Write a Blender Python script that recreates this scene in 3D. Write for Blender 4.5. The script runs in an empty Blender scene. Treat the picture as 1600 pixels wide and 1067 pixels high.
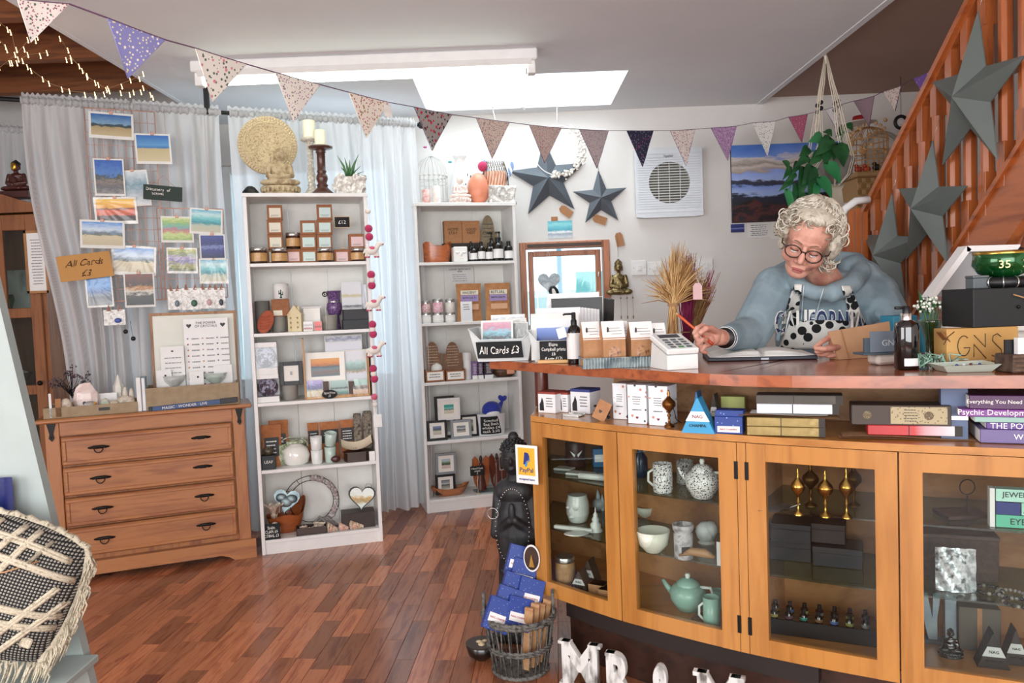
import bpy,bmesh,math,random
from mathutils import Vector as V,Matrix,Euler
R=math.radians;PI=math.pi;cos=math.cos;sin=math.sin;MT=Matrix.Translation;MR=Matrix.Rotation
random.seed(7)
col=bpy.context.scene.collection
scn=bpy.context.scene
# ------------------------------------------------------------------ camera, world, lights, exposure
FPX=1200.0;CAM=V((0,0,1.25));PITCH=R(3.0);ROLL=0.038
_F=V((0,cos(PITCH),-sin(PITCH)));_R0=V((1,0,0));_U0=V((0,sin(PITCH),cos(PITCH)))
_r=_R0*cos(ROLL)-_U0*sin(ROLL);_u=_R0*sin(ROLL)+_U0*cos(ROLL)
cam=bpy.data.objects.new('camera',bpy.data.cameras.new('camera'));col.objects.link(cam)
cam.data.lens=FPX/1600*36;cam.data.sensor_width=36;cam.data.clip_start=0.05
mw=Matrix((( _r.x,_u.x,-_F.x,CAM.x),(_r.y,_u.y,-_F.y,CAM.y),(_r.z,_u.z,-_F.z,CAM.z),(0,0,0,1)))
cam.matrix_world=mw;scn.camera=cam
w=bpy.data.worlds.new('world');scn.world=w;w.use_nodes=True
bg=w.node_tree.nodes['Background'];bg.inputs[0].default_value=(.80,.92,1,1);bg.inputs[1].default_value=1.3
def area(name,loc,rot,sx,sy,power,color=(1,1,1)):
 l=bpy.data.lights.new(name,'AREA');l.shape='RECTANGLE';l.size=sx;l.size_y=sy;l.energy=power;l.color=color
 o=bpy.data.objects.new(name,l);o.location=loc;o.rotation_euler=rot;col.objects.link(o);return o
area('front_fill_light',(0.1,-2.7,1.5),(R(90),0,0),4.6,2.2,150,(.95,.98,1))  # unseen fill lamp added behind the camera; the wall there has no window
area('side_fill_light',(-3.2,-.4,1.5),(0,R(-90),0),1.6,2.6,62,(.97,.98,1))  # second fill lamp, added out of view to brighten left-facing surfaces; no real window
area('skylight_daylight',(.10,4.56,2.86),(0,0,0),1.1,.66,9.5,(.86,.97,1))
area('back_room_daylight',(-.95,4.99,1.45),(R(-90),0,0),.6,1.4,4.5,(.80,.90,1))
scn.view_settings.view_transform='Standard';scn.view_settings.look='None'
scn.view_settings.exposure=0.62;scn.view_settings.gamma=1.0;scn.view_settings.use_curve_mapping=False
try:
 scn.cycles.max_bounces=8;scn.cycles.transparent_max_bounces=16;scn.cycles.sample_clamp_indirect=4;scn.cycles.caustics_reflective=False;scn.cycles.caustics_refractive=False
except Exception:pass
def ray(px,py):return _F+_r*((px-800)/FPX)-_u*((py-533.5)/FPX)
def W(px,py,d):r_=ray(px,py);return CAM+r_*(d/r_.y)
def H(px,py,z):r_=ray(px,py);return CAM+r_*((z-CAM.z)/r_.z)
class Frame:
 def __init__(s,a,b):
  s.o=V((a[0],a[1],0));d=V((b[0]-a[0],b[1]-a[1],0));s.len=d.length;s.u=d.normalized();s.n=V((-s.u.y,s.u.x,0));s.rz=math.atan2(s.u.y,s.u.x)
 def hit(s,px,py,v=0):
  r_=ray(px,py);t=((s.o+s.n*v-CAM).dot(s.n))/r_.dot(s.n);p=CAM+r_*t
  return (p-s.o).dot(s.u),p.z
 def at(s,u,v,z):p=s.o+s.u*u+s.n*v;return V((p.x,p.y,z))
 def box(s,x0,y0,x1,y1,v=0,z=None):
  xm,ym=(x0+x1)/2,(y0+y1)/2
  u0=s.hit(x0,ym,v)[0];u1=s.hit(x1,ym,v)[0];zb=s.hit(xm,y1,v)[1] if z is None else z;zt=s.hit(xm,y0,v)[1]
  return s.at((u0+u1)/2,v,zb),u1-u0,zt-zb
# ------------------------------------------------------------------ mesh accumulator
class M:
 def __init__(s):s.v=[];s.f=[];s.sm=[]
 def add(s,vs,fs,sm=False,T=None):
  b=len(s.v);s.v+=[tuple(T @ V(p)) for p in vs] if T is not None else [tuple(p) for p in vs]
  s.f+=[tuple(i+b for i in f) for f in fs];s.sm+=[sm]*len(fs);return s
 def box(s,x0,y0,z0,x1,y1,z1,c=0,T=None):
  if x1<x0:x0,x1=x1,x0
  if y1<y0:y0,y1=y1,y0
  if z1<z0:z0,z1=z1,z0
  c=min(c,(x1-x0)*.45,(y1-y0)*.45,(z1-z0)*.45)
  if c <= 0:
   vs=[(x,y,z) for x in (x0,x1) for y in (y0,y1) for z in (z0,z1)]
   return s.add(vs,[(0,1,3,2),(4,6,7,5),(0,4,5,1),(2,3,7,6),(0,2,6,4),(1,5,7,3)],False,T)
  vs=[];idx={}
  X=(x0,x1);Y=(y0,y1);Z=(z0,z1)
  for i in (0,1):
   for j in (0,1):
    for k in (0,1):
     for a in (0,1,2):
      p=[X[i],Y[j],Z[k]]
      for b_,(q,ii) in enumerate(((0,i),(1,j),(2,k))):
       if q != a:p[q]+=c if ii==0 else -c
      idx[(i,j,k,a)]=len(vs);vs.append(tuple(p))
  fs=[]
  for a in (0,1,2):
   o1,o2=[q for q in (0,1,2) if q != a]
   for sdir in (0,1):
    f=[]
    for (p,q) in ((0,0),(1,0),(1,1),(0,1)):
     t=[0,0,0];t[a]=sdir;t[o1]=p;t[o2]=q;f.append(idx[(t[0],t[1],t[2],a)])
    if (sdir==1)==(a==1):f.reverse()
    fs.append(tuple(f))
  for a in (0,1,2):
   o1,o2=[q for q in (0,1,2) if q != a]
   for p in (0,1):
    for q in (0,1):
     t0=[0]*3;t1=[0]*3;t0[a]=0;t1[a]=1;t0[o1]=t1[o1]=p;t0[o2]=t1[o2]=q
     fs.append((idx[(*t0,o1)],idx[(*t1,o1)],idx[(*t1,o2)],idx[(*t0,o2)]))
  for i in (0,1):
   for j in (0,1):
    for k in (0,1):fs.append(tuple(idx[(i,j,k,a)] for a in (0,1,2)))
  return s.add(vs,fs,False,T)
 def lathe(s,prof,n=20,at=(0,0,0),T=None,sx=1,sy=1,cap=True):
  vs=[];fs=[];L=len(prof)
  for (r_,z) in prof:
   for i in range(n):
    a=2*PI*i/n;vs.append((at[0]+r_*cos(a)*sx,at[1]+r_*sin(a)*sy,at[2]+z))
  for j in range(L-1):
   for i in range(n):k=(i+1) % n;fs.append((j*n+i,j*n+k,(j+1)*n+k,(j+1)*n+i))
  s.add(vs,fs,True,T)
  if cap:s.add(vs[:n],[tuple(range(n-1,-1,-1))],False,T);s.add(vs[-n:],[tuple(range(n))],False,T)
  return s
 def ball(s,c,r_,n=12,m=8,T=None):
  if not hasattr(r_,'__len__'):r_=(r_,)*3
  vs=[(c[0],c[1],c[2]-r_[2])];fs=[]
  for j in range(1,m):
   t=PI*j/m
   for i in range(n):
    a=2*PI*i/n;vs.append((c[0]+r_[0]*sin(t)*cos(a),c[1]+r_[1]*sin(t)*sin(a),c[2]-r_[2]*cos(t)))
  vs.append((c[0],c[1],c[2]+r_[2]));e=len(vs)-1
  for i in range(n):
   k=(i+1) % n;fs.append((0,1+k,1+i));fs.append((e,e-n+i,e-n+k))
   for j in range(m-2):a=1+j*n;fs.append((a+i,a+k,a+n+k,a+n+i))
  return s.add(vs,fs,True,T)
 def tube(s,pts,r_=.002,n=6,closed=False,T=None,flat=None):
  pts=[V(p) for p in pts];L=len(pts);rr=r_ if hasattr(r_,'__len__') else [r_]*L
  vs=[];fs=[];prev=None
  for i,p in enumerate(pts):
   a=pts[(i+1) % L] if (closed or i<L-1) else p;b=pts[i-1] if (closed or i>0) else p
   t=(a-b)
   if t.length<1e-9:t=V((0,0,1))
   t.normalize()
   if prev is None:prev=V((0,0,1)) if abs(t.z)<.9 else V((0,1,0))
   x=prev-t*prev.dot(t)
   if x.length<1e-6:x=t.orthogonal()
   x.normalize();prev=x;y=t.cross(x)
   for k in range(n):
    an=2*PI*k/n;vs.append(p+(x*cos(an)*(flat or 1)+y*sin(an))*rr[i])
  for i in range(L if closed else L-1):
   j=(i+1) % L
   for k in range(n):q=(k+1) % n;fs.append((i*n+k,i*n+q,j*n+q,j*n+k))
  if not closed:fs.append(tuple(range(n-1,-1,-1)));fs.append(tuple((L-1)*n+k for k in range(n)))
  return s.add(vs,fs,True,T)
 def prism(s,poly,y0,y1,T=None,c=0):   # poly in xz (counter-clockwise seen from -y)
  n=len(poly);vs=[(p[0],y0,p[1]) for p in poly]+[(p[0],y1,p[1]) for p in poly]
  fs=[tuple(range(n)),tuple(range(2*n-1,n-1,-1))]+[(i,i+n,(i+1) % n+n,(i+1) % n) for i in range(n)]
  return s.add(vs,fs,False,T)
 def flat(s,poly,z0,z1,T=None):          # poly in xy
  n=len(poly);vs=[(p[0],p[1],z0) for p in poly]+[(p[0],p[1],z1) for p in poly]
  return s.add(vs,[tuple(range(n-1,-1,-1)),tuple(range(n,2*n))]+[(i,(i+1) % n,(i+1) % n+n,i+n) for i in range(n)],False,T)
 def grid(s,nx,ny,fn,sm=True,T=None):
  vs=[fn(i/nx,j/ny) for j in range(ny+1) for i in range(nx+1)]
  fs=[(j*(nx+1)+i,j*(nx+1)+i+1,(j+1)*(nx+1)+i+1,(j+1)*(nx+1)+i) for j in range(ny) for i in range(nx)]
  return s.add(vs,fs,sm,T)
 def mesh(s,name):
  me=bpy.data.meshes.new(name);me.from_pydata(s.v,[],s.f);me.polygons.foreach_set('use_smooth',s.sm);me.update();return me
def cm(m_):   # recalc normals
 pass
def obj(name,m,mt=None,parent=None,loc=(0,0,0),rot=(0,0,0),kind=None,label=None,cat=None,group=None):
 me=m.mesh(name) if isinstance(m,M) else m
 if isinstance(m,M):
  bm=bmesh.new();bm.from_mesh(me);bmesh.ops.recalc_face_normals(bm,faces=bm.faces);bm.to_mesh(me);bm.free()
 o=bpy.data.objects.new(name,me);col.objects.link(o)
 if mt is not None and not me.materials:
  for q in (mt if isinstance(mt,(list,tuple)) else [mt]):me.materials.append(q)
 if parent:o.parent=parent
 o.location=loc;o.rotation_euler=rot
 if kind:o['kind']=kind
 if label:o['label']=label
 if cat:o['category']=cat
 if group:o['group']=group
 return o
def T(name,label,cat,loc=(0,0,0),rz=0,group=None,rot=None):
 o=bpy.data.objects.new(name,None);col.objects.link(o);o.empty_display_size=.03
 o.location=loc;o.rotation_euler=rot if rot else (0,0,rz);o['label']=label;o['category']=cat
 if group:o['group']=group
 return o
def wobj(name,m,mt,parent,**k):   # mesh given in world coordinates under an unrotated Empty
 l=parent.location;m.v=[(x-l.x,y-l.y,z-l.z) for (x,y,z) in m.v]
 return obj(name,m,mt,parent,**k)
def dup(o,parent=None):
 c=o.copy();col.objects.link(c)
 if parent:c.parent=parent
 for ch in list(o.children):dup(ch,c)
 return c
# ------------------------------------------------------------------ materials
def lin(h):
 if isinstance(h,str):
  h=h.lstrip('#');h=[int(h[i:i+2],16)/255 for i in (0,2,4)]
  return tuple(((c+.055)/1.055)**2.4 if c>.04045 else c/12.92 for c in h)+(1,)
 return tuple(h) if len(h)==4 else tuple(h)+(1,)
_mc={}
def newm(name):
 m_=bpy.data.materials.new(name);m_.use_nodes=True;nt=m_.node_tree;b=nt.nodes['Principled BSDF'];return m_,nt,b
def node(nt,t,**k):
 n=nt.nodes.new(t)
 for a,b in k.items():
  if a.startswith('i_'):n.inputs[a[2:].replace('_',' ')].default_value=b
  else:setattr(n,a,b)
 return n
def mapping(nt,src='Object',sc=(1,1,1),rot=(0,0,0)):
 tc=node(nt,'ShaderNodeTexCoord');mp=node(nt,'ShaderNodeMapping');mp.inputs['Scale'].default_value=sc;mp.inputs['Rotation'].default_value=rot
 nt.links.new(tc.outputs[src],mp.inputs['Vector']);return mp.outputs[0]
def ramp(nt,fac,stops,interp='LINEAR'):
 r_=node(nt,'ShaderNodeValToRGB');e=r_.color_ramp.elements;r_.color_ramp.interpolation=interp
 while len(e)<len(stops):e.new(.5)
 for q,(p,c) in zip(e,stops):q.position=p
 for i,(p,c) in enumerate(stops):e[i].color=lin(c)
 if fac is not None:nt.links.new(fac,r_.inputs[0])
 return r_.outputs[0]
def bump(nt,b,h,strength=.3,dist=.002):
 n=node(nt,'ShaderNodeBump');n.inputs['Strength'].default_value=strength;n.inputs['Distance'].default_value=dist
 nt.links.new(h,n.inputs['Height']);nt.links.new(n.outputs[0],b.inputs['Normal'])
def col_(c,rough=.55,metal=0,coat=0,emit=0,sheen=0,spec=None,trans=0,alpha=1):
 k=('c',str(c),rough,metal,coat,emit,sheen,spec,trans,alpha)
 if k in _mc:return _mc[k]
 m_,nt,b=newm('paint');b.inputs['Base Color'].default_value=lin(c);b.inputs['Roughness'].default_value=rough;b.inputs['Metallic'].default_value=metal
 b.inputs['Coat Weight'].default_value=coat;b.inputs['Sheen Weight'].default_value=sheen;b.inputs['Transmission Weight'].default_value=trans;b.inputs['Alpha'].default_value=alpha
 if emit:b.inputs['Emission Color'].default_value=lin(c);b.inputs['Emission Strength'].default_value=emit
 if spec is not None:b.inputs['Specular IOR Level'].default_value=spec
 # faint procedural tone so no surface is a dead flat colour
 if not emit and not trans:
  no=node(nt,'ShaderNodeTexNoise');no.inputs['Scale'].default_value=14;no.inputs['Detail'].default_value=3;nt.links.new(mapping(nt),no.inputs['Vector'])
  c4=lin(c);a=tuple(x*.96 for x in c4[:3]);d=tuple(min(1,x*1.03) for x in c4[:3])
  nt.links.new(ramp(nt,no.outputs[0],[(.3,a),(.7,d)]),b.inputs['Base Color'])
 _mc[k]=m_;return m_
def wood(c1,c2,sc=1.0,axis=0,rough=.45,coat=0,grain=1.0,rnd=False):
 k=('w',c1,c2,sc,axis,rough,coat,grain,rnd)
 if k in _mc:return _mc[k]
 m_,nt,b=newm('wood');s_=[9*sc]*3;s_[axis]=.9*sc
 vec=mapping(nt,'Object',s_)
 if rnd:
  oi=node(nt,'ShaderNodeObjectInfo');ad=node(nt,'ShaderNodeVectorMath',operation='SCALE');cx=node(nt,'ShaderNodeCombineXYZ')
  for i in range(3):nt.links.new(oi.outputs['Random'],cx.inputs[i])
  nt.links.new(cx.outputs[0],ad.inputs[0]);ad.inputs['Scale'].default_value=37
  a2=node(nt,'ShaderNodeVectorMath',operation='ADD');nt.links.new(vec,a2.inputs[0]);nt.links.new(ad.outputs[0],a2.inputs[1]);vec=a2.outputs[0]
 n1=node(nt,'ShaderNodeTexNoise');n1.inputs['Scale'].default_value=1.6;n1.inputs['Detail'].default_value=6;n1.inputs['Distortion'].default_value=1.1*grain;nt.links.new(vec,n1.inputs['Vector'])
 n2=node(nt,'ShaderNodeTexNoise');n2.inputs['Scale'].default_value=9;n2.inputs['Detail'].default_value=4;nt.links.new(vec,n2.inputs['Vector'])
 mx=node(nt,'ShaderNodeMath',operation='MULTIPLY_ADD');mx.inputs[1].default_value=.35;nt.links.new(n2.outputs[0],mx.inputs[0]);nt.links.new(n1.outputs[0],mx.inputs[2])
 c=ramp(nt,mx.outputs[0],[(.45,c2),(.58,c1),(.66,c1),(.86,c2)])
 if rnd:
  hs=node(nt,'ShaderNodeHueSaturation');mr=node(nt,'ShaderNodeMapRange');mr.inputs[3].default_value=.58;mr.inputs[4].default_value=1.42
  nt.links.new(oi.outputs['Random'],mr.inputs[0]);nt.links.new(mr.outputs[0],hs.inputs['Value']);nt.links.new(c,hs.inputs['Color']);c=hs.outputs[0]
 nt.links.new(c,b.inputs['Base Color']);b.inputs['Roughness'].default_value=rough;b.inputs['Coat Weight'].default_value=coat;b.inputs['Coat Roughness'].default_value=.15
 bump(nt,b,mx.outputs[0],.12,.001);_mc[k]=m_;return m_
def pic(stops,warp=.25,sc=5,seed=0,rough=.35,axis=2,interp='LINEAR'):   # printed landscape: colour bands over the height of the print
 k=('p',str(stops),warp,sc,seed,axis)
 if k in _mc:return _mc[k]
 m_,nt,b=newm('print');tc=node(nt,'ShaderNodeTexCoord');sp=node(nt,'ShaderNodeSeparateXYZ');nt.links.new(tc.outputs['Generated'],sp.inputs[0])
 mp=node(nt,'ShaderNodeMapping');mp.inputs['Location'].default_value=(seed*3.1,seed,seed*1.7);mp.inputs['Scale'].default_value=(1,.1,2.2);nt.links.new(tc.outputs['Generated'],mp.inputs[0])
 no=node(nt,'ShaderNodeTexNoise');no.inputs['Scale'].default_value=sc;no.inputs['Detail'].default_value=7;no.inputs['Roughness'].default_value=.62;nt.links.new(mp.outputs[0],no.inputs['Vector'])
 s1=node(nt,'ShaderNodeMath',operation='SUBTRACT');nt.links.new(no.outputs[0],s1.inputs[0]);s1.inputs[1].default_value=.5
 ma=node(nt,'ShaderNodeMath',operation='MULTIPLY_ADD');nt.links.new(s1.outputs[0],ma.inputs[0]);ma.inputs[1].default_value=warp;nt.links.new(sp.outputs[axis],ma.inputs[2])
 nt.links.new(ramp(nt,ma.outputs[0],stops,interp),b.inputs['Base Color']);b.inputs['Roughness'].default_value=rough;_mc[k]=m_;return m_
def spots(base,c1,c2=None,sc=60,size=.35,rough=.85,seed=0,src='Object',c3=None,sheen=0,metric='EUCLIDEAN'):
 k=('s',base,c1,c2,sc,size,seed,src,c3,metric)
 if k in _mc:return _mc[k]
 m_,nt,b=newm('printed_cloth');vec=mapping(nt,src,(1,1,1),(0,seed*.3,seed*.1));c=None;prev=lin(base)
 rgb=node(nt,'ShaderNodeRGB');rgb.outputs[0].default_value=prev;cur=rgb.outputs[0]
 for i,cc in enumerate([c1,c2,c3]):
  if cc is None:continue
  vo=node(nt,'ShaderNodeTexVoronoi');vo.inputs['Scale'].default_value=sc*(1,.62,1.7)[i];vo.distance=metric
  mp=node(nt,'ShaderNodeVectorMath',operation='ADD');mp.inputs[1].default_value=(seed+i*3.3,seed*.7+i,i*1.9);nt.links.new(vec,mp.inputs[0]);nt.links.new(mp.outputs[0],vo.inputs['Vector'])
  lt=node(nt,'ShaderNodeMath',operation='LESS_THAN');lt.inputs[1].default_value=size*.72*(1,.8,.8)[i];nt.links.new(vo.outputs['Distance'],lt.inputs[0])
  mx=node(nt,'ShaderNodeMix',data_type='RGBA');nt.links.new(lt.outputs[0],mx.inputs['Factor']);nt.links.new(cur,mx.inputs['A']);mx.inputs['B'].default_value=lin(cc);cur=mx.outputs['Result']
 nt.links.new(cur,b.inputs['Base Color']);b.inputs['Roughness'].default_value=rough;b.inputs['Sheen Weight'].default_value=sheen;_mc[k]=m_;return m_
def mottle(cs,sc=20,rough=.6,metal=0,bmp=.3,dist=.003,detail=6,coat=0,stretch=(1,1,1)):
 k=('m',str(cs),sc,rough,metal,bmp,stretch)
 if k in _mc:return _mc[k]
 m_,nt,b=newm('mottled');no=node(nt,'ShaderNodeTexNoise');no.inputs['Scale'].default_value=sc;no.inputs['Detail'].default_value=detail;nt.links.new(mapping(nt,'Object',stretch),no.inputs['Vector'])
 n=len(cs);nt.links.new(ramp(nt,no.outputs[0],[(.35+.3*i/max(1,n-1),c) for i,c in enumerate(cs)]),b.inputs['Base Color'])
 b.inputs['Roughness'].default_value=rough;b.inputs['Metallic'].default_value=metal;b.inputs['Coat Weight'].default_value=coat
 if bmp:bump(nt,b,no.outputs[0],bmp,dist)
 _mc[k]=m_;return m_
def glass(tint='eaf4f2',k_=.06,rough=0.0):
 k=('g',tint,k_,rough)
 if k in _mc:return _mc[k]
 m_=bpy.data.materials.new('glass');m_.use_nodes=True;nt=m_.node_tree;nt.nodes.clear()
 o=node(nt,'ShaderNodeOutputMaterial');t=node(nt,'ShaderNodeBsdfTransparent');t.inputs[0].default_value=lin(tint);g=node(nt,'ShaderNodeBsdfGlossy');g.inputs['Roughness'].default_value=rough
 lw=node(nt,'ShaderNodeFresnel');lw.inputs[0].default_value=1.45;ad=node(nt,'ShaderNodeMath',operation='ADD');ad.inputs[1].default_value=k_;nt.links.new(lw.outputs[0],ad.inputs[0]);ge=node(nt,'ShaderNodeNewGeometry');bf=node(nt,'ShaderNodeMath',operation='SUBTRACT');bf.inputs[0].default_value=1;nt.links.new(ge.outputs['Backfacing'],bf.inputs[1]);mu=node(nt,'ShaderNodeMath',operation='MULTIPLY');nt.links.new(ad.outputs[0],mu.inputs[0]);nt.links.new(bf.outputs[0],mu.inputs[1]);ad=mu
 mx=node(nt,'ShaderNodeMixShader');nt.links.new(ad.outputs[0],mx.inputs[0]);nt.links.new(t.outputs[0],mx.inputs[1]);nt.links.new(g.outputs[0],mx.inputs[2]);nt.links.new(mx.outputs[0],o.inputs[0]);_mc[k]=m_;return m_
def sheer(c='e9e9ea',alpha=.12):
 k=('sh',c,alpha)
 if k in _mc:return _mc[k]
 m_=bpy.data.materials.new('sheer');m_.use_nodes=True;nt=m_.node_tree;nt.nodes.clear();o=node(nt,'ShaderNodeOutputMaterial')
 d=node(nt,'ShaderNodeBsdfDiffuse');d.inputs[0].default_value=lin(c);tl=node(nt,'ShaderNodeBsdfTranslucent');tl.inputs[0].default_value=lin(c);tr=node(nt,'ShaderNodeBsdfTransparent')
 a=node(nt,'ShaderNodeMixShader');a.inputs[0].default_value=.42;nt.links.new(d.outputs[0],a.inputs[1]);nt.links.new(tl.outputs[0],a.inputs[2])
 wv=node(nt,'ShaderNodeTexWave');wv.inputs['Scale'].default_value=160;wv.bands_direction='X';nt.links.new(mapping(nt),wv.inputs['Vector'])
 mr=node(nt,'ShaderNodeMapRange');mr.inputs[3].default_value=alpha*.5;mr.inputs[4].default_value=alpha*1.5;nt.links.new(wv.outputs[1],mr.inputs[0])
 x=node(nt,'ShaderNodeMixShader');nt.links.new(mr.outputs[0],x.inputs[0]);nt.links.new(a.outputs[0],x.inputs[1]);nt.links.new(tr.outputs[0],x.inputs[2]);nt.links.new(x.outputs[0],o.inputs[0]);_mc[k]=m_;return m_
WHITE=col_('e9e8e6',.4);OFFW=col_('efece4',.7);BLACK=col_('101114',.45);CHALK=col_('15171a',.8);CHK=col_('f4f2ec',.9);KRAFT=mottle(['b07f57','a47450'],60,.85,0,.1);KRAFT2=mottle(['b99068','a98058'],60,.85,0,.1)
PAPER=col_('f1efea',.7);GREYM=col_('5d6468',.5);BRASS=col_('b8924a',.25,1);IRON=col_('1b1a19',.45,.6);PINE=wood('b07440','8a5229',1.0,0);TERRA=col_('a9553a',.7)
# ------------------------------------------------------------------ text
def txt(s,parent,mt,w_,h_=None,loc=(0,0,0),rot=(R(90),0,0),hand=0,bold=0,name='lettering',depth=.0006,shear=0,space=1.0,font=None,cut=None):
 cu=bpy.data.curves.new('t','FONT');cu.body=s;cu.align_x='CENTER';cu.align_y='CENTER';cu.extrude=.01;cu.resolution_u=2;cu.shear=shear;cu.space_character=space;cu.offset=bold;cu.space_line=.95
 o=bpy.data.objects.new('t',cu);me=bpy.data.meshes.new_from_object(o);bpy.data.objects.remove(o)
 vs=me.vertices
 if len(vs)==0:return None
 x0=min(v.co.x for v in vs);x1=max(v.co.x for v in vs);y0=min(v.co.y for v in vs);y1=max(v.co.y for v in vs)
 k=w_/(x1-x0);ky=k if h_ is None else h_/(y1-y0);rn=random.Random(len(s)*7+ord(s[0]))
 p1,p2=rn.random()*6,rn.random()*6
 for v in vs:
  x,y=(v.co.x-(x0+x1)/2),(v.co.y-(y0+y1)/2)
  if hand:x+=hand*.08*sin(y*7+p1)+hand*.05*sin(x*5+p2);y+=hand*.07*sin(x*6+p2)+hand*.05*sin(x*17+p1)
  v.co=(x*k,y*ky,v.co.z/.01*depth)
 return obj(name,me,mt,parent,loc,rot)
# ------------------------------------------------------------------ sculpted bodies: ellipsoids and tapered limbs fused into one skin
def sculpt(prims,voxel=.004,smooth=4,name='body',T_=None):
 m=M()
 for p in prims:
  if p[0]=='s':
   r_=p[2];rot=Euler(p[3]).to_matrix().to_4x4() if len(p)>3 else Matrix.Identity(4)
   m.ball((0,0,0),r_,18,12,MT(p[1]) @ rot)
  elif p[0]=='c':
   a,b=V(p[1]),V(p[2]);n=5;m.tube([a.lerp(b,i/n) for i in range(n+1)],[p[3]+(p[4]-p[3])*i/n for i in range(n+1)],12);m.ball(a,p[3],12,8);m.ball(b,p[4],12,8)
  elif p[0]=='b':
   m.box(*p[1],c=p[2] if len(p)>2 else 0)
  elif p[0]=='t':m.tube(p[1],p[2],10)
  elif p[0]=='l':m.lathe(p[1],24)
 me=m.mesh(name);bm=bmesh.new();bm.from_mesh(me);bmesh.ops.recalc_face_normals(bm,faces=bm.faces);bm.to_mesh(me);bm.free()
 o=bpy.data.objects.new(name,me);col.objects.link(o)
 r_=o.modifiers.new('r','REMESH');r_.mode='VOXEL';r_.voxel_size=voxel;r_.use_smooth_shade=True
 if smooth:s_=o.modifiers.new('s','SMOOTH');s_.iterations=smooth;s_.factor=.5
 dg=bpy.context.evaluated_depsgraph_get();e=o.evaluated_get(dg);out=bpy.data.meshes.new_from_object(e)
 bpy.data.objects.remove(o);bpy.data.meshes.remove(me)
 for q in out.polygons:q.use_smooth=True
 return out
# ================================================================== THE SETTING
FA=Frame((-1.318,3.869),(-.731,4.028));FB=Frame((-.546,4.535),(.045,4.70));FD=Frame((-2.195,3.528),(-1.35,3.865));FC=Frame((-2.40,3.72),(-.52,4.57));FW=Frame((-3,5.05),(3,5.05))
CZ=2.465;BACKY=5.05
wallm=mottle(['dedad6','e4e0dc'],3,.8,0,.03);ceilm=mottle(['e8eaee','edeff2'],2,.75,0,.02)
# floor
fl=M().box(-3.3,-3,-.06,3.2,5.2,-.012)
floor=obj('floor',fl,col_('2a1710',.7),kind='structure')
PD=V((sin(R(3.4)),cos(R(3.4)),0));PX=V((PD.y,-PD.x,0));lens=(.26,.33,.40,.47);pw=.072
plm=wood('ae6c4a','894b33',1.6,1,.27,.25,1.4,True)
pmesh=[]
for L in lens:
 me=M().box(-pw/2+.0005,0,-.012,pw/2-.0005,L-.001,0,.0008).mesh('plank');me.materials.append(plm);pmesh.append(me)
cand=[];rest=[]
rp=random.Random(3)
for ib in range(-50,46):
 y=-3.0-rp.random()*.4
 while y<5.1:
  k=rp.randrange(4);L=lens[k];p=PX*(ib*pw)+PD*y;c=p+PD*L/2
  if -3.2<c.x<3.15 and -2.95<c.y<5.1:
   q=c-CAM;dz=q.dot(_F);sx=800+FPX*q.dot(_r)/max(dz,.01);sy=533.5-FPX*q.dot(_u)/max(dz,.01)
   if dz>.5 and -20<sx<880 and sy<1100 and c.y<4.75 and (c.y-3.585)<.424*(c.x+2.08)+.1:cand.append((dz,k,p,L))
   else:rest.append((k,p,L))
  y+=L
cand.sort(key=lambda t:t[0])
for i,(dz,k,p,L) in enumerate(cand):
 if i<300:
  o=bpy.data.objects.new('plank',pmesh[k]);col.objects.link(o);o.parent=floor;o.location=p;o.rotation_euler=(0,0,-R(3.4))
 else:rest.append((k,p,L))
rm=[M() for _ in range(3)]
for k,p,L in rest:rm[rp.randrange(3)].box(-pw/2+.0005,0,-.012,pw/2-.0005,L-.001,0,0,MT(p) @ MR(-R(3.4),4,'Z'))
big=M();mi=[]
for i,q in enumerate(rm):
 big.add(q.v,q.f);mi+=[i]*len(q.f)
me=big.mesh('planks_beyond');me.polygons.foreach_set('material_index',mi)
o=obj('plank_field',me,None,floor,kind='stuff')
for c1,c2 in (('93573d','6b3626'),('7a4130','54281d'),('a56a48','7a4430')):me.materials.append(wood(c1,c2,2.2,1,.3,.2,2.0))
# walls
def wall(name,parts,mt):
 m=M()
 for p in parts:m.box(*p)
 return obj(name,m,mt,kind='structure')
WB0,WZ1=FW.hit(811,376,0)[0]-3,FW.hit(880,377,0)[1];WB1=FW.hit(954,450,0)[0]-3;WZ0=.95
BW0,BW1,BWZ0,BWZ1=-1.85,-.72,.75,2.2
wall('wall_back',[(-3.3,BACKY,0,BW0,BACKY+.12,2.9),(BW0,BACKY,0,BW1,BACKY+.12,BWZ0),(BW0,BACKY,BWZ1,BW1,BACKY+.12,2.9),(BW1,BACKY,0,WB0,BACKY+.12,2.9),(WB0,BACKY,0,WB1,BACKY+.12,WZ0),(WB0,BACKY,WZ1,WB1,BACKY+.12,2.9),(WB1,BACKY,0,3.2,BACKY+.12,2.9)],wallm)
wall('wall_left',[(-3.42,-3,0,-3.3,5.2,2.9)],wallm)
wall('wall_right',[(3.1,-3,0,3.22,5.2,4)],wallm)
wall('wall_front',[(-3.3,-3.12,0,3.1,-3,4)],wallm)
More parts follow.
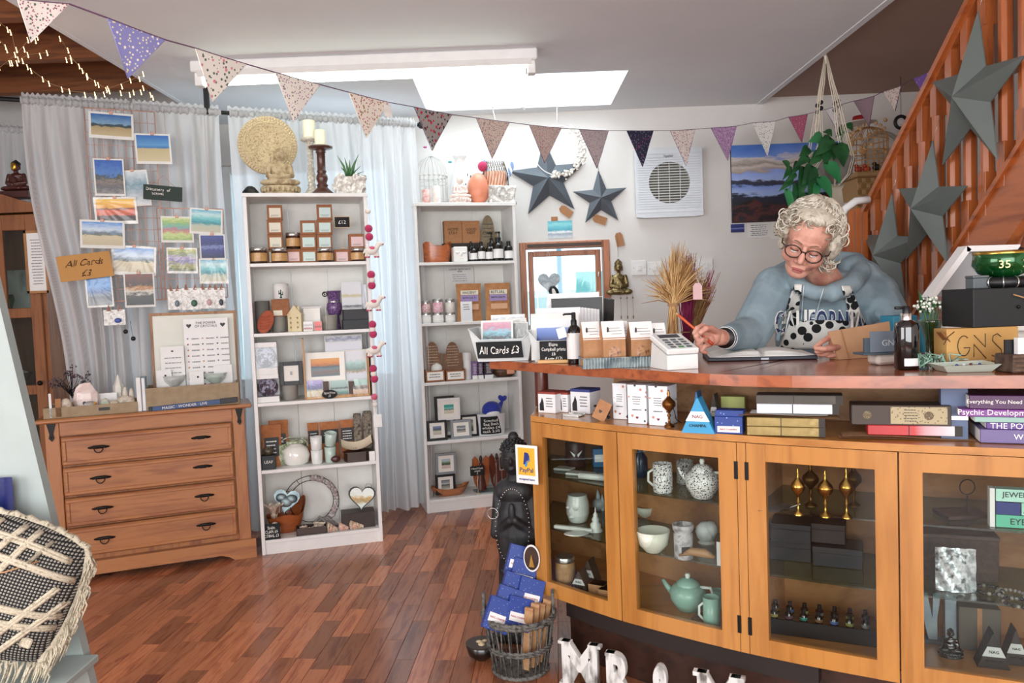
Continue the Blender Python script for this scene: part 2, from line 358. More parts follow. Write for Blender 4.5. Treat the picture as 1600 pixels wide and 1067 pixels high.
# ceiling with the skylight opening
sx0,sx1,sy0,sy1=-.48,.68,4.20,4.92
wall('ceiling',[(-1.85,-3,CZ,sx0,BACKY,CZ+.1),(sx1,-3,CZ,1.665,BACKY,CZ+.1),(sx0,-3,CZ,sx1,sy0,CZ+.1),(sx0,sy1,CZ,sx1,BACKY,CZ+.1)],ceilm)
wall('trim_1',[(sx0-.02,sy0-.02,CZ+.1,sx0,sy1+.02,2.9),(sx1,sy0-.02,CZ+.1,sx1+.02,sy1+.02,2.9),(sx0,sy0-.02,CZ+.1,sx1,sy0,2.9),(sx0,sy1,CZ+.1,sx1,sy1+.02,2.9),(sx0-.02,sy0-.02,2.9,sx1+.02,sy1+.02,2.92)],ceilm)
stc=wall('ceiling_stairwell',[(1.675,-3,CZ+.04,3.2,BACKY,CZ+.14)],mottle(['a58a7c','ab9082'],2,.85,0,.02))  # brown stands in for missing light: the unlit look is put into the colour
wall('trim_2',[(1.64,-3,CZ-.004,1.675,BACKY,CZ+.14)],ceilm)
# timber ceiling over the back-left corner: boards and beams
tim=wood('8a5230','5e351f',.8,0,.6)
tc_=obj('ceiling_timber',M().box(-3.3,-3,2.78,-1.85,BACKY,2.82),tim,kind='structure')
for i in range(13):obj('plank',M().box(-3.3,1.6+i*.26,2.755,-1.86,1.6+i*.26+.252,2.78,.003),tim,tc_)
for i,y in enumerate((1.75,2.3,2.85,3.4,3.95,4.5)):obj('beam',M().box(-3.3,y,2.56,-1.87,y+.07,2.755,.004),wood('8f5631','65391f',.8,0,.6),tc_)
obj('edge_board',M().box(-1.87,-3,CZ-.002,-1.845,BACKY,2.80),ceilm,tc_)
# ---- small window in the back wall
wf=wood('b5714a','94552f',1,2,.4)
wn=T('window_1','pine framed casement window behind the card bins, bright outside','window');wn['kind']='structure';del wn['category'];del wn['label']
wn.location=((WB0+WB1)/2,BACKY,WZ0)
def fr(x0,z0,x1,z1,y0,y1,t):return M().box(x0,y0,z0,x0+t,y1,z1,.003).box(x1-t,y0,z0,x1,y1,z1,.003).box(x0+t,y0,z1-t,x1-t,y1,z1,.003).box(x0+t,y0,z0,x1-t,y1,z0+t,.003)
wobj('window_frame',fr(WB0,WZ0,WB1,WZ1,BACKY-.012,BACKY+.10,.042),wf,wn)
wobj('window_sash',fr(WB0+.055,WZ0+.05,WB1-.055,WZ1-.058,BACKY+.03,BACKY+.08,.034),wf,wn)
wobj('vent_strip',M().box(WB0+.05,BACKY-.016,WZ1-.035,WB1-.05,BACKY-.004,WZ1-.012,.002),col_('4a3a33',.6),wn)
wobj('pane',M().box(WB0+.08,BACKY+.052,WZ0+.08,WB1-.08,BACKY+.058,WZ1-.085),glass('f2fbfb',.02),wn)
wobj('window_sill',M().box(WB0-.03,BACKY-.14,WZ0-.03,WB1+.03,BACKY+.03,WZ0,.004),WHITE,wn)
for px,py in ((935,425),(835,455)):
 u,z=FW.hit(px,py,.03);p=FW.at(u,0,z)
 wobj('window_latch',M().tube([(p.x,BACKY+.03,p.z),(p.x,BACKY+.012,p.z),(p.x-.004,BACKY+.008,p.z-.03)],.0035),WHITE,wn)
w2=obj('window_2',M().box(BW0,BACKY+.05,BWZ0,BW1,BACKY+.056,BWZ1),glass('eef6fa',.02),kind='structure')
obj('window_frame',fr(BW0,BWZ0,BW1,BWZ1,BACKY+.02,BACKY+.09,.05),WHITE,w2)
# outdoors, glimpsed through the small window
gy=T('garden_shed','turquoise boarded shed outside the small window','shed',(.75,7.2,0))
for i in range(6):wobj('board',M().box(.62+i*.15,7.2,0,.62+i*.15+.145,7.24,1.5,.004),col_('8fd0d0',.6),gy)
obj('terrace',M().box(-3,5.2,-.1,4,9,-.02),col_('b9b6ae',.9),kind='structure')
wp=T('garden_fence','white painted fence seen outside through the small window','fence',(0,8.3,0))
for i in range(16):wobj('board',M().box(-1.3+i*.2,8.3,0,-1.3+i*.2+.19,8.33,1.35,.004),col_('e6efef',.7),wp)
pp=T('outdoor_pole','pale blue upright pole outside the small window','pole',(.39,6.0,0));wobj('shaft',M().tube([(.39,6,0),(.39,6,2.2)],.02,10),col_('7fb4cf',.5),pp);wobj('foot',M().lathe([(.06,0),(.06,.02),(.02,.03)],12,(.39,6,0)),col_('7fb4cf',.5),pp)
# ---- fluorescent light
ft=T('fluorescent_light','long white fluorescent batten light under the ceiling','lamp',(-.66,3.81,CZ))
L0,L1=-1.50,.175
wobj('housing',M().box(L0,3.76,CZ-.055,L1,3.86,CZ-.001,.006),WHITE,ft)
wobj('reflector',M().add([(L0+.03,3.775,CZ-.075),(L1-.03,3.775,CZ-.075),(L1-.03,3.76,CZ-.052),(L0+.03,3.76,CZ-.052),(L0+.03,3.845,CZ-.075),(L1-.03,3.845,CZ-.075),(L1-.03,3.86,CZ-.052),(L0+.03,3.86,CZ-.052)],[(0,1,2,3),(4,5,6,7),(3,2,6,7)]),WHITE,ft)
tb=wobj('tube',M().tube([(L0+.06,3.81,CZ-.095),(L1-.06,3.81,CZ-.095)],.0165,14),None,ft);tb.data.materials.append(col_('f4ffef',.5,emit=8))
for x in (L0+.03,L1-.03):wobj('end_cap',M().box(x-.02,3.785,CZ-.115,x+.02,3.835,CZ-.05,.004),WHITE,ft)
# ---- curtain rail and curtains
rl=T('curtain_rail','black curtain rail hung from the ceiling on a bracket','curtain rail',FC.at(0,0,2.32))
p0,p1=FC.at(-.75,.06,2.32),FC.at(2.12,.06,2.32)
wobj('pole',M().tube([p0,p1],.011,10),BLACK,rl)
bp=FC.at(FC.hit(323,160,.06)[0],.06,2.32)
wobj('bracket',M().box(bp.x-.012,bp.y-.012,2.305,bp.x+.012,bp.y+.012,CZ,.002).box(bp.x-.03,bp.y-.02,CZ-.004,bp.x+.03,bp.y+.02,CZ),BLACK,rl)
wobj('finial',M().ball(p1,.022),BLACK,rl)
def curtain(px0,px1,label,v=.06,zt=2.355,seed=1,nf=9,amp=.026,drift=0,bot=.03,mt=None,tie=None):
 u0=FC.hit(px0,300,v)[0];u1=FC.hit(px1,300,v)[0];rn=random.Random(seed);ph=[rn.random()*6 for _ in range(6)]
 def fn(a,b):
  z=zt-b*(zt-bot);f=min(1,b*7);uu=u0+a*(u1-u0)
  k=a*nf*2*PI+.7*sin(a*9+ph[0])+.55*sin(b*3+ph[1])*a
  g=sin(k)*amp*f+.5*sin(k*.53+ph[2]+b)*amp*1.1*f+.35*sin(a*nf*14+ph[3])*amp*(1-f)*.6+sin(k*.37+ph[4])*amp*.8*f
  if b<.02:g *= .4
  uu+=drift*b*b*(a-.5)+.012*sin(b*5+ph[5]+a*8)
  if tie:uu+=tie(a,b)
  return tuple(FC.at(uu,v-g,z+(.006*sin(a*nf*17) if b<.01 else 0)))
 m=M().grid(int(nf*14),40,fn)
 c=T('curtain',label,'curtain',FC.at((u0+u1)/2,v,bot));wobj('cloth',m,mt or sheer(),c)
 # gathered heading sleeve over the pole
 def hd(a,b):
  uu=u0+a*(u1-u0);th=b*2*PI;r_=.018+.004*sin(a*nf*19)+.003*sin(a*nf*31)
  return tuple(FC.at(uu,v+r_*cos(th),2.32+r_*sin(th)))
 wobj('heading',M().grid(int(nf*16),8,hd),mt or sheer(),c)
curtain(42,215,'white sheer curtain behind the tall grid of cards, its edge falling over the display cabinet',seed=1,nf=7,tie=lambda a,b:(1-a)*.14*min(1,b*1.3)-.02*(1-a)*sin(b*9))
curtain(213,352,'white sheer curtain beside the carved disc, with a grid of small cards before it',seed=4,nf=5,drift=.1)
curtain(365,560,'white sheer curtain hanging behind the candle bookcase',seed=5,nf=8)
curtain(560,655,'daylit white sheer curtain in the gap between the two white bookcases',seed=9,nf=6,amp=.03)
curtain(-170,52,'white sheer curtain set back behind the tall display cabinet',v=.75,seed=12,nf=8)
# ================================================================== FURNITURE
def hz(F,px,py,v=0):return F.hit(px,py,v)[1]
SA=[hz(FA,395,y) for y in (302,411.5,521.5,631,737,847)];SB=[hz(FB,656,y) for y in (317,410,505.5,599,692,784)]
def bookcase(F,wd,zs,label,dep=.27):
 b=T('bookcase',label,'bookcase',F.at(0,0,0),F.rz);t=.018;top=zs[0]
 for i in range(3):obj('back_panel',M().box(t+i*(wd-2*t)/3+.001,dep-.012,.05,t+(i+1)*(wd-2*t)/3-.001,dep-.006,top-t,.002),col_('ecebe5',.5),b)
 for x in (0,wd-t):obj('side_panel',M().box(x,0,0,x+t,dep,top,.0015),WHITE,b)
 obj('top_panel',M().box(-.004,-.006,top-t,wd+.004,dep,top+.001,.0015),WHITE,b)
 for z in zs[1:]:obj('shelf',M().box(t,.003,z-t,wd-t,dep-.012,z-.0008,.0015),WHITE,b)
 obj('plinth',M().box(t,.008,0,wd-t,.022,zs[-1]-t),WHITE,b)
 return b
bookcase(FA,FA.len+.005,SA,'tall white bookcase of candles, mugs and prints beside the pine chest of drawers')
bookcase(FB,FB.len+.005,SB,'tall white bookcase of bottles and frames beside the small window')
# ---- pine chest of drawers
pine=wood('b4784a','93593a',.9,0,.42,.1);pinev=wood('b4784a','93593a',.9,2,.42,.1)
dw=FD.len;DT=hz(FD,391,630);dd=.25
ch=T('chest_of_drawers','pine chest of four drawers with black iron drop handles','chest of drawers',FD.at(0,0,0),FD.rz)
zb=.10
obj('carcass',M().box(.02,.03,.06,dw-.02,dd,DT-.02).box(.015,.006,.05,.075,.05,DT-.02,.003).box(dw-.075,.006,.05,dw-.015,.05,DT-.02,.003),pinev,ch)
obj('top_board',M().box(-.02,-.02,DT-.02,dw+.02,dd+.01,DT-.0008,.006),pine,ch)
obj('top_rail',M().box(.075,.01,DT-.085,dw-.075,.04,DT-.02,.002),pine,ch)
arch=[(-.005,0),(.10,0),(.125,.018),(.16,.03),(dw-.16,.03),(dw-.125,.018),(dw-.10,0),(dw+.005,0),(dw+.005,.095),(-.005,.095)]
obj('plinth',M().prism(arch,-.012,.03),pine,ch)
zt=DT-.09;dh=(zt-zb-.012)/4
for i in range(4):
 z1=zt-i*dh;z0=z1-dh+.012;x0,x1=.08,dw-.08
 d_=obj('drawer',M().box(x0,-.006,z0,x1,.03,z1,.004).box(x0+.004,-.012,z0+.004,x1-.004,-.006,z0+.02,.003).box(x0+.004,-.012,z1-.02,x1-.004,-.006,z1-.004,.003).box(x0+.004,-.012,z0+.02,x0+.02,-.006,z1-.02,.003).box(x1-.02,-.012,z0+.02,x1-.004,-.006,z1-.02,.003),pine,ch)
 for k,x in enumerate((.235,dw-.225)):
  zc=(z0+z1)/2+.008
  hm=M().box(x-.018,-.012,zc-.008,x+.018,-.004,zc+.008,.003).tube([(x-.045,-.014,zc),(x-.02,-.014,zc+.002),(x+.02,-.014,zc+.002),(x+.045,-.014,zc)],[.003,.007,.007,.003],8).ball((x-.03,-.014,zc),(.012,.005,.006)).ball((x+.03,-.014,zc),(.012,.005,.006))
  if not (k==1 and i<2):
   hm.tube([(x+.019*cos(a),-.018-.006*sin(-a),zc-.001+.024*sin(a)) for a in [PI+PI*j/10 for j in range(11)]],.0025,6)
  else:hm.tube([(x-.02,-.02,zc),(x,-.026,zc-.002),(x+.02,-.02,zc)],.003,6)
  obj('handle',hm,IRON,d_)
for x in (.03,dw-.055):obj('corner_bracket',M().prism([(x,DT-.022),(x-.004,DT-.022),(x+.006,DT-.07),(x+.002,DT-.09),(x+.014,DT-.105),(x+.024,DT-.09),(x+.02,DT-.07),(x+.032,DT-.022)][::-1],-.004,.006).ball((x+.014,-.006,DT-.085),.004),IRON,ch)
# ---- tall display cabinet far left behind the curtain
cwm=wood('8f5a35','6b3d21',.9,2,.45,.1)
Kx1=-2.40;Ky=3.98;Kx0=-2.9
kc=T('glazed_cabinet','tall brown wooden glazed cabinet half hidden by the curtain','cabinet',((Kx0+Kx1)/2,Ky,0))
kt=1.83
wobj('carcass',M().box(Kx0,Ky+.01,0,Kx0+.02,Ky+.3,kt).box(Kx1-.02,Ky+.01,0,Kx1,Ky+.3,kt).box(Kx0,Ky+.01,kt-.02,Kx1,Ky+.3,kt).box(Kx0,Ky+.28,0,Kx1,Ky+.3,kt).box(Kx0,Ky+.01,0,Kx1,Ky+.3,.1),cwm,kc)
cr=[(Kx0,kt-.03)]+[(Kx0+(Kx1-Kx0)*i/16,kt+.02+.055*sin(PI*i/16)**2*(1 if i<16 else 0)) for i in range(17)][::1]+[(Kx1,kt-.03)]
wobj('cornice',M().prism(cr[::-1][::-1] if False else [(Kx1,kt-.03)]+[(Kx1-(Kx1-Kx0)*i/16,kt+.015+.06*sin(PI*i/16)**2) for i in range(17)]+[(Kx0,kt-.03)],Ky-.015,Ky+.02),cwm,kc)
xs=[Kx0+.02,(Kx0+Kx1)/2,Kx1-.02]
for i in range(2):
 dm=M().box(xs[i],Ky-.01,.08,xs[i]+.055,Ky+.012,kt-.04,.003).box(xs[i+1]-.055,Ky-.01,.08,xs[i+1],Ky+.012,kt-.04,.003)
 for z0,z1 in ((.08,.16),(.86,.91),(1.26,1.31),(kt-.12,kt-.04)):dm.box(xs[i]+.055,Ky-.01,z0,xs[i+1]-.055,Ky+.012,z1,.003)
 d_=wobj('door',dm,cwm,kc)
 for zk in (1.66,.92):obj('knob',M().ball((xs[i+1]-.028-kc.location.x,-.02,zk),.013),IRON,d_)
 obj('pane',M().box(xs[i]+.05-kc.location.x,-.002,.15,xs[i+1]-.05-kc.location.x,.002,kt-.1),glass('dfe8e6',.03),d_)
for z in (.9,1.28):wobj('shelf',M().box(Kx0+.02,Ky+.03,z-.018,Kx1-.02,Ky+.28,z),cwm,kc)
# ================================================================== THE COUNTER
def cr_curve(pts,n=24):   # smooth curve through plan points
 out=[];P_=[pts[0]*2-pts[1]]+list(pts)+[pts[-1]*2-pts[-2]]
 for i in range(1,len(P_)-2):
  for k in range(n):
   t=k/n;a,b,c,d=P_[i-1],P_[i],P_[i+1],P_[i+2]
   out.append(.5*((2*b)+(c-a)*t+(2*a-5*b+4*c-d)*t*t+(3*b-a-3*c+d)*t**3))
 out.append(V(pts[-1]));return out
class Curve:
 def __init__(s,pts):
  s.p=cr_curve(pts);s.s=[0]
  for a,b in zip(s.p,s.p[1:]):s.s.append(s.s[-1]+(b-a).length)
  s.L=s.s[-1]
 def at(s,d,v=0):     # point at arc length d, v metres to the back
  d=max(0,min(s.L-1e-6,d));i=0
  while s.s[i+1]<d:i+=1
  t=(d-s.s[i])/(s.s[i+1]-s.s[i]);p=s.p[i].lerp(s.p[i+1],t);j0=max(0,i-6);j1=min(len(s.p)-1,i+7);tg=(s.p[j1]-s.p[j0]).normalized();n=V((-tg.y,tg.x))
  return p+n*v,tg
 def find(s,q):
  b=min(range(len(s.p)),key=lambda i:(s.p[i]-q).length);return s.s[b]
def sweep(m,C_,a,b,v0,v1,z0,z1,n=8):
 vs=[]
 for i in range(n+1):
  d=a+(b-a)*i/n
  p,_=C_.at(d,v0);q,_=C_.at(d,v1)
  vs+=[(p.x,p.y,z0),(q.x,q.y,z0),(q.x,q.y,z1),(p.x,p.y,z1)]
 fs=[(0,1,2,3),tuple(4*n+k for k in (3,2,1,0))]
 for i in range(n):
  for k in range(4):l=(k+1) % 4;fs.append((4*i+k,4*i+4+k,4*i+4+l,4*i+l))
 return m.add(vs,fs)
def xy(p):return V((p.x,p.y))
KZ=.855;KB=.235
kp=[xy(H(x,y,KZ)) for x,y in ((829,649),(963,664),(1165,680),(1403,693),(1600,701))];kp.append(kp[-1]+(kp[-1]-kp[-2])*1.6)
KC=Curve(kp)
ks=[0,KC.find(kp[1]),KC.find(kp[2]),KC.find(kp[3]),KC.find(kp[3])+.47,KC.L]
orange=wood('bd813f','a66c30',.7,2,.3,.35,.6);orangeh=wood('bd813f','a66c30',.7,0,.3,.35,.6);innerw=wood('b57e4c','99663a',.6,0,.6,0,.7)
base=xy(kp[0])
dc=T('display_cabinet','curved orange wooden glass-fronted display cabinet forming the shop counter base','cabinet',(KC.at(1.0)[0].x,KC.at(1.0)[0].y,0))
KD=.36
wobj('top_board',sweep(M(),KC,0,KC.L,.0,KD,KZ-.02,KZ-.0008,40),orangeh,dc)
wobj('bottom_board',sweep(M(),KC,.002,KC.L,.024,KD,KB,KB+.022,40),orangeh,dc)
wobj('back_panel',sweep(M(),KC,0,KC.L,KD-.012,KD,KB,KZ-.02,40),innerw,dc)
K0=KC.at(0,0)[0];E1=K0+V((.06,.40));kb_=KC.at(0,KD)[0]
for nm,z0,z1 in (('top_board',KZ-.02,KZ),('bottom_board',KB,KB+.022)):wobj(nm,M().flat([(K0.x,K0.y),(kb_.x,kb_.y),(E1.x,E1.y)],z0,z1),orangeh,dc)
wobj('end_panel',M().flat([(K0.x,K0.y+.02),(K0.x+.018,K0.y+.02),(E1.x+.018,E1.y),(E1.x,E1.y)],KB,KZ-.02),orange,dc)
wobj('back_panel',M().flat([(kb_.x,kb_.y),(kb_.x+.004,kb_.y+.012),(E1.x+.004,E1.y+.004),(E1.x,E1.y-.008)],KB,KZ-.02),innerw,dc)
wobj('end_panel',sweep(M(),KC,KC.L-.02,KC.L,.022,KD-.012,KB+.02,KZ-.02,1),orange,dc)
for z in (.643,.458):
 p1,p2=KC.at(.022,.045)[0],KC.at(.022,KD-.02)[0];wobj('glass_shelf',M().flat([(K0.x+.022,K0.y+.06),(p1.x,p1.y),(p2.x,p2.y),(E1.x+.022,E1.y-.03)],z-.006,z),glass('bcd2cb',.05),dc)
for a in (ks[2],ks[3]):wobj('partition',sweep(M(),KC,a-.012,a+.006,.03,KD-.012,KB+.02,KZ-.02,1),innerw,dc)
SH1,SH2=.643,.458
for z in (SH1,SH2):
 for a,b in ((.022,ks[2]-.014),(ks[2]+.008,ks[3]-.014),(ks[3]+.008,KC.L)):
  wobj('glass_shelf',sweep(M(),KC,a,b,.045,KD-.02,z-.006,z-.0008,20),glass('bcd2cb',.05),dc)
for i,(a,b) in enumerate(((0,ks[1]-.002),(ks[1]+.002,ks[2]-.028),(ks[2],ks[3]-.002),(ks[3]+.002,ks[4]),(ks[4]+.004,KC.L-.002))):
 m=M();fw=.052
 sweep(m,KC,a,a+fw,0,.022,KB,KZ-.022,2);sweep(m,KC,b-fw,b,0,.022,KB,KZ-.022,2);sweep(m,KC,a+fw,b-fw,.001,.021,KB,KB+.05,10);sweep(m,KC,a+fw,b-fw,.001,.021,KZ-.07,KZ-.022,10)
 d_=wobj('door',m,orange,dc)
 p=sweep(M(),KC,a+fw-.004,b-fw+.004,.009,.012,KB+.045,KZ-.066,12);l=dc.location;p.v=[(x-l.x,y-l.y,z) for x,y,z in p.v]
 obj('pane',p,glass('f4f7f5',.0),d_)
 for zc in (KB+.08,KZ-.10):
  e=(b-.001 if i in (0,1) else a+.001)
  if i in (1,2):
   q=sweep(M(),KC,e-.005,e+.005,-.003,.01,zc-.025,zc+.025,1);q.v=[(x-l.x,y-l.y,z) for x,y,z in q.v];obj('hinge',q,IRON,d_)
wobj('stile',sweep(M(),KC,ks[2]-.026,ks[2]-.002,0,.022,KB,KZ-.022,2),orange,dc)
wobj('plinth',sweep(M(),KC,.06,KC.L,.10,.125,0,KB,30),wood('3d2116','25130d',.7,0,.5),dc)
wobj('plinth_rail',sweep(M(),KC,.09,KC.L-.9,.05,.10,KB-.075,KB-.005,24),col_('221714',.6),dc)
# ---- worktop
TZ=1.03
tp=[xy(H(x,y,TZ)) for x,y in ((766,563),(800,564.5),(888,571),(1000,577),(1130,584.5),(1330,587),(1600,586))];tp.append(tp[-1]+(tp[-1]-tp[-2])*1.2)
TC=Curve(tp);TD=.70
topw=wood('a85b34','7f3f24',.8,0,.22,.5,.8)
ct=T('worktop','long curved reddish wooden worktop above the display cabinet','counter',(TC.at(1.2)[0].x,TC.at(1.2)[0].y,.86))
wobj('board',sweep(M(),TC,0,TC.L,0,TD,TZ-.032,TZ-.0008,50),topw,ct)
wobj('nosing',sweep(M(),TC,0,TC.L,-.004,0,TZ-.030,TZ-.003,50),topw,ct)
ply=wood('b08760','8f6844',.7,0,.6,0,1.2)
u3=.31
pa=KC.at(.30,KD-.03)[0]
wobj('riser_board',sweep(M(),KC,.10,KC.L,KD-.03,KD-.012,KZ,TZ-.032,30),ply,ct)
pc=H(847,612,KZ+.02);pcd=KC.at(.02,.22)[0]
wobj('post',M().lathe([(.026,KZ),(.026,TZ-.033)],16,(W(846,600,2.86).x,2.86,0)),col_('5a2618',.35,coat=.4),ct)
for x,y in ((1.2,2.5),(.45,3.0)):wobj('support_leg',M().box(x,y,0,x+.06,y+.06,TZ-.033,.004),ply,ct)
# ================================================================== BUILDERS (local: x across, y to the back from the front face, z up)
def jar(name,label,cat,loc,w_,h_,lidm,bodym,labm=None,group=None,rz=0,d=None):
 t=T(name,label,cat,loc,rz,group);r_=w_/2
 obj('body',M().lathe([(r_*.9,0),(r_,.004),(r_,h_*.74),(r_*.93,h_*.8),(r_*.9,h_*.82)],18,(0,r_,0)),bodym,t)
 obj('lid',M().lathe([(r_*.96,h_*.8),(r_*.98,h_*.82),(r_*.98,h_*.98),(r_*.93,h_)],18,(0,r_,0)),lidm,t)
 if labm:obj('paper_label',curved(r_*1.012,h_*.14,h_*.66,200,(0,r_,0)),labm,t)
 return t
def curved(r_,z0,z1,deg,at=(0,0,0),n=14,th=.0006):
 m=M();vs=[]
 for i in range(n+1):
  a=R(-90-deg/2+deg*i/n)
  for (rr,z) in ((r_,z0),(r_,z1),(r_+th,z1),(r_+th,z0)):vs.append((at[0]+rr*cos(a),at[1]+rr*sin(a),z))
 fs=[(0,1,2,3),tuple(4*n+k for k in (3,2,1,0))]
 for i in range(n):
  for k in range(4):l=(k+1) % 4;fs.append((4*i+k,4*i+4+k,4*i+4+l,4*i+l))
 return m.add(vs,fs)
def carton(name,label,loc,w_,h_,d,bodym,labm=None,cat='box',group=None,rz=0,lab=(.12,.12,.88,.86),text=None,tm=None,lid=True):
 t=T(name,label,cat,loc,rz,group)
 if lid:obj('box_base',M().box(-w_/2,0,0,w_/2,d,h_*.985,.001),bodym,t);obj('lid_flap',M().box(-w_/2-.0004,-.0006,h_*.93,w_/2+.0004,d,h_,.0008),bodym,t)
 else:obj('box_base',M().box(-w_/2,0,0,w_/2,d,h_,.001),bodym,t)
 if labm:
  l=obj('paper_label',M().box(-w_/2+lab[0]*w_,-.0014,lab[1]*h_,-w_/2+lab[2]*w_,-.0002,lab[3]*h_),labm,t)
  lines(l,-w_/2+lab[0]*w_,-w_/2+lab[2]*w_,h_*(lab[1]+.06),h_*(lab[1]+(lab[3]-lab[1])*.3),2,-.0018)
 if text:txt(text,t,tm or BLACK,w_*.6,None,(0,-.0022,h_*.55))
 return t
def lines(parent,x0,x1,z0,z1,n,y,mt=None,seed=0,wd=.3):
 m=M();rn=random.Random(seed+int(x0*1e4));
 for i in range(n):
  z=z0+(z1-z0)*(i+.5)/n;h_=(z1-z0)/n*wd;a=x0+(x1-x0)*(.12+rn.random()*.08);b=x1-(x1-x0)*(.12+rn.random()*.12);x=a
  while x<b:
   q=min(b,x+(x1-x0)*(.05+rn.random()*.12));m.box(x,y,z-h_/2,q,y+.0004,z+h_/2);x=q+(x1-x0)*.025
 return obj('print_lines',m,mt or col_('5a5650',.8),parent)
def tumbler(name,label,cat,loc,w_,h_,mt,inner=None,group=None,rz=0,taper=.92,extra=None):
 t=T(name,label,cat,loc,rz,group);r_=w_/2;k=.0035
 obj('cup',M().lathe([(r_*taper*.9,0),(r_*taper,.004),(r_,h_-.001),(r_-k*.5,h_),(r_-k,h_-.001),(r_*taper-k,.008),(.001,.007)],20,(0,r_,0)),mt,t)
 if inner:obj('wax',M().lathe([(r_*.9,h_*.7),(r_*.93,h_*.8),(.001,h_*.8)],18,(0,r_,0)),inner,t)
 return t
def frame_pic(name,label,loc,w_,h_,fm,bands,matw=.2,rz=0,group=None,tilt=0,warp=.3,mat_=True,fw=.17,d=.018,seed=0,cat='picture'):
 t=T(name,label,cat,loc,rz,group,rot=(tilt,0,rz));f=w_*fw*.6
 obj('frame',M().box(-w_/2,0,0,-w_/2+f,d,h_,.001).box(w_/2-f,0,0,w_/2,d,h_,.001).box(-w_/2+f,0,0,w_/2-f,d,f,.001).box(-w_/2+f,0,h_-f,w_/2-f,d,h_,.001),fm,t)
 obj('mount',M().box(-w_/2+f,.004,f,w_/2-f,d*.8,h_-f),OFFW if mat_ else fm,t);g=f+w_*matw*.3
 obj('print',M().box(-w_/2+g,.0028,g,w_/2-g,.0039,h_-g),pic(bands,warp,5,seed),t)
 return t
def card(name,label,loc,w_,h_,rz,roll,bands,cat='greeting card',group=None,warp=.3,sleeve=True,border=.05,seed=0,d=.003,tilt=0,clip=False,sc=5):
 t=T(name,label,cat,loc,0,group);t.rotation_euler=(Euler((0,0,rz)).to_matrix() @ Euler((tilt,roll,0)).to_matrix()).to_euler()
 obj('card_stock',M().box(-w_/2,0,0,w_/2,d,h_),PAPER,t);b=border*w_
 obj('print',M().box(-w_/2+b,-.0008,b*1.6,w_/2-b,-.0001,h_-b),pic(bands,warp,sc,seed,.3),t)
 if sleeve:
  rn=random.Random(seed+5)
  p=[rn.random()*6 for _ in range(4)];ax,az=rn.uniform(-.4,.6)*w_,rn.uniform(.5,1.3)*h_
  def fn(a,c):
   x=-w_*.52+a*w_*1.04;z=-h_*.02+c*h_*1.04;th=math.atan2(z-az,x-ax)
   return (x,-.0032-.0011*sin(th*23+p[0])-.0009*sin(x/w_*14+p[1]+z/h_*5),z)
  obj('sleeve',M().grid(28,22,fn),SLEEVE,t)
 if clip:obj('clip',M().box(-.008,-.006,h_-.008,.008,.006,h_+.006,.002).tube([(-.005,-.002,h_+.005),(-.006,-.002,h_+.014),(.006,-.002,h_+.014),(.005,-.002,h_+.005)],.0012,5),COPPER,t)
 return t
SLEEVE=glass('fbfcfc',.0,.12);COPPER=col_('cf9f8c',.45,.1)
def chalk(name,label,loc,w_,h_,text,rz=0,group=None,stick=0,fm=None,hand=.6,d=.005,tilt=0,roll=0,foot=False,tw=.8,cat='sign',th=None):
 t=T(name,label,cat,loc,0,group);t.rotation_euler=(Euler((0,0,rz)).to_matrix() @ Euler((tilt,roll,0)).to_matrix()).to_euler()
 z0=stick
 obj('board',M().box(-w_/2,0,z0,w_/2,d,z0+h_,.0015),CHALK,t)
 if fm:obj('frame',M().box(-w_/2-.003,-.001,z0-.003,w_/2+.003,d*.8,z0).box(-w_/2-.003,-.001,z0+h_,w_/2+.003,d*.8,z0+h_+.003).box(-w_/2-.003,-.001,z0,-w_/2,d*.8,z0+h_).box(w_/2,-.001,z0,w_/2+.003,d*.8,z0+h_),fm,t)
 if stick:obj('stick',M().tube([(0,d*.7,0),(0,d*.7,z0+.01)],.0016,6),wood('d8c3a0','b89a6c',2,2),t);obj('foot',M().box(-.012,-.003,0,.012,.018,.005,.002),wood('d8c3a0','b89a6c',2),t)
 if foot:obj('foot',M().box(-w_*.55,-.02,0,w_*.55,.028,.012,.002),wood('d3a56b','b9854c',1),t)
 if text:txt(text,t,CHK,w_*tw,th,(0,-.0012,z0+h_*.5),hand=hand)
 return t
BUD=None
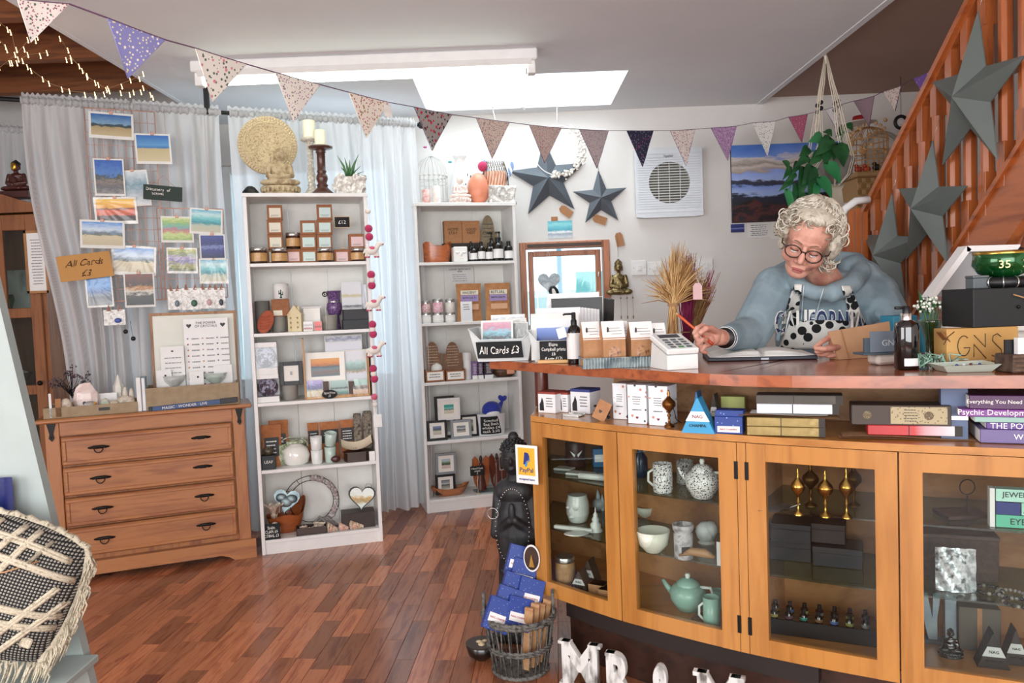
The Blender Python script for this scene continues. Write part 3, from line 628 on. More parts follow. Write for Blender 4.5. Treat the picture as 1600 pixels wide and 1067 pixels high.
def buddha(loc,h_,mt,label,name='buddha_statue',rz=0,base='lotus',vox=None,hairm=None,group=None,robe=None):
 s=h_;t=T(name,label,'statue',loc,rz,group);y=.17*s
 b0=.16*s if base else 0
 pr=[('s',(0,y,b0+.07*s),(.30*s,.16*s,.07*s)),('s',(-.19*s,y-.04*s,b0+.06*s),(.14*s,.11*s,.055*s)),('s',(.19*s,y-.04*s,b0+.06*s),(.14*s,.11*s,.055*s)),
          ('c',(-.16*s,y-.1*s,b0+.05*s),(.10*s,y-.13*s,b0+.05*s),.035*s,.03*s),('c',(.16*s,y-.1*s,b0+.06*s),(-.08*s,y-.12*s,b0+.075*s),.035*s,.028*s),
          ('s',(0,y+.01*s,b0+.22*s),(.135*s,.10*s,.17*s)),('s',(0,y,b0+.33*s),(.165*s,.085*s,.07*s)),
          ('c',(-.16*s,y,b0+.34*s),(-.20*s,y-.02*s,b0+.18*s),.05*s,.042*s),('c',(-.20*s,y-.02*s,b0+.18*s),(-.03*s,y-.13*s,b0+.14*s),.04*s,.03*s),
          ('c',(.16*s,y,b0+.34*s),(.20*s,y-.02*s,b0+.18*s),.05*s,.042*s),('c',(.20*s,y-.02*s,b0+.18*s),(.03*s,y-.13*s,b0+.15*s),.04*s,.03*s),
          ('c',(0,y,b0+.36*s),(0,y-.005*s,b0+.46*s),.05*s,.045*s),('s',(0,y-.02*s,b0+.53*s),(.085*s,.09*s,.11*s)),('s',(0,y-.10*s,b0+.535*s),(.014*s,.03*s,.03*s)),('s',(0,y-.10*s,b0+.485*s),(.028*s,.012*s,.008*s)),
          ('s',(-.035*s,y-.098*s,b0+.56*s),(.024*s,.01*s,.008*s)),('s',(.035*s,y-.098*s,b0+.56*s),(.024*s,.01*s,.008*s)),
          ('s',(-.09*s,y,b0+.51*s),(.015*s,.02*s,.06*s)),('s',(.09*s,y,b0+.51*s),(.015*s,.02*s,.06*s))]
 for i in range(5):a=-.1+.05*i;pr.append(('c',(-.13*s+.02*i*s,y-.05*s-.01*i*s,b0+.34*s),(-.10*s+.05*i*s,y-.10*s,b0+.16*s),.012*s,.012*s))
 obj('figure',sculpt(pr,vox or s*.013,2,'figure'),mt,t)
 hm=M().ball((0,y+.01*s,b0+.575*s),(.09*s,.09*s,.075*s),14,8).ball((0,y+.015*s,b0+.655*s),(.035*s,.035*s,.03*s),10,6)
 for k in range(34):
  ph=2.39996*k;q=.15+.75*k/34;hm.ball((.09*s*sin(q*PI/2)*cos(ph),y+.01*s+.09*s*sin(q*PI/2)*sin(ph),b0+.575*s+.075*s*cos(q*PI/2)),.014*s,6,4)
 obj('curled_hair',hm,hairm or mt,t)
 if base=='lotus':
  bm_=M().lathe([(.30*s,0),(.33*s,.02*s),(.25*s,.07*s),(.33*s,.13*s),(.31*s,.16*s),(.2*s,.165*s)],24,(0,y,0),sy=.62)
  for k in range(22):
   a=2*PI*k/22;bm_.ball((.30*s*cos(a),y+.185*s*sin(a),.105*s),(.035*s,.03*s,.055*s),6,6)
  obj('lotus_base',bm_,mt,t)
 elif base:obj('plinth',M().box(-.33*s,y-.18*s,0,.33*s,y+.15*s,.15*s,.01*s),robe or mt,t)
 return t
def gravel(parent,mt,n,x0,x1,y0,y1,z,r0,r1,seed=0,name='pieces'):
 rn=random.Random(seed);m=M()
 for i in range(n):
  r_=rn.uniform(r0,r1);m.ball((rn.uniform(x0,x1),rn.uniform(y0,y1),z+r_*.6),(r_,r_*rn.uniform(.6,1),r_*rn.uniform(.5,.9)),7,5)
 return obj(name,m,mt,parent)
def star3(r1,r2,d,rot=0,zc=0):   # raised five-pointed barn star in the xz plane, hollow back
 vs=[(0,-d,0)]
 for i in range(10):
  a=PI/2+rot+PI*i/5;q=r1 if i % 2==0 else r2;vs.append((q*cos(a),-.004,q*sin(a)))
 for i in range(10):x,y,z=vs[1+i];vs.append((x,0,z))
 fs=[(0,1+(i+1) % 10,1+i) for i in range(10)]+[(1+i,1+(i+1) % 10,11+(i+1) % 10,11+i) for i in range(10)]+[tuple(range(11,21))]
 return M().add(vs,fs)
def heart(w_,n=20):
 return [(w_/2*sin(t)**3,w_/32*(13*cos(t)-5*cos(2*t)-2*cos(3*t)-cos(4*t))) for t in [2*PI*i/n for i in range(n)]][::-1]
SKY1=[(0,'c9b78f'),(.38,'b59f74'),(.42,'3d4a48'),(.52,'2d4450'),(.56,'7fa6c6'),(1,'1f5ea8')]
SEA1=[(0,'d6c8a4'),(.48,'c9b98d'),(.52,'3a78b8'),(.62,'5f9ed2'),(1,'2f6fc0')]
PALM=[(0,'8c8a86'),(.2,'5b5a62'),(.35,'8b7b74'),(.5,'2a3d33'),(.58,'4a7fc8'),(1,'1d57b4')]
SUNS=[(0,'2a1512'),(.22,'34140e'),(.28,'c4491e'),(.48,'d9571f'),(.55,'6a2a12'),(.62,'e8a229'),(1,'f2c33d')]
DUNE=[(0,'b9a883'),(.4,'cbbb95'),(.46,'4a4f3a'),(.55,'6f86a0'),(.68,'c9d7e6'),(1,'3f86d0')]
LILY=[(0,'1c1a1a'),(.3,'3a3532'),(.45,'d8d2c4'),(.55,'b97a2a'),(.65,'3b2b22'),(1,'7a3a2a')]
FLOR=[(0,'3b4a2a'),(.25,'a7a35a'),(.45,'6f6aa0'),(.6,'b9a9c9'),(.8,'7d8f4a'),(1,'c9c67a')]
ROSE=[(0,'8fae5e'),(.25,'c9d88a'),(.45,'c46f7a'),(.6,'6fb0a8'),(.8,'9dc06a'),(1,'d8dfa0')]
BLUE=[(0,'1b2350'),(.35,'3a3f86'),(.5,'7a86c0'),(.6,'262f6c'),(1,'3a4a98')]
TEAL=[(0,'c9c3a8'),(.3,'b9c0ae'),(.4,'2f8f9c'),(.6,'6fc3c8'),(.8,'c8e4e6'),(1,'5fb3cf')]
COAST=[(0,'3a1f22'),(.2,'4a2a2a'),(.24,'1c1f2a'),(.34,'20263a'),(.36,'9fb4e4'),(.47,'7f9ae0'),(.49,'2c3350'),(.54,'3a3a4a'),(.56,'a8bcf0'),(.64,'8fa8ea'),(.66,'a89a94'),(.72,'d0c4bc'),(.76,'9c9088'),(.82,'d4ccc8'),(.86,'6f94e0'),(1,'4a7cd4')]
MONO=[(0,'b9b4aa'),(.3,'8f9088'),(.45,'3a4038'),(.55,'c0c6c8'),(.75,'8b939a'),(1,'5a646c')]
SUNSET=[(0,'58717a'),(.25,'7d6a62'),(.4,'6d8288'),(.55,'4a5f6a'),(.6,'b06a3a'),(.75,'d98a3c'),(1,'e0a04a')]
# ================================================================== LEFT BOOKCASE (F = FA)
def P_(F,x0,y0,x1,y1,v,z=None):return F.box(x0,y0,x1,y1,v,z)
CAND=mottle(['c9a06a','b98a50'],40,.3,0,0);AMBER=col_('3b1d0f',.15,coat=.5);SILV=col_('c9c9c6',.25,.9);MINT=col_('cfe3df',.7);PINKL=col_('e6c9c9',.7);CREAML=col_('e6e2cf',.7);BROWNB=mottle(['a06c4c','94603f'],50,.85,0,.05)
z=SA[1];rz=FA.rz
def A(x0,y0,x1,y1,v,z=None):return FA.box(x0,y0,x1,y1,v,z)
bx=[(417,320,441,343,CREAML,2,'topmost'),(417,343,441,366,CREAML,1,'middle'),(418,366,442,389,CREAML,0,'lower'),(447,389,470,411,PINKL,3,''),(469,344,494,366,MINT,2,''),(469,366,494,389,MINT,1,''),(470,389,495,411,MINT,0,''),
      (495,319,519,343,MINT,3,''),(495,343,519,366,MINT,2,''),(495,366,519,389,MINT,1,''),(522,389,546,411,PINKL,0,''),(545,365,570,388,PINKL,1,'')]
blab=['topmost small brown box of the stack left of the raised candle jar','middle small brown box of the stack left of the raised candle jar','lowest labelled box of the stack left of the raised candle jar','pink-labelled brown box under the raised candle jar','topmost box of the three mint-labelled boxes beside the tallest stack','middle box of the three mint-labelled boxes beside the tallest stack','bottom box of the three mint-labelled boxes beside the tallest stack',
      'topmost box of the tallest stack on the candle shelf','second box down in the tallest stack on the candle shelf','third box down in the tallest stack, just above an amber jar','pink-labelled brown box under the small twelve pound chalk sign','pink-labelled brown box raised behind the candle jar at the shelf end']
bh=(A(417,320,441,343,.08)[2])
for (x0,y0,x1,y1,lm,n,_),lb in zip(bx,blab):
 v=.09 if n or x0 in (418,417) else .07
 loc,w_,h_=A(x0,y0,x1,y1,.08)
 carton('candle_box',lb,loc,w_*.99,h_*.985,.055,BROWNB,lm,group='boxed candles on the top shelf',rz=rz,lab=(.14,.14,.9,.8))
for x0,x1 in ((418,442),(495,519),(546,570)):   # boxes hidden behind the front jars carry the stacks
 loc,w_,h_=A(x0,389,x1,411,.08,z)
 carton('candle_box',{418:'brown box behind the second amber jar, under the cream-labelled stack',495:'brown box behind the amber jar that carries the tallest stack',546:'brown box behind the last amber jar of the candle shelf'}[x0],loc,w_*.99,A(x0,389,x1,411,.08)[2]*.985,.055,BROWNB,MINT,group='boxed candles on the top shelf',rz=rz)
for (x0,y0,x1,y1,v,lb) in ((390,386,417,411,.02,'amber candle jar with silver lid at the shelf end nearest the curtain'),(423,387,449,411,.02,'amber candle jar in front of the cream-labelled boxes'),(496,387,521,411,.02,'amber candle jar standing before the tallest box stack'),(549,387,570,411,.02,'amber candle jar before the last pink-labelled box')):
 loc,w_,h_=A(x0,y0,x1,y1,v,z);jar('candle_jar',lb,'candle',loc,w_,h_,SILV,AMBER,CAND,'amber candle jars on the top shelf',rz)
loc,w_,h_=A(446,363,470,388,.08);jar('candle_jar','amber candle jar raised on top of a pink-labelled box','candle',loc,w_,h_,SILV,AMBER,CAND,'amber candle jars on the top shelf',rz)
loc,w_,h_=A(523,339,546,355,.06);chalk('price_sign','small framed blackboard on a stick reading twelve pounds',V((loc.x,loc.y,A(523,339,546,389,.09)[0].z)),w_,h_,'£12',rz,stick=loc.z-A(523,339,546,389,.09)[0].z,fm=wood('c8b08a','a98c60',2),tw=.5,hand=.15)
# -- shelf 2
z=SA[2];GREYC=col_('8f8c84',.6);GREYD=col_('6f6e68',.6)
loc,w_,h_=A(398,470,422,519,.08,z);tumbler('glass_candle','tall grey candle tumbler with a heart behind the carved orange leaf','candle',loc,w_,h_,GREYD,rz=rz)
loc,w_,h_=A(399,483,424,521,.03,z);t=T('carved_leaf','orange terracotta carved leaf dish leaning on grey tumbler','ornament',loc,rz,rot=(R(-12),R(10),rz))
obj('plaque',sculpt([('s',(0,.01,h_*.5),(w_*.5,.008,h_*.52),(0,R(12),0))]+[('c',(-w_*.05,.002,h_*(.2+.12*i)),(w_*.34*cos(i*.4-.8),-.002,h_*(.26+.13*i)),.0035,.0025) for i in range(5)]+[('c',(-w_*.05,.002,h_*(.2+.12*i)),(-w_*.36,-.002,h_*(.16+.13*i)),.0035,.0025) for i in range(5)],.0018,1),TERRA,t)
loc,w_,h_=A(424,467,452,494,.10);zz=loc.z
loc,w_,h_=A(424,494,448,521,.08,z);tumbler('glass_candle','grey candle tumbler under the brown box with the cactus mug','candle',loc,w_,zz-z,GREYC,OFFW,rz=rz)
loc,w_,h_=A(424,467,452,494,.08);carton('gift_box','brown cardboard box between cactus mug and grey tumbler',loc,w_,h_*.98,.06,BROWNB,CREAML,lab=(.1,.05,.6,.35),rz=rz)
zz=loc.z+h_
loc,w_,h_=A(426,443,451,467,.08,zz);t=tumbler('cactus_mug','white mug printed with a green cactus on top of brown box','mug',loc,w_,h_,WHITE,rz=rz,taper=1)
g=obj('cactus_print',M().box(-.003,-.0006,.01,.003,.0006,h_*.6,.001).box(-.011,-.0006,h_*.3,-.003,.0006,h_*.4).box(-.011,-.0006,h_*.3,-.008,.0006,h_*.55).box(.003,-.0006,h_*.24,.011,.0006,h_*.32).box(.008,-.0006,h_*.24,.011,.0006,h_*.48).box(-.006,-.0006,.004,.006,.0006,.011),col_('1f4a3a',.7),t)
loc,w_,h_=A(449,478,473,520,.03,z);t=T('toy_house','cream wooden model house with tiny windows and pitched roof','ornament',loc,rz+R(-14));hm=wood('d9caa0','c4b184',2,2);rh=h_*.68
obj('walls',M().box(-w_*.5,0,0,w_*.42,.05,rh,.001).prism([(-w_*.5,rh),(w_*.42,rh),(-.04*w_,h_)],0,.05),hm,t)
obj('roof',M().prism([(-w_*.54,rh-.003),(-w_*.5,rh-.006),(-.04*w_,h_-.004),(w_*.42,rh-.006),(w_*.46,rh-.003),(-.04*w_,h_+.004)],-.002,.052),hm,t)
for i in range(3):
 for x in (-w_*.3,w_*.16):obj('window',M().box(x-.004,-.0012,rh*(.2+.27*i),x+.004,.0004,rh*(.2+.27*i)+.009).box(x-.0004,-.0016,rh*(.2+.27*i),x+.0004,-.001,rh*(.2+.27*i)+.009),col_('8f8462',.8),t)
obj('chimney',M().box(w_*.14,.01,rh+.01,w_*.28,.022,h_*.98),hm,t)
loc,w_,h_=A(473,479,502,519,.09,z);t=T('tealight_lantern','square white porcelain lantern with a flared rim','lantern',loc,rz);obj('shell',M().box(-w_*.46,0,0,w_*.46,.05,h_*.94,.002),col_('efede6',.4),t);obj('rim',M().box(-w_*.53,-.004,h_*.94,w_*.53,.055,h_,.002),WHITE,t)
loc,w_,h_=A(474,502,489,518,.03,z);card('mini_card','tiny white card standing before the square lantern',loc,w_,h_,rz,0,[(0,'d8d2d0'),(.3,'a33c4c'),(.36,'e6e6e6'),(.6,'b6b0b0'),(.8,'e2e2e2'),(1,'e2e2e2')],sleeve=False,cat='card')
loc,w_,h_=A(491,502,503,518,.03,z);card('mini_card','tiny coral red card standing before the square lantern',loc,w_,h_,rz,0,[(0,'d9605c'),(.3,'d9605c'),(.4,'7a2a2e'),(.55,'d9605c'),(1,'e06a62')],sleeve=False,cat='card',border=.02)
loc,w_,h_=A(503,492,529,517,.05,z);tumbler('glass_candle','grey candle tumbler below the purple glass vase','candle',loc,w_,h_,GREYC,OFFW,rz=rz);zz=loc.z+h_
loc,w_,h_=A(511,454,534,493,.10,z);zt_=A(511,454,534,493,.10)[0].z;h_=A(511,454,534,493,.10)[2];t=T('purple_vase','purple patterned glass vase beside the black gift boxes','vase',V((loc.x,loc.y,z)),rz)
e=zt_-z;pm=spots('6a4a7c','a58fb4','3d2a50',120,.4,.2)
obj('vessel',M().lathe([(w_*.42,0),(w_*.4,.01),(w_*.3,e),(w_*.42,e+.002),(w_*.55,e+h_*.3),(w_*.5,e+h_*.5),(w_*.42,e+h_*.55),(w_*.5,e+h_),(w_*.46,e+h_),(w_*.38,e+h_*.6)],18,(0,w_*.5,0)),pm,t);obj('neck_band',M().lathe([(w_*.45,e+h_*.53),(w_*.46,e+h_*.58)],18,(0,w_*.5,0)),SILV,t)
loc,w_,h_=A(503,456,512,464,.05);t=T('round_sign','tiny round chalk price disc beside the purple vase','sign',V((loc.x,loc.y,zz if False else loc.z)),rz);obj('disc',M().lathe([(w_*.5,0),(w_*.5,.003)],16,T=MT((0,0,w_*.5)) @ MR(R(90),4,'X')),CHALK,t);obj('stick',M().tube([(0,0,0),(0,.01,-(loc.z-z)+.001)],.001,5),CHK,t);txt('£5',t,CHK,w_*.6,None,(0,-.0036,w_*.5),hand=.5)
navy=col_('15171d',.5)
loc,w_,h_=A(536,499,579,516,.03,z);b1=A(536,499,579,516,.03)[2];carton('gift_box','lower of the two wide black gift boxes',loc,w_,h_,.10,navy,rz=rz)
loc,w_,h2=A(536,483,578,499,.03,z+h_);carton('gift_box','upper of the two wide black gift boxes',loc,w_*.97,h2,.10,navy,rz=rz);zz=z+h_+h2
loc,w_,h_=A(534,440,565,483,.06,zz);card('art_card','pale card with a gold star flower, standing on the black boxes',loc,w_,h_,rz,0,[(0,'cfd0d6'),(.12,'4a4a50'),(.16,'d8d9de'),(.4,'dfe0e4'),(.5,'c9bf8f'),(.56,'e2e2e6'),(1,'e4e5ea')],warp=.15,seed=3,tilt=R(-6),border=.01)
loc,w_,h_=A(561,444,573,483,.08,zz);card('art_card','pale card tucked behind the gold flower card',loc,w_,h_,rz,0,[(0,'c9cad4'),(1,'dcdde4')],tilt=R(-5),border=.01)
# -- shelf 3
z=SA[3];h0=A(400,585,436,632,.02,z)
def globebox(loc,w_,h_,c1,c2,lb):
 t=T('glitter_globe_box',lb,'ornament',loc,rz)
 obj('carton_base',M().box(-w_/2,0,0,w_/2,.085,h_*.2,.001),WHITE,t);obj('carton_top',M().box(-w_/2,0,h_*.84,w_/2,.085,h_,.001).box(-w_/2,.08,h_*.2,w_/2,.085,h_*.84),WHITE,t)
 obj('globe',M().ball((0,.042,h_*.52),(w_*.46,.038,h_*.34),20,14),mottle([c1,c2,'c9c9d8',c1],30,.08,0,.1,.001),t)
 obj('window_film',M().box(-w_*.48,.0005,h_*.2,w_*.48,.0012,h_*.84),glass('f6f7fb',.04),t)
loc,w_,h1=A(400,585,436,631,.02,z);globebox(loc,w_,h1,'4a2a4e','2a1830','white carton with a purple glitter ball in its window');zz=z+h1
loc,w_,h2=A(397,535,433,585,.02,zz);globebox(loc,w_,h2,'1a2550','0d1230','white carton with a midnight blue ball, on the purple one')
loc,w_,h_=A(440,602,466,629,.04,z);tumbler('plant_pot','small pale grey ribbed pot under the black picture frame','pot',loc,w_,h_,GREYC,rz=rz);zz=z+h_
loc,w_,h_=A(437,565,473,603,.05,zz);frame_pic('picture_frame','square black frame with a tiny seascape set on the grey pot',loc,w_,h_,BLACK,MONO,.9,rz=rz,tilt=R(-4),fw=.3)
loc,w_,h_=A(474,526,577,626,.02,z);t=T('print_crate','slatted wooden crate holding the mounted art prints','crate',loc,rz);pw_=wood('c79a68','a97c4c',1.5,2);cd=.12
obj('crate_side',M().box(-w_/2,0,0,-w_/2+.008,cd,h_*.99,.001),pw_,t);obj('crate_side',M().box(w_/2-.008,0,0,w_/2,cd,h_*.7,.001),pw_,t);obj('crate_floor',M().box(-w_/2,0,0,w_/2,cd,.006),pw_,t);obj('front_lip',M().box(-w_/2,0,.006,w_/2,.006,.014),pw_,t)
def prn(x0,y0,x1,y1,v,bands,lb,bd=.1,sl=True,seed=0,nm='art_print',roll=0,z_=None,tilt=R(-7)):
 loc,w_,h_=A(x0,y0,x1,y1,v,z+.007 if z_ is None else z_);return card(nm,lb,loc,w_,h_,rz,roll,bands,'art print',warp=.25,sleeve=sl,border=bd,seed=seed,tilt=tilt)
prn(509,523,568,620,.10,[(0,'dcdce4'),(.9,'dcdce4'),(.95,'8f90a8'),(1,'dcdce4')],'tall blank mounted print at the back of the crate',.02)
prn(510,533,568,620,.085,[(0,'e2e2e8'),(1,'e2e2ea')],'white-backed print in front of the tallest print',.02)
prn(538,546,575,620,.06,[(0,'dfe0e8'),(.45,'dfe0e8'),(.5,'b5a08a'),(.56,'7a9a90'),(.72,'b8d8d4'),(.8,'e4e4ea'),(1,'e4e4ea')],'mounted print with a small pale shore picture at crate end',.08,seed=2)
o=prn(477,550,540,620,.045,[(0,'ece8de'),(1,'ece8de')],'cream-mounted sunset painting print in the crate',.01,sl=False)
loc,w_,h_=A(487,560,532,588,.04);obj('sunset_print',M().box(-w_/2,-.002,0,w_/2,-.001,h_),pic(SUNSET,.35,5,4),o,(0.001,0,loc.z-o.location.z))
prn(479,594,505,624,.022,[(0,'b9a88a'),(.35,'cfc3a0'),(.5,'2f3f78'),(.65,'5a4a90'),(.85,'9a8ac8'),(1,'a89ad0')],'small purple and navy seascape print at the crate front',.02,seed=1)
prn(516,594,545,624,.022,[(0,'6a4a38'),(.2,'4a8a80'),(.4,'a8c0b8'),(.5,'3a4a48'),(.6,'9ab8b0'),(1,'b0d0c8')],'small green seascape print in the middle of the crate front',.02,seed=2)
prn(552,592,575,622,.022,[(0,'b8927a'),(.3,'c9a88a'),(.42,'4a4648'),(.55,'8a6a58'),(.62,'9ac0b4'),(1,'a8ccc0')],'small shore print with dark rocks at the crate end',.02,seed=3)
for x in (505,545):
 loc,w_,h_=A(x,596,x+9,622,.026,z+.007);obj('divider',M().box(-w_/2,0,0,w_/2,.01,h_),wood('4a2f22','33201a',2),t,((loc-t.location).dot(FA.u),(loc-t.location).dot(FA.n),.007))
loc,w_,h_=A(503,609,527,624,.004,z);t=T('oval_sign','oval chalk sign reading prints at the crate front','sign',loc,rz);obj('oval',M().lathe([(w_*.5,0),(w_*.5,.003)],22,T=MT((0,0,h_*.5)) @ MR(R(90),4,'X'),sy=h_/w_),CHALK,t);txt('Signed Prints\n£5',t,CHK,w_*.75,h_*.6,(0,-.0036,h_*.5),hand=.5)
# -- shelf 4
z=SA[4]
def pouch(loc,w_,h_,lb,mt=None,labm=None,rz=0,text=None,tc=None,tm=None,lab=(.15,.25,.85,.7),group=None,name='paper_pouch',cat='packet',d=.03):
 t=T(name,lb,cat,loc,rz,group);m=M()
 def fn(s):
  def f(a,b):
   x=(a-.5)*w_*(1-.06*sin(PI*b));bulge=sin(PI*a)**.6*(1-b)**.7*d*.5*(1 if b>.03 else .9);return (x,d*.5+s*(bulge+.0006),b*h_)
  return f
 m.grid(10,10,fn(-1));m.grid(10,10,fn(1));obj('pouch',m,mt or KRAFT,t)
 obj('seal',M().box(-w_/2,d*.5-.0015,h_*.9,w_/2,d*.5+.0015,h_,.0005),mt or KRAFT,t)
 if labm:
  yy=-.001;obj('paper_label',M().box(-w_/2+lab[0]*w_,yy,lab[1]*h_,-w_/2+lab[2]*w_,yy+.002,lab[3]*h_),labm,t)
  if text:txt(text,t,tm or CHK,w_*(lab[2]-lab[0])*.8,tc,((lab[0]+lab[2]-1)/2*w_,yy-.001,(lab[1]+lab[3])/2*h_))
  else:lines(t,-w_/2+lab[0]*w_,-w_/2+lab[2]*w_,(lab[1]+.04)*h_,(lab[3]-.05)*h_,4,yy-.0006,CHK if labm in (navy,CHALK) else None)
 return t
ORK=mottle(['b8764a','a5663c'],40,.8,0,.1)
loc,w_,h_=A(420,657,451,703,.12,z);pouch(loc,w_,h_,'orange kraft pouch standing behind the green glazed pitcher',ORK,navy,rz)
loc,w_,h_=A(408,664,440,706,.085,z);pouch(loc,w_,h_,'orange kraft pouch with dark label at the shelf end',ORK,navy,rz)
loc,w_,h_=A(409,712,431,735,.02,z);carton('gift_box','small black cardboard box with white writing',loc,w_,h_,.05,navy,rz=rz,text='LEAF',tm=CHK)
loc,w2_,h2=A(410,700,428,714,.03,z+h_);t=T('smoky_candle','dark smoky glass bowl sitting on the small black box','candle',loc,rz);obj('bowl',M().lathe([(w2_*.3,0),(w2_*.5,h2*.3),(w2_*.5,h2*.7),(w2_*.3,h2),(w2_*.25,h2)],16,(0,w2_*.5,0)),mottle(['3b362c','6a6048'],60,.2),t);obj('wick',M().tube([(0,w2_*.5,h2*.5),(0,w2_*.5,h2*1.05)],.001,4),BLACK,t)
glaze=mottle(['e8e8dc','7a9068','c9cfae','55703f'],28,.2,0,.1)
loc,w_,h_=A(429,684,482,733,.10,z);t=T('glazed_pitcher','green and white glazed lidded pot behind the white pot','pot',loc,rz)
obj('vessel',M().lathe([(w_*.3,0),(w_*.34,h_*.3),(w_*.42,h_*.7),(w_*.46,h_*.8),(w_*.4,h_*.84),(.002,h_*.86)],24,(w_*.03,w_*.42,0),sy=.7),glaze,t)
obj('beaded_rim',M().tube([(w_*.05+w_*.45*cos(a),w_*.1+0,h_*.62+h_*.4*sin(a)) for a in [PI*i/20 for i in range(21)]],.003,6),glaze,t)
obj('cup',M().lathe([(w_*.2,0),(w_*.24,h_*.78),(w_*.21,h_*.78),(w_*.17,h_*.05)],18,(-w_*.36,w_*.16,0)),glaze,t)
loc,w_,h_=A(440,698,485,736,.03,z);t=T('white_pot','rounded glossy white porcelain pot in front of glazed pot','pot',loc,rz);obj('bowl',M().lathe([(w_*.34,0),(w_*.44,h_*.1),(w_*.5,h_*.45),(w_*.43,h_*.78),(w_*.27,h_*.96),(w_*.2,h_),(.002,h_)],26,(0,w_*.5,0),sy=.8),col_('f2f1ea',.12,coat=.6),t);obj('lid_ring',M().lathe([(w_*.2,h_),(w_*.21,h_*1.02),(w_*.05,h_*1.04)],20,(0,w_*.5,0),sy=.8),WHITE,t)
cupW=col_('e9ebe8',.25,coat=.3);cupM=col_('bcd0c6',.25,coat=.3)
loc,w_,h_=A(486,704,505,729,.04,z);tumbler('ceramic_cup','lower white cup of the pair stacked beside the white pot','cup',loc,w_,h_*1.0,cupW,rz=rz,taper=.9)
z2=z+h_*1.0;h2=A(486,683,505,704,.04,z2)[2];tumbler('ceramic_cup','upper white cup of the pair stacked beside the white pot','cup',V((loc.x,loc.y,z2)),w_,h2,cupW,rz=rz,taper=.9)
loc,w_,h_=A(507,699,526,723,.05,z);tumbler('ceramic_cup','mint green cup standing under a tipped mint cup','cup',loc,w_,h_,cupM,rz=rz,taper=.9)
h2=A(507,678,526,699,.05,z+h_)[2];t=tumbler('ceramic_cup','mint green cup tipped on top of the other mint cup','cup',V((loc.x,loc.y,z+h_)),w_,h2,cupM,rz=rz,taper=.9);t.rotation_euler=(R(14),R(6),rz)
for (x0,y0,x1,y1,v,lb) in ((481,661,499,715,.15,'narrow orange kraft pouch behind the white cups'),(500,659,531,717,.14,'orange kraft pouch behind the mint green cups'),(532,656,554,715,.13,'orange kraft pouch beside the carved stone pillars')):
 loc,w_,h_=A(x0,y0,x1,y1,v,z);pouch(loc,w_,h_,lb,ORK,navy,rz,lab=(.06,.45,.94,.8))
loc,w_,h_=A(517,712,532,722,.03,z);t=T('wooden_spoon','dark red wooden scoop leaning beside the mint cups','spoon',loc,rz);obj('spoon_bowl',M().ball((0,.012,h_*.5),(w_*.5,.012,h_*.45),14,8),col_('4a1f1f',.3),t);obj('spoon_handle',M().tube([(w_*.2,.012,h_*.5),(w_*.1,.02,.05)],.0018,6),col_('6a4a34',.5),t)
st=mottle(['4c443c','8a8072','3a332c'],50,.8,0,.6,.004)
for x0,y0,x1,lb,dz in ((553,646,566,'carved grey stone pillar nearer the orange pouches',0),(568,642,582,'carved grey stone pillar nearer the bookcase side',1)):
 loc,w_,h_=A(x0,y0,x1,716,.12,z);t=T('carved_pillar',lb,'ornament',loc,rz,'pair of carved pillars');obj('shaft',sculpt([('b',(-w_/2,0,0,w_/2,.03,h_*.96),.004)]+[('s',((-1)**i*w_*.2,0,h_*(.1+.09*i)),(w_*.32,.006,h_*.05),(0,(-1)**i*.6,0)) for i in range(9)],.0018,1),st,t);obj('cap',M().lathe([(w_*.42,h_*.95),(w_*.46,h_*.99),(.001,h_)],12,(0,.015,0)),st,t)
dk=wood('3b241a','27160f',1.5,0,.4)
loc,w_,h_=A(540,706,580,724,.015,z);t=T('dark_box','dark wooden faceted box holding a cream shell dish','box',loc,rz)
obj('body',M().flat([(-w_*.42,.0),(w_*.3,0),(w_*.52,.035),(w_*.42,.09),(-w_*.35,.09),(-w_*.55,.04)],0,h_*.93),dk,t);obj('rim',M().flat([(-w_*.46,-.003),(w_*.33,-.003),(w_*.56,.035),(w_*.45,.094),(-w_*.38,.094),(-w_*.6,.04)],h_*.93,h_),dk,t)
z2=z+h_;loc,w_,h_=A(534,688,582,706,.03,z2);t=T('shell_dish','cream square dish of brown seed pods on the dark box','dish',loc,rz)
obj('dish',M().grid(8,8,lambda a,b:((a-.5)*w_,b*.08,.004+h_*.9*(abs(a-.5)*2)**2*.5+h_*.5*b**2+.012*a)),col_('e6d8be',.6),t);gravel(t,col_('5a3f2a',.8),16,-w_*.25,w_*.2,.02,.06,.006,.004,.008,2,'seed_pods')
loc,w_,h_=A(577,705,586,723,.005,z);card('price_card','tiny white card leaning at the end of the pouch shelf',loc,w_,h_,rz,0,[(0,'e9e9e9'),(1,'f2f2f2')],cat='card',sleeve=False)
# -- base shelf
z=SA[5]
rust=wood('a3572c','7c3d1c',2.2,0,.35,.3)
loc,w_,h_=A(419,781,475,838,.075,z);t=T('driftwood_bowl','reddish carved root wood bowl with one raised horn','bowl',loc,rz)
def rb(a,b): # body: bowl with a tall lip on one side
 th=a*2*PI;zz=b;lip=h_*(.52+.42*max(0,cos(th-.35))**3+.05*sin(3*th));rr=(.30+.24*b**.6)*w_*(1+.06*sin(2*th+1));return (rr*cos(th),.06+rr*.72*sin(th),lip*b)
def ri(a,b):
 x,y,q=rb(a,max(b,.15));return (x*.86,.06+(y-.06)*.84,max(.01,q-.006))
obj('bowl',M().grid(36,10,rb).grid(36,8,ri),rust,t);obj('carved_foot',M().lathe([(w_*.28,0),(w_*.3,.008)],24,(0,.06,0),sy=.75),rust,t)
zinc=mottle(['7d8f93','94a5a8','64767c'],14,.45,.7,.2)
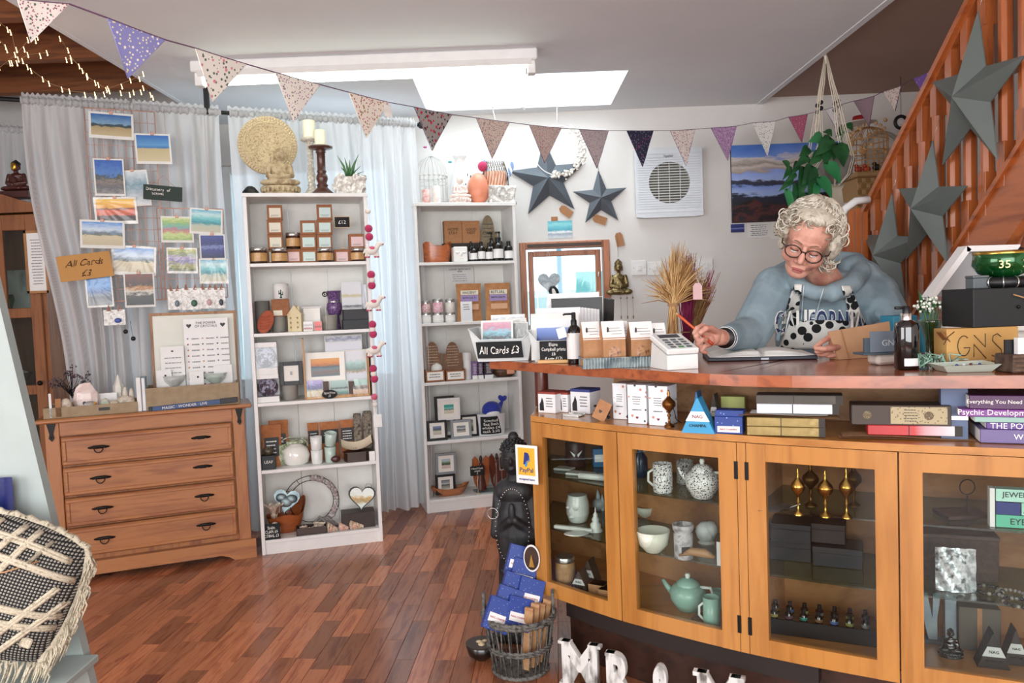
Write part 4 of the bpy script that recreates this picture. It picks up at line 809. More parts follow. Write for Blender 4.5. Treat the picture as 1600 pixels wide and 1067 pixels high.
loc,w_,h_=A(416,769,458,797,.08);t=T('metal_heart','grey zinc heart resting in the reddish wood bowl','heart',V((loc.x,loc.y,z+.02)),rz,rot=(R(-10),R(12),rz));dz=loc.z-z-.02
mm=M()
hp=heart(w_);mm.prism([(x,zz_+h_*.55+dz) for x,zz_ in hp],.0,.012);obj('heart_plate',mm,zinc,t);obj('hanging_wire',M().tube([(-.01,.006,h_*.7+dz),(-.006,.004,h_*1.0+dz),(.01,.004,h_*1.0+dz),(.014,.006,h_*.7+dz)],.001,5),IRON,t);obj('heart_bulge',M().ball((-w_*.2,0,h_*.62+dz),(w_*.22,.012,h_*.24)).ball((w_*.2,0,h_*.62+dz),(w_*.22,.012,h_*.24)).ball((0,0,h_*.42+dz),(w_*.25,.012,h_*.3)),zinc,t)
loc,w_,h_=A(411,804,441,820,.015,z);loc2,w3,h3=A(410,819,438,844,.008,z)
chalk('price_sign','blackboard listing clam and coral prices on the lowest shelf',loc2,w3,h3,'Shells:\nCLAM £4\nCORAL £3',rz,fm=None,tilt=R(-6),th=h3*.7)
t=T('oyster_shell','ruffled white clam shell perched behind the clam price board','shell',V((loc.x,loc.y+.03,z+.0)),rz)
shm=mottle(['efe6da','d3bfa8','f4efe6'],60,.6,0,.5,.003)
def ruf(w_,h_,seed=0,dep=.6):
 rn=random.Random(seed);p=rn.random()*6
 def f(a,b):
  th=a*2*PI;r_=b*(1+.12*sin(th*7+p));return (w_*.5*r_*cos(th),w_*dep*.5*r_*sin(th),h_*(.3+.5*b*b+.06*b*sin(th*7+p)+.12*sin(b*16)))
 return f
obj('shell_half',M().grid(36,7,ruf(w_,h_,1),T=MT((0,0,h3*.9))),shm,t);obj('shell_base',M().ball((0,0,h3*.5),(w_*.3,.02,h3*.5),10,8),shm,t)
loc,w_,h_=A(443,743,530,826,.15,z);t=T('woven_hoop','large wire hoop wrapped with shells and dried flowers, leaning at the back','wreath',loc,rz);c=h_*.5
hoop=M()
for rr,yy in ((.5,.0),(.40,.012)):hoop.tube([(w_*rr*cos(2*PI*i/36),yy,c+h_*rr*sin(2*PI*i/36)) for i in range(36)],.0022,5,True)
for i in range(12):a=2*PI*i/12;hoop.tube([(w_*.5*cos(a),0,c+h_*.5*sin(a)),(w_*.4*cos(a),.012,c+h_*.4*sin(a))],.0015,4)
obj('wire_ring',hoop,IRON,t);rn=random.Random(3);sm_=M()
for i in range(60):a=R(-75+rn.random()*165);rr=w_*(.41+.08*rn.random());sm_.ball((rr*cos(a),-.003,c+rr*h_/w_*sin(a)),(.009,.006,.007*(1+rn.random())),6,4)
obj('shell_band',sm_,mottle(['b9a9a6','8f8486','d3c8c4'],60,.5,0,.3),t)
loc,w_,h_=A(463,824,511,840,.02,z);t=T('shell_tray','low dark wooden tray heaped with white coral shells','tray',loc,rz);obj('tray',M().box(-w_/2,0,0,w_/2,.075,.004).box(-w_/2,0,0,w_/2,.004,h_).box(-w_/2,.071,0,w_/2,.075,h_).box(-w_/2,0,0,-w_/2+.004,.075,h_).box(w_/2-.004,0,0,w_/2,.075,h_),dk,t)
for i in range(10):
 rn=random.Random(i);q=.016+.006*rn.random();t2=T('coral_shell','white ridged coral shell heaped in the low dark tray','shell',loc+FA.u*rn.uniform(-w_*.36,w_*.36)+FA.n*rn.uniform(.02,.055)+V((0,0,.005+.008*(i % 3))),rn.random()*6,'coral shells in the dark tray');obj('shell',M().grid(14,5,ruf(q*2.2,q*1.6,i,.9)).ball((0,0,q*.5),(q*.8,q*.6,q*.5),8,6),shm,t2)
t=T('driftwood_wreath','grey driftwood twig bundle lying behind the shell tray','driftwood',A(474,795,530,828,.10,z)[0],rz);rn=random.Random(8)
for i in range(7):
 m=M();a=rn.uniform(-.06,.03);m.tube([(a,.0+rn.random()*.03,.03+rn.random()*.02),(a+.03,.01+rn.random()*.02,.05+rn.random()*.015),(a+.07,.0,.03),(a+.10,-.01,.008)],[.005,.008,.007,.003],6);obj('twig',m,mottle(['6d6a66','8f8b86','4a4744'],40,.9,0,.5),t)
for (x0,y0,x1,y1,v,lb,mt) in ((512,815,529,833,.015,'brown striped cone shell beside the dark tray',mottle(['a07a60','d8c3ae','6a4634'],50,.4)),(530,815,546,831,.02,'pink and cream round shell on the lowest shelf',mottle(['e0c4b4','c99a88','efe2d6'],50,.4)),(547,812,570,826,.02,'long knobbly cream shell before the dark box',mottle(['e6d8c4','b08a68','f2ebe0'],60,.5))):
 loc,w_,h_=A(x0,y0,x1,y1,v,z);t=T('sea_shell',lb,'shell',loc,rz)
 m=M()
 for k in range(7):f=k/6;m.ball((-w_*.4+w_*.75*f,.012,h_*.45*(1-f*.55)),(w_*.16*(1-.4*f),.014*(1-.7*f)+.002,h_*.5*(1-f*.6)),9,7)
 obj('whorls',m,mt,t);obj('opening',M().ball((-w_*.2,.002,h_*.35),(w_*.16,.005,h_*.22)),col_('d9a890',.4),t)
loc,w_,h_=A(534,801,586,822,.04,z);carton('keepsake_box','dark leather keepsake box under the heart picture',loc,w_,h_,.10,mottle(['33211a','241610'],20,.45),rz=rz)
z2=z+h_;loc,w_,h_=A(543,758,584,801,.08,z2);t=T('heart_picture','white heart with black edge painted with a golden hare','picture',loc,rz,rot=(R(-8),R(6),rz))
obj('heart_rim',M().prism([(x,zz_*1.0+h_*.53) for x,zz_ in heart(w_*1.05,30)],0,.012),BLACK,t);obj('heart_face',M().prism([(x,zz_+h_*.53) for x,zz_ in heart(w_*.93,30)],-.002,.004),pic([(0,'cfe0d4'),(.25,'dfe8dc'),(.4,'a98a4a'),(.55,'c9a45c'),(.65,'e6ece2'),(1,'e6ece6')],.5,4,2),t);obj('hanging_loop',M().tube([(w_*.1,.006,h_*.85),(w_*.16,.006,h_*1.03),(w_*.34,.006,h_*1.02),(w_*.38,.006,h_*.8)],.001,5),IRON,t)
# -- top of the left bookcase
z=SA[0]+.001
whw=mottle(['8f7858','c4b190','a58f6e'],22,.8,0,.3,.002)
loc,w_,h_=A(371,178,465,290,.17);t=T('carved_disc','large round pale carved wooden disc behind the seated buddha','ornament',V((loc.x,loc.y,z)),rz);c=loc.z-z+h_*.56+.0;r0=w_*.5
c=A(371,177,465,276,.17)[0].z-z+A(371,177,465,276,.17)[2]*.5
dm=mottle(['b8a07c','cfbc98','a08664'],90,.8,0,.8,.004)
TR=MT((0,.012,c)) @ MR(R(90),4,'X')
obj('disc',M().lathe([(r0,-.01),(r0,.01),(r0*.975,.013),(r0*.96,.01),(r0*.80,.01),(r0*.785,.013),(r0*.77,.009),(.001,.009)],48,T=TR),dm,t)
mb=M()
for ring,n,q in ((.93,60,.006),(.86,52,.0055)):
 for i in range(n):a=2*PI*i/n;mb.ball((r0*ring*cos(a),.0,c+r0*ring*sin(a)),(q,.004,q),6,4)
rn=random.Random(4)
for i in range(150):a=rn.random()*2*PI;q=r0*.76*math.sqrt(rn.random());mb.tube([(q*cos(a),.002,c+q*sin(a)),(q*cos(a)+.01*cos(a*3),.001,c+q*sin(a)+.01*sin(a*3))],.0022,4)
obj('carved_relief',mb,col_('d2c0a0',.8),t);obj('stand',M().box(-r0*.3,-.02,0,r0*.3,.04,.012,.003).box(-.01,.025,0,.01,.035,c),wood('6a4a30','4a3020',1),t)
loc,w_,h_=A(401,225,472,303,.05,z);buddha(loc,h_*1.28/1.28,whw,'whitewashed carved wooden seated buddha on a lotus base',rz=rz,vox=.0028) if False else buddha(loc,h_/.845,whw,'whitewashed carved wooden seated buddha on a lotus base',rz=rz,vox=.0026)
loc,w_,h_=A(379,290,402,303,.05,z);t=T('black_bowl','small upturned black bowl beside the seated buddha','bowl',loc,rz);obj('bowl',M().lathe([(w_*.6,0),(w_*.58,h_*.4),(w_*.3,h_*.95),(.001,h_)],20,(0,w_*.6,0)),BLACK,t);obj('foot_ring',M().lathe([(w_*.2,h_*.95),(w_*.2,h_*1.05),(.001,h_*1.05)],14,(0,w_*.6,0)),BLACK,t)
WAX=col_('e9e4cd',.55)
def candlestick(x0,x1,yt,ypl,v,mt,lb,prof,cx0,cx1,cyt):
 loc,w_,h_=A(x0,ypl,x1,303,v,z);t=T('candlestick',lb,'candlestick',loc,rz);r_=w_/2
 obj('column',M().lathe([(a*r_,b*h_) for a,b in prof],24,(0,r_,0)),mt,t);obj('drip_plate',M().lathe([(r_*.5,h_*.93),(r_*1.0,h_*.955),(r_*1.02,h_*.99),(r_*.9,h_),(.001,h_)],24,(0,r_,0)),mt,t)
 z2=z+h_;l2,w2_,h2=A(cx0,cyt,cx1,ypl,v,z2);c_=T('pillar_candle','cream pillar candle on the '+('white' if x0<478 else 'dark')+' candlestick','candle',loc+FA.n*r_+V((0,0,h_+.0005)),rz);obj('wax',M().lathe([(w2_/2,0),(w2_/2,h2*.93),(w2_*.44,h2*.95),(w2_*.4,h2*.93),(.001,h2*.92)],20),WAX,c_);obj('wick',M().tube([(0,0,h2*.9),(.001,0,h2)],.0012,4),IRON,c_)
turn=[(1.0,0),(1.0,.03),(.92,.05),(.5,.14),(.42,.17),(.5,.2),(.36,.24),(.5,.33),(.46,.4),(.34,.45),(.42,.48),(.34,.52),(.36,.86),(.46,.88),(.36,.9),(.5,.93)]
candlestick(472,500,0,213,.10,mottle(['d6d0c4','b0a898','e9e4da'],50,.7,0,.5),'distressed white turned candlestick behind the dark one',turn,477,497,184)
candlestick(484,522,0,225,.02,wood('4f281c','38190f',1.2,2,.35,.4),'dark brown turned wooden candlestick with a cream candle',turn,494,512,198)
loc,w_,h_=A(521,271,574,303,.02,z);t=T('driftwood_planter','whitewashed root wood planter holding a small aloe','planter',loc,rz)
rn=random.Random(5);pr=[('b',(-w_*.46,.01,0,w_*.46,.08,h_*.9),.01)]
for i in range(16):pr.append(('s',(rn.uniform(-w_*.45,w_*.45),.012+rn.random()*.01,rn.uniform(.1,.9)*h_),(w_*.11,.014,h_*.16),(0,rn.random()*3,0)))
obj('root_body',sculpt(pr,.003,2),mottle(['f0ece6','b9b0a8','fbf8f4','8f857c'],26,.7,0,.6,.004),t);obj('soil',M().box(-w_*.3,.03,h_*.88,w_*.35,.07,h_*.93),col_('3a2c22',.9),t)
t2=T('aloe','small green spiky aloe growing in the whitewashed planter','plant',loc+FA.n*.045+V((0,0,h_*.9)),rz);rn=random.Random(6)
for i,(dx,dz) in enumerate(((-.055,.11),(-.02,.10),(.005,.09),(.03,.085),(.05,.12),(.06,.06),(-.04,.05),(.02,.05),(.075,.03))):
 obj('leaf',M().tube([(dx*.25,0,0),(dx*.5,-.005,dz*.5),(dx*1.05,.0,dz)],[.007,.006,.0006],5,flat=.5),col_('3d6a3c',.45),t2)
# -- pink llama garland down the right side of the left bookcase
MAG=col_('b8325e',.9,sheen=.3);FELT=col_('ece4dc',.95,sheen=.3);PINKF=col_('d0607c',.9,sheen=.3)
lg=T('llama_garland','hanging string of pink felt balls and white felt llamas','garland',FA.at(FA.hit(584,330,-.015)[0],-.015,SA[0]),rz)
def G(px,py):u,zz=FA.hit(px,py,-.02);p=FA.at(u,-.02,zz)-lg.location;return V((p.dot(FA.u),p.dot(FA.n),p.z))
obj('cord',M().tube([G(577,315),G(577,350),G(577,390),G(581,440),G(583,520),G(585,600),G(587,645)],.0012,5),WHITE,lg)
for px,py,mt,q in ((575,330,FELT,4),(576,357,MAG,6),(577,370,MAG,6),(580,429,MAG,6),(581,438,FELT,5),(581,446,MAG,6),(582,507,MAG,6),(582,515,FELT,5),(583,522,MAG,6),(583,576,MAG,6),(584,584,FELT,5),(585,592,MAG,6),(585,620,PINKF,5),(586,632,FELT,4)):
 p=G(px,py);obj('felt_ball',M().ball(p,q*.00175*2,10,7),mt,lg)
for px,py in ((580,390),(583,473),(584,545)):
 p=G(px,py);s_=.0034*2;q=lambda x,z_,y=0:(p.x+x*s_,p.y-.012+y*s_,p.z-z_*s_)
 b_=obj('llama',sculpt([('s',q(0,1),(5*s_,3*s_,3.2*s_)),('c',q(3,0),q(5.5,-3.4),2.2*s_,1.7*s_),('s',q(6.3,-4),(2.7*s_,1.5*s_,1.6*s_)),('c',q(5,-5),q(4.8,-6.6),.6*s_,.3*s_),('c',q(6.2,-5),q(6.6,-6.8),.6*s_,.3*s_)]+[('c',q(x,2),q(x+dx,5.4),1.3*s_,1.0*s_) for x,dx in ((-3.4,-1),(-1.8,-.5),(2.4,.3),(3.8,.9))]+[('c',q(-4.6,0),q(-6,2.6),.9*s_,.6*s_)],.0016,2),FELT,lg)
 obj('saddle',M().ball(q(.3,-.6),(3*s_,3.2*s_,2*s_),10,7),PINKF,b_);hh=M()
 for x in (-4.5,-2.3,2.7,4.7):hh.ball(q(x,5.6),(1.2*s_,1.2*s_,.8*s_),8,5)
 hh.ball(q(8.6,-3.8),(.9*s_,)*3,7,5);obj('hooves',hh,MAG,b_)
loc=G(590,656);obj('swing_tag',M().box(loc.x-.022,loc.y-.004,loc.z-.038,loc.x+.022,loc.y-.002,loc.z+.03,.001),WHITE,lg)
# ================================================================== RIGHT BOOKCASE (F = FB)
rz=FB.rz
def B(x0,y0,x1,y1,v,z=None):return FB.box(x0,y0,x1,y1,v,z)
z=SB[0]+.001
WIRE=col_('cfcdc9',.4)
def birdcage(name,lb,loc,w_,h_,mt,nb=18,rz=0,dome=.4,solid=None,rings=(0,.1,.42,.55),r_=.0014):
 t=T(name,lb,'birdcage',loc,rz);R0=w_/2;zc=h_*(1-dome);m=M()
 for i in range(nb):
  a=2*PI*i/nb;ca,sa=cos(a),sin(a);m.tube([(R0*ca,R0+R0*sa,0),(R0*ca,R0+R0*sa,zc)]+[(R0*cos(q)*ca,R0+R0*cos(q)*sa,zc+h_*dome*.9*sin(q)) for q in (R(25),R(50),R(75),R(88))],r_,4)
 obj('wires',m,mt,t);m=M()
 for f in rings:m.tube([(R0*cos(2*PI*i/28),R0+R0*sin(2*PI*i/28),h_*f+.001) for i in range(28)],r_*1.5,5,True)
 m.ball((0,R0,h_*.95),(.006,.006,.008));m.tube([(.008*cos(i),R0,h_*.98+.008*sin(i)) for i in range(7)],.0012,4);obj('hoops',m,mt,t)
 return t
loc,w_,h_=B(653,236,703,314,.04,z);t=birdcage('white_birdcage','white wire birdcage with a domed lid on the bookcase',loc,w_,h_,WIRE,20,rz)
m=M()
for i in range(20):a=2*PI*i/20;m.ball((w_*.5*cos(a),w_*.5+w_*.5*sin(a),h_*.56),(.007,.007,.011),6,4)
obj('scroll_band',m,WIRE,t);obj('cage_base',M().lathe([(w_*.52,0),(w_*.52,.006),(w_*.48,.008)],24,(0,w_*.5,0)),WIRE,t)
for px,py,c in ((664,227,'b0488a'),(703,250,'3aa0a8')):
 p,_,_=B(px-3,py-3,px+3,py+3,.04);obj('flower',M().ball(((p-t.location).dot(FB.u),0,p.z-z),(.012,.005,.006)),col_(c,.7),t)
for x0,x1,y0,c,lb in ((660,673,292,'d89890','pink candle in front of the white birdcage'),(676,689,286,'ece6e0','white candle in front of the white birdcage')):
 loc,w_,h_=B(x0,y0,x1,313,.0,z);t=T('small_candle',lb,'candle',loc,rz);obj('wax',M().lathe([(w_/2,0),(w_/2,h_*.86),(w_*.42,h_*.88),(.001,h_*.86)],16,(0,w_/2,0)),mottle([c,'e9d6d0'],40,.5),t);obj('wick',M().tube([(0,w_/2,h_*.8),(.001,w_/2,h_)],.001,4),IRON,t)
loc,w_,h_=B(705,272,736,314,.01,z);buddha(loc,h_/.845,mottle(['e6c9b8','f0e6e0','d9b0a8'],50,.6),'small pink and white seated buddha figurine',rz=rz,vox=.002)
loc,w_,h_=B(706,238,740,314,.10,z);t=T('bottle_vase','white bottle vase painted with black leaves','vase',loc,rz);r_=w_/2
obj('vessel',M().lathe([(r_*.8,0),(r_,h_*.12),(r_,h_*.35),(r_*.8,h_*.6),(r_*.5,h_*.72),(r_*.45,h_*.9),(r_*.62,h_*.95),(r_*.62,h_),(r_*.4,h_),(r_*.38,h_*.8)],24,(0,r_,0)),WHITE,t)
m=M();rn=random.Random(2)
for i in range(14):a=rn.uniform(-2.6,-.5);q=h_*(.08+.5*rn.random());x,y=r_*1.0*cos(a),r_+r_*1.0*sin(a);m.ball((x,y,q),(.003,.003,.010),5,4)
obj('leaf_pattern',m,BLACK,t)
loc,w_,h_=B(735,268,767,314,.03,z);t=T('coral_egg','smooth coral orange egg shaped ornament','ornament',loc,rz)
obj('egg',M().lathe([(.001,.002),(w_*.3,.003)]+[(w_*.5*cos(q)**.8,h_*.42+(h_*.58 if q>0 else h_*.42)*sin(q)) for q in [R(-60+10*i) for i in range(15)]]+[(.001,h_)],26,(0,w_*.5,0)),col_('dd8a6c',.35),t);obj('base_ring',M().lathe([(w_*.33,0),(w_*.34,.006)],22,(0,w_*.5,0)),col_('dd8a6c',.5),t)
loc,w_,h_=B(764,288,808,313,.01,z);t=T('driftwood_planter','whitewashed root wood planter on the right-hand bookcase','planter',loc,rz);rn=random.Random(15);pr=[('b',(-w_*.46,.01,0,w_*.46,.08,h_*.9),.01)]
for i in range(14):pr.append(('c',(rn.uniform(-w_*.45,w_*.45),.012,0),(rn.uniform(-w_*.45,w_*.45),.012,h_*.9),w_*.07,w_*.05))
obj('root_body',sculpt(pr,.003,2),mottle(['f0ece6','a9a29c','fbf8f4'],26,.7,0,.6,.004),t);obj('rim',M().box(-w_*.4,.02,h_*.86,w_*.4,.075,h_*.96,.006),WHITE,t)
z3=z+h_*.97;loc,w_,h_=B(757,250,797,290,.055);t=T('twig_lantern','wicker twig lantern lined with peach glass, on the planter','lantern',V((loc.x,loc.y,z3)),rz);h_=loc.z+h_-z3;m=M();rn=random.Random(3)
for i in range(26):a=2*PI*i/26;m.tube([(w_*.5*cos(a),w_*.3+w_*.3*sin(a),0),(w_*.5*cos(a+.2),w_*.3+w_*.3*sin(a+.2),h_*.5),(w_*.35*cos(a-.1),w_*.3+w_*.2*sin(a),h_)],.0016,4)
obj('twigs',m,col_('4c3a30',.8),t);obj('glass_liner',M().lathe([(w_*.42,.003),(w_*.44,h_*.55),(w_*.4,h_*.6)],18,(0,w_*.3,0),sy=.6),mottle(['e09a7c','f0c8b0'],20,.3),t)
loc,w_,h_=B(746,250,762,270,.06);t=T('pink_disc_vase','bright pink round pot peeping out behind the coral egg','ornament',V((loc.x,loc.y+.04,z)),rz);h2=loc.z+h_-z;obj('stem',M().tube([(0,.0,0),(0,0,h2*.6)],.006,8),MAG,t);obj('disc',M().ball((0,0,h2-w_*.5),(w_*.5,.02,w_*.5)),MAG,t)
# -- B shelf 1
z=SB[1]
loc,w_,h_=B(661,376,709,410,.025,z);t=T('root_bowl','orange polished root wood bowl with a wavy rim','bowl',loc,rz)
def rb2(a,b):
 th=a*2*PI;lip=h_*(.86+.1*sin(2*th+.6)+.06*sin(5*th));rr=w_*(.40+.1*b**.5)*(1+.04*sin(5*th));return (rr*cos(th),.07+rr*.6*sin(th),lip*b)
def ri2(a,b):x,y,q=rb2(a,max(.2,b));return (x*.88,.07+(y-.07)*.86,q-.004)
obj('bowl',M().grid(36,10,rb2).grid(36,8,ri2),wood('b8653a','8a4424',2,0,.3,.3),t);obj('foot',M().lathe([(w_*.36,0),(w_*.38,.006)],22,(0,.07,0),sy=.6),rust,t)
blk=.005
for x0,x1,lb,tx in ((694,722,'kraft soap box beside the round-topped paper sign, outer one','HOME\nSTAY'),(722,750,'kraft soap box touching the round-topped paper sign','GOOD\nNEST')):
 loc,w_,h_=B(x0,345,x1,379,.13,z+ (B(694,379,722,409,.13)[2]))
 carton('soap_box',lb,loc,w_*.98,h_,.05,KRAFT,rz=rz,text=tx,tm=col_('4a3626',.8),group='kraft soap boxes on the top shelf')
loc,w_,h_=B(694,379,750,409,.13,z);carton('display_riser','dark cardboard riser under the two kraft soap boxes',loc,w_,h_*.98,.06,col_('3c3530',.8),rz=rz)
loc,w_,h_=B(749,362,778,409,.14,z);t=T('shelf_sign','round-topped paper sign behind the dark bottles','sign',loc,rz);hh=B(749,336,778,409,.14,z)[2]
obj('sign_card',M().prism([(-w_/2,0),(w_/2,0),(w_/2,h_)]+[(w_*.34*cos(a),h_+(hh-h_)*sin(a)) for a in [PI*i/12 for i in range(13)]]+[(-w_/2,h_)],0,.004),mottle(['8f8168','7a6c54'],60,.8),t);lines(t,-w_*.4,w_*.4,hh*.5,hh*.85,4,-.0008);txt('CARE',t,col_('3a3226',.8),w_*.6,None,(0,-.001,hh*.62))
loc,w_,h_=B(709,385,731,409,.02,z);t=T('face_votive','white square votive moulded with a sleeping face','candle holder',loc,rz);wv=col_('f3f2ef',.4)
obj('block',sculpt([('b',(-w_/2,0,0,w_/2,w_*.9,h_),.006),('s',(0,0,h_*.5),(w_*.1,.008,h_*.14)),('s',(0,0,h_*.25),(w_*.16,.006,h_*.05)),('s',(-w_*.24,.0,h_*.6),(w_*.14,.006,h_*.07)),('s',(w_*.24,.0,h_*.6),(w_*.14,.006,h_*.07))],.0016,2),wv,t);obj('eyelid_lines',M().tube([(-w_*.36,-.006,h_*.6),(-w_*.24,-.008,h_*.54),(-w_*.12,-.006,h_*.6)],.0008,4).tube([(w_*.12,-.006,h_*.6),(w_*.24,-.008,h_*.54),(w_*.36,-.006,h_*.6)],.0008,4),GREYM,t)
def bottle(loc,w_,h_,lb,pump=False,rz=0,group='dark bottles on the top shelf',bm=None,lm=None,name='dark_bottle',cap=None,lab=(.12,.5)):
 t=T(name,lb,'bottle',loc,rz,group);r_=w_/2;b=h_*(.72 if pump else .8)
 obj('body',M().lathe([(r_*.92,0),(r_,.004),(r_,b*.78),(r_*.85,b*.9),(r_*.4,b*.97),(r_*.38,b)],18,(0,r_,0)),bm or AMBERB,t)
 if pump:
  obj('pump',M().lathe([(r_*.42,b),(r_*.42,b*1.1),(r_*.14,b*1.12),(r_*.14,h_*.93),(r_*.3,h_*.94),(r_*.28,h_)],12,(0,r_,0)).tube([(0,r_,h_*.97),(-r_*.9,r_*.6,h_*.97),(-r_*1.0,r_*.55,h_*.93)],r_*.12,6),cap or BLACK,t)
 else:obj('cap',M().lathe([(r_*.45,b),(r_*.46,h_*.98),(r_*.4,h_)],14,(0,r_,0)),cap or BLACK,t)
 if lm is not False:l=obj('paper_label',curved(r_*1.02,h_*lab[0],h_*lab[1],170,(0,r_,0)),lm or WHITE,t)
 return t
AMBERB=col_('14100e',.12,coat=.6)
for i,(x0,x1,y0,v,p,lb) in enumerate(((733,741,377,.06,0,'slim dark bottle half hidden beside the white face votive'),(736,747,382,.02,0,'short dark bottle with white label nearest the face votive'),(748,759,377,.02,0,'dark bottle second in the front row from the votive'),(760,771,379,.02,0,'dark bottle standing third in the front row'),(772,788,370,.015,0,'widest dark bottle with a white label band'),(790,803,376,.02,0,'dark bottle at the shelf end by the bookcase side'),(764,775,362,.09,1,'dark pump bottle behind, nearer the paper sign'),(776,788,361,.09,1,'dark pump bottle behind the widest bottle'))):
 loc,w_,h_=B(x0,y0,x1,408,v,z);bottle(loc,w_,h_,lb,p,rz)
# -- B shelf 2
z=SB[2];CLR=glass('f2f5f5',.08)
def tin(x0,x1,y0,y1,v,zz,lb,fill,lid,lm=None):
 loc,w_,h_=B(x0,y0,x1,y1,v,zz);t=T('bath_jar',lb,'jar',loc,rz,'little bath jars on the second shelf');r_=w_/2
 obj('body',M().lathe([(r_*.93,0),(r_,.003),(r_,h_*.7),(r_*.9,h_*.76)],16,(0,r_,0)),fill,t);obj('lid',M().lathe([(r_*.96,h_*.76),(r_*.97,h_*.97),(r_*.9,h_)],16,(0,r_,0)),lid,t)
 if lm:obj('paper_label',curved(r_*1.02,h_*.2,h_*.55,120,(0,r_,0)),lm,t)
 return h_
hb=0
for x0,x1,lb,lb2,fill,y in ((659,675,'white tin under the jar of red petals','clear jar of dark red petals on a white tin','b04a50',470),(677,695,'white tin under the pink jar, middle of the lower row','clear jar of bright pink salts stacked in the middle','e07aa0',467),(697,713,'white tin under the pale green jar beside the pouch','clear jar of pale green salts beside the kraft pouch','c3d3bf',467)):
 h1=tin(x0,x1,488,503,.03,z,lb,WHITE,SILV,PAPER);tin(x0,x1-1,y,488,.03,z+h1,lb2,mottle([fill,'f0dfe0',fill],90,.35,0,.3),SILV,None)
purp=col_('a493c4',.7)
for x0,y0,x1,lb,tx in ((714,443,753,'kraft bath salt pouch with lilac label beside the jars','ANCIENT'),(759,442,798,'kraft bath salt pouch with lilac label by the bookcase side','RITUAL')):
 loc,w_,h_=B(x0,y0,x1,501,.06,z);t=pouch(loc,w_,h_,lb,mottle(['c08a5c','b07b4e'],40,.8,0,.1),None,rz,name='bath_salt_pouch');obj('title_strip',M().box(-w_*.34,-.003,h_*.7,w_*.36,.002,h_*.82),CREAML,t);txt(tx,t,BLACK,w_*.56,None,(0,-.0036,h_*.76));obj('lilac_label',M().box(-w_*.34,-.003,h_*.52,w_*.36,.002,h_*.69),purp,t);txt('BATH SALTS',t,BLACK,w_*.54,None,(0,-.0036,h_*.62));obj('clear_window',M().box(-w_*.3,-.003,h_*.3,w_*.36,.002,h_*.45),col_('ddb08c',.25),t)
loc,w_,h_=B(720,471,738,503,.015,z);t=card('price_card','small white price card propped in front of the kraft pouch',loc,w_,h_,rz,0,[(0,'dfe6ea'),(1,'eef2f4')],cat='card',sleeve=False);lines(t,-w_*.4,w_*.4,h_*.55,h_*.9,3,-.0014)
loc,w_,h_=B(698,417,740,443,.245);t=T('notice','white printed notice taped inside the bookcase back','notice',loc,rz);obj('sheet',M().box(-w_/2,.006,0,w_/2,.0065,h_),WHITE,t);txt('LUXURY BATH SALTS\nAND',t,BLACK,w_*.8,None,(0,.005,h_*.8));lines(t,-w_*.4,w_*.4,h_*.1,h_*.6,4,.0052,col_('9a9ca8',.8))
# -- B shelf 3
z=SB[3]
for x0,x1,xa,xb,lb in ((663,688,665,695,'kraft counter box with a rounded back, by the bookcase side'),(689,723,697,727,'kraft counter box with a rounded back, beside the white cylinder')):
 loc,w_,h_=B(xa,577,xb,598,.015,z);hb_=B(x0,534,x1,598,.09,z)[2];t=T('counter_box',lb,'box',loc,rz,'kraft counter display boxes')
 obj('tray',M().box(-w_/2,0,0,w_/2,.003,h_*.9).box(-w_/2,0,0,-w_/2+.003,.07,h_).box(w_/2-.003,0,0,w_/2,.07,h_).box(-w_/2,0,0,w_/2,.07,.003),BROWNB,t)
 obj('backboard',M().prism([(-w_*.5,0),(w_*.5,0),(w_*.5,hb_*.7)]+[(w_*.34*cos(a),hb_*.7+hb_*.3*sin(a)) for a in [PI*i/12 for i in range(13)]]+[(-w_*.5,hb_*.7)],.07,.074),mottle(['8a6a54','7a5a44'],50,.8),t)
 lines(t,-w_*.45,w_*.45,hb_*.35,hb_*.92,8,.069,col_('c9b8a4',.8),wd=.2);l=obj('paper_label',M().box(-w_*.42,-.001,h_*.15,w_*.42,.0,h_*.8),PAPER,t);lines(l,-w_*.42,w_*.42,h_*.3,h_*.7,2,-.0014)
loc,w_,h_=B(675,568,693,580,.04);t=T('bath_bomb','round white bath bomb sitting in the kraft counter box','bath bomb',V((loc.x,loc.y,z+.004)),rz);hq=loc.z+h_-z-.004;obj('ball',M().ball((0,w_*.5,hq-w_*.5),w_*.5,20,14),col_('f0eeea',.8),t);obj('paper_cup',M().lathe([(w_*.3,0),(w_*.5,max(.01,hq-w_*.75))],14,(0,w_*.5,0)),KRAFT2,t)
loc,w_,h_=B(725,551,739,594,.05,z);t=T('salt_tube','tall white lidded tube beside the purple incense boxes','tube',loc,rz);obj('tube',M().lathe([(w_*.45,0),(w_*.45,h_*.8)],16,(0,w_*.5,0)),WHITE,t);obj('lid',M().lathe([(w_*.5,h_*.72),(w_*.5,h_*.98),(w_*.46,h_)],16,(0,w_*.5,0)),col_('dcdcdc',.4),t)
for i,(x0,x1,lb) in enumerate(((738,746,'slim purple incense box nearest the white tube'),(747,755,'slim purple incense box in the middle of three'),(757,770,'purple and black incense box beside the potted dish'))):
 loc,w_,h_=B(x0,565,x1,593,.03,z);t=carton('incense_box',lb,loc,w_,h_,.05,col_(('7a6390','4a3a5a','2d2434')[i],.6),rz=rz,group='purple incense boxes');obj('white_foot',M().box(-w_/2-.0005,-.0008,0,w_/2+.0005,.0,h_*.22),WHITE,t);lines(t,-w_*.4,w_*.4,h_*.3,h_*.9,7,-.001,CHK)
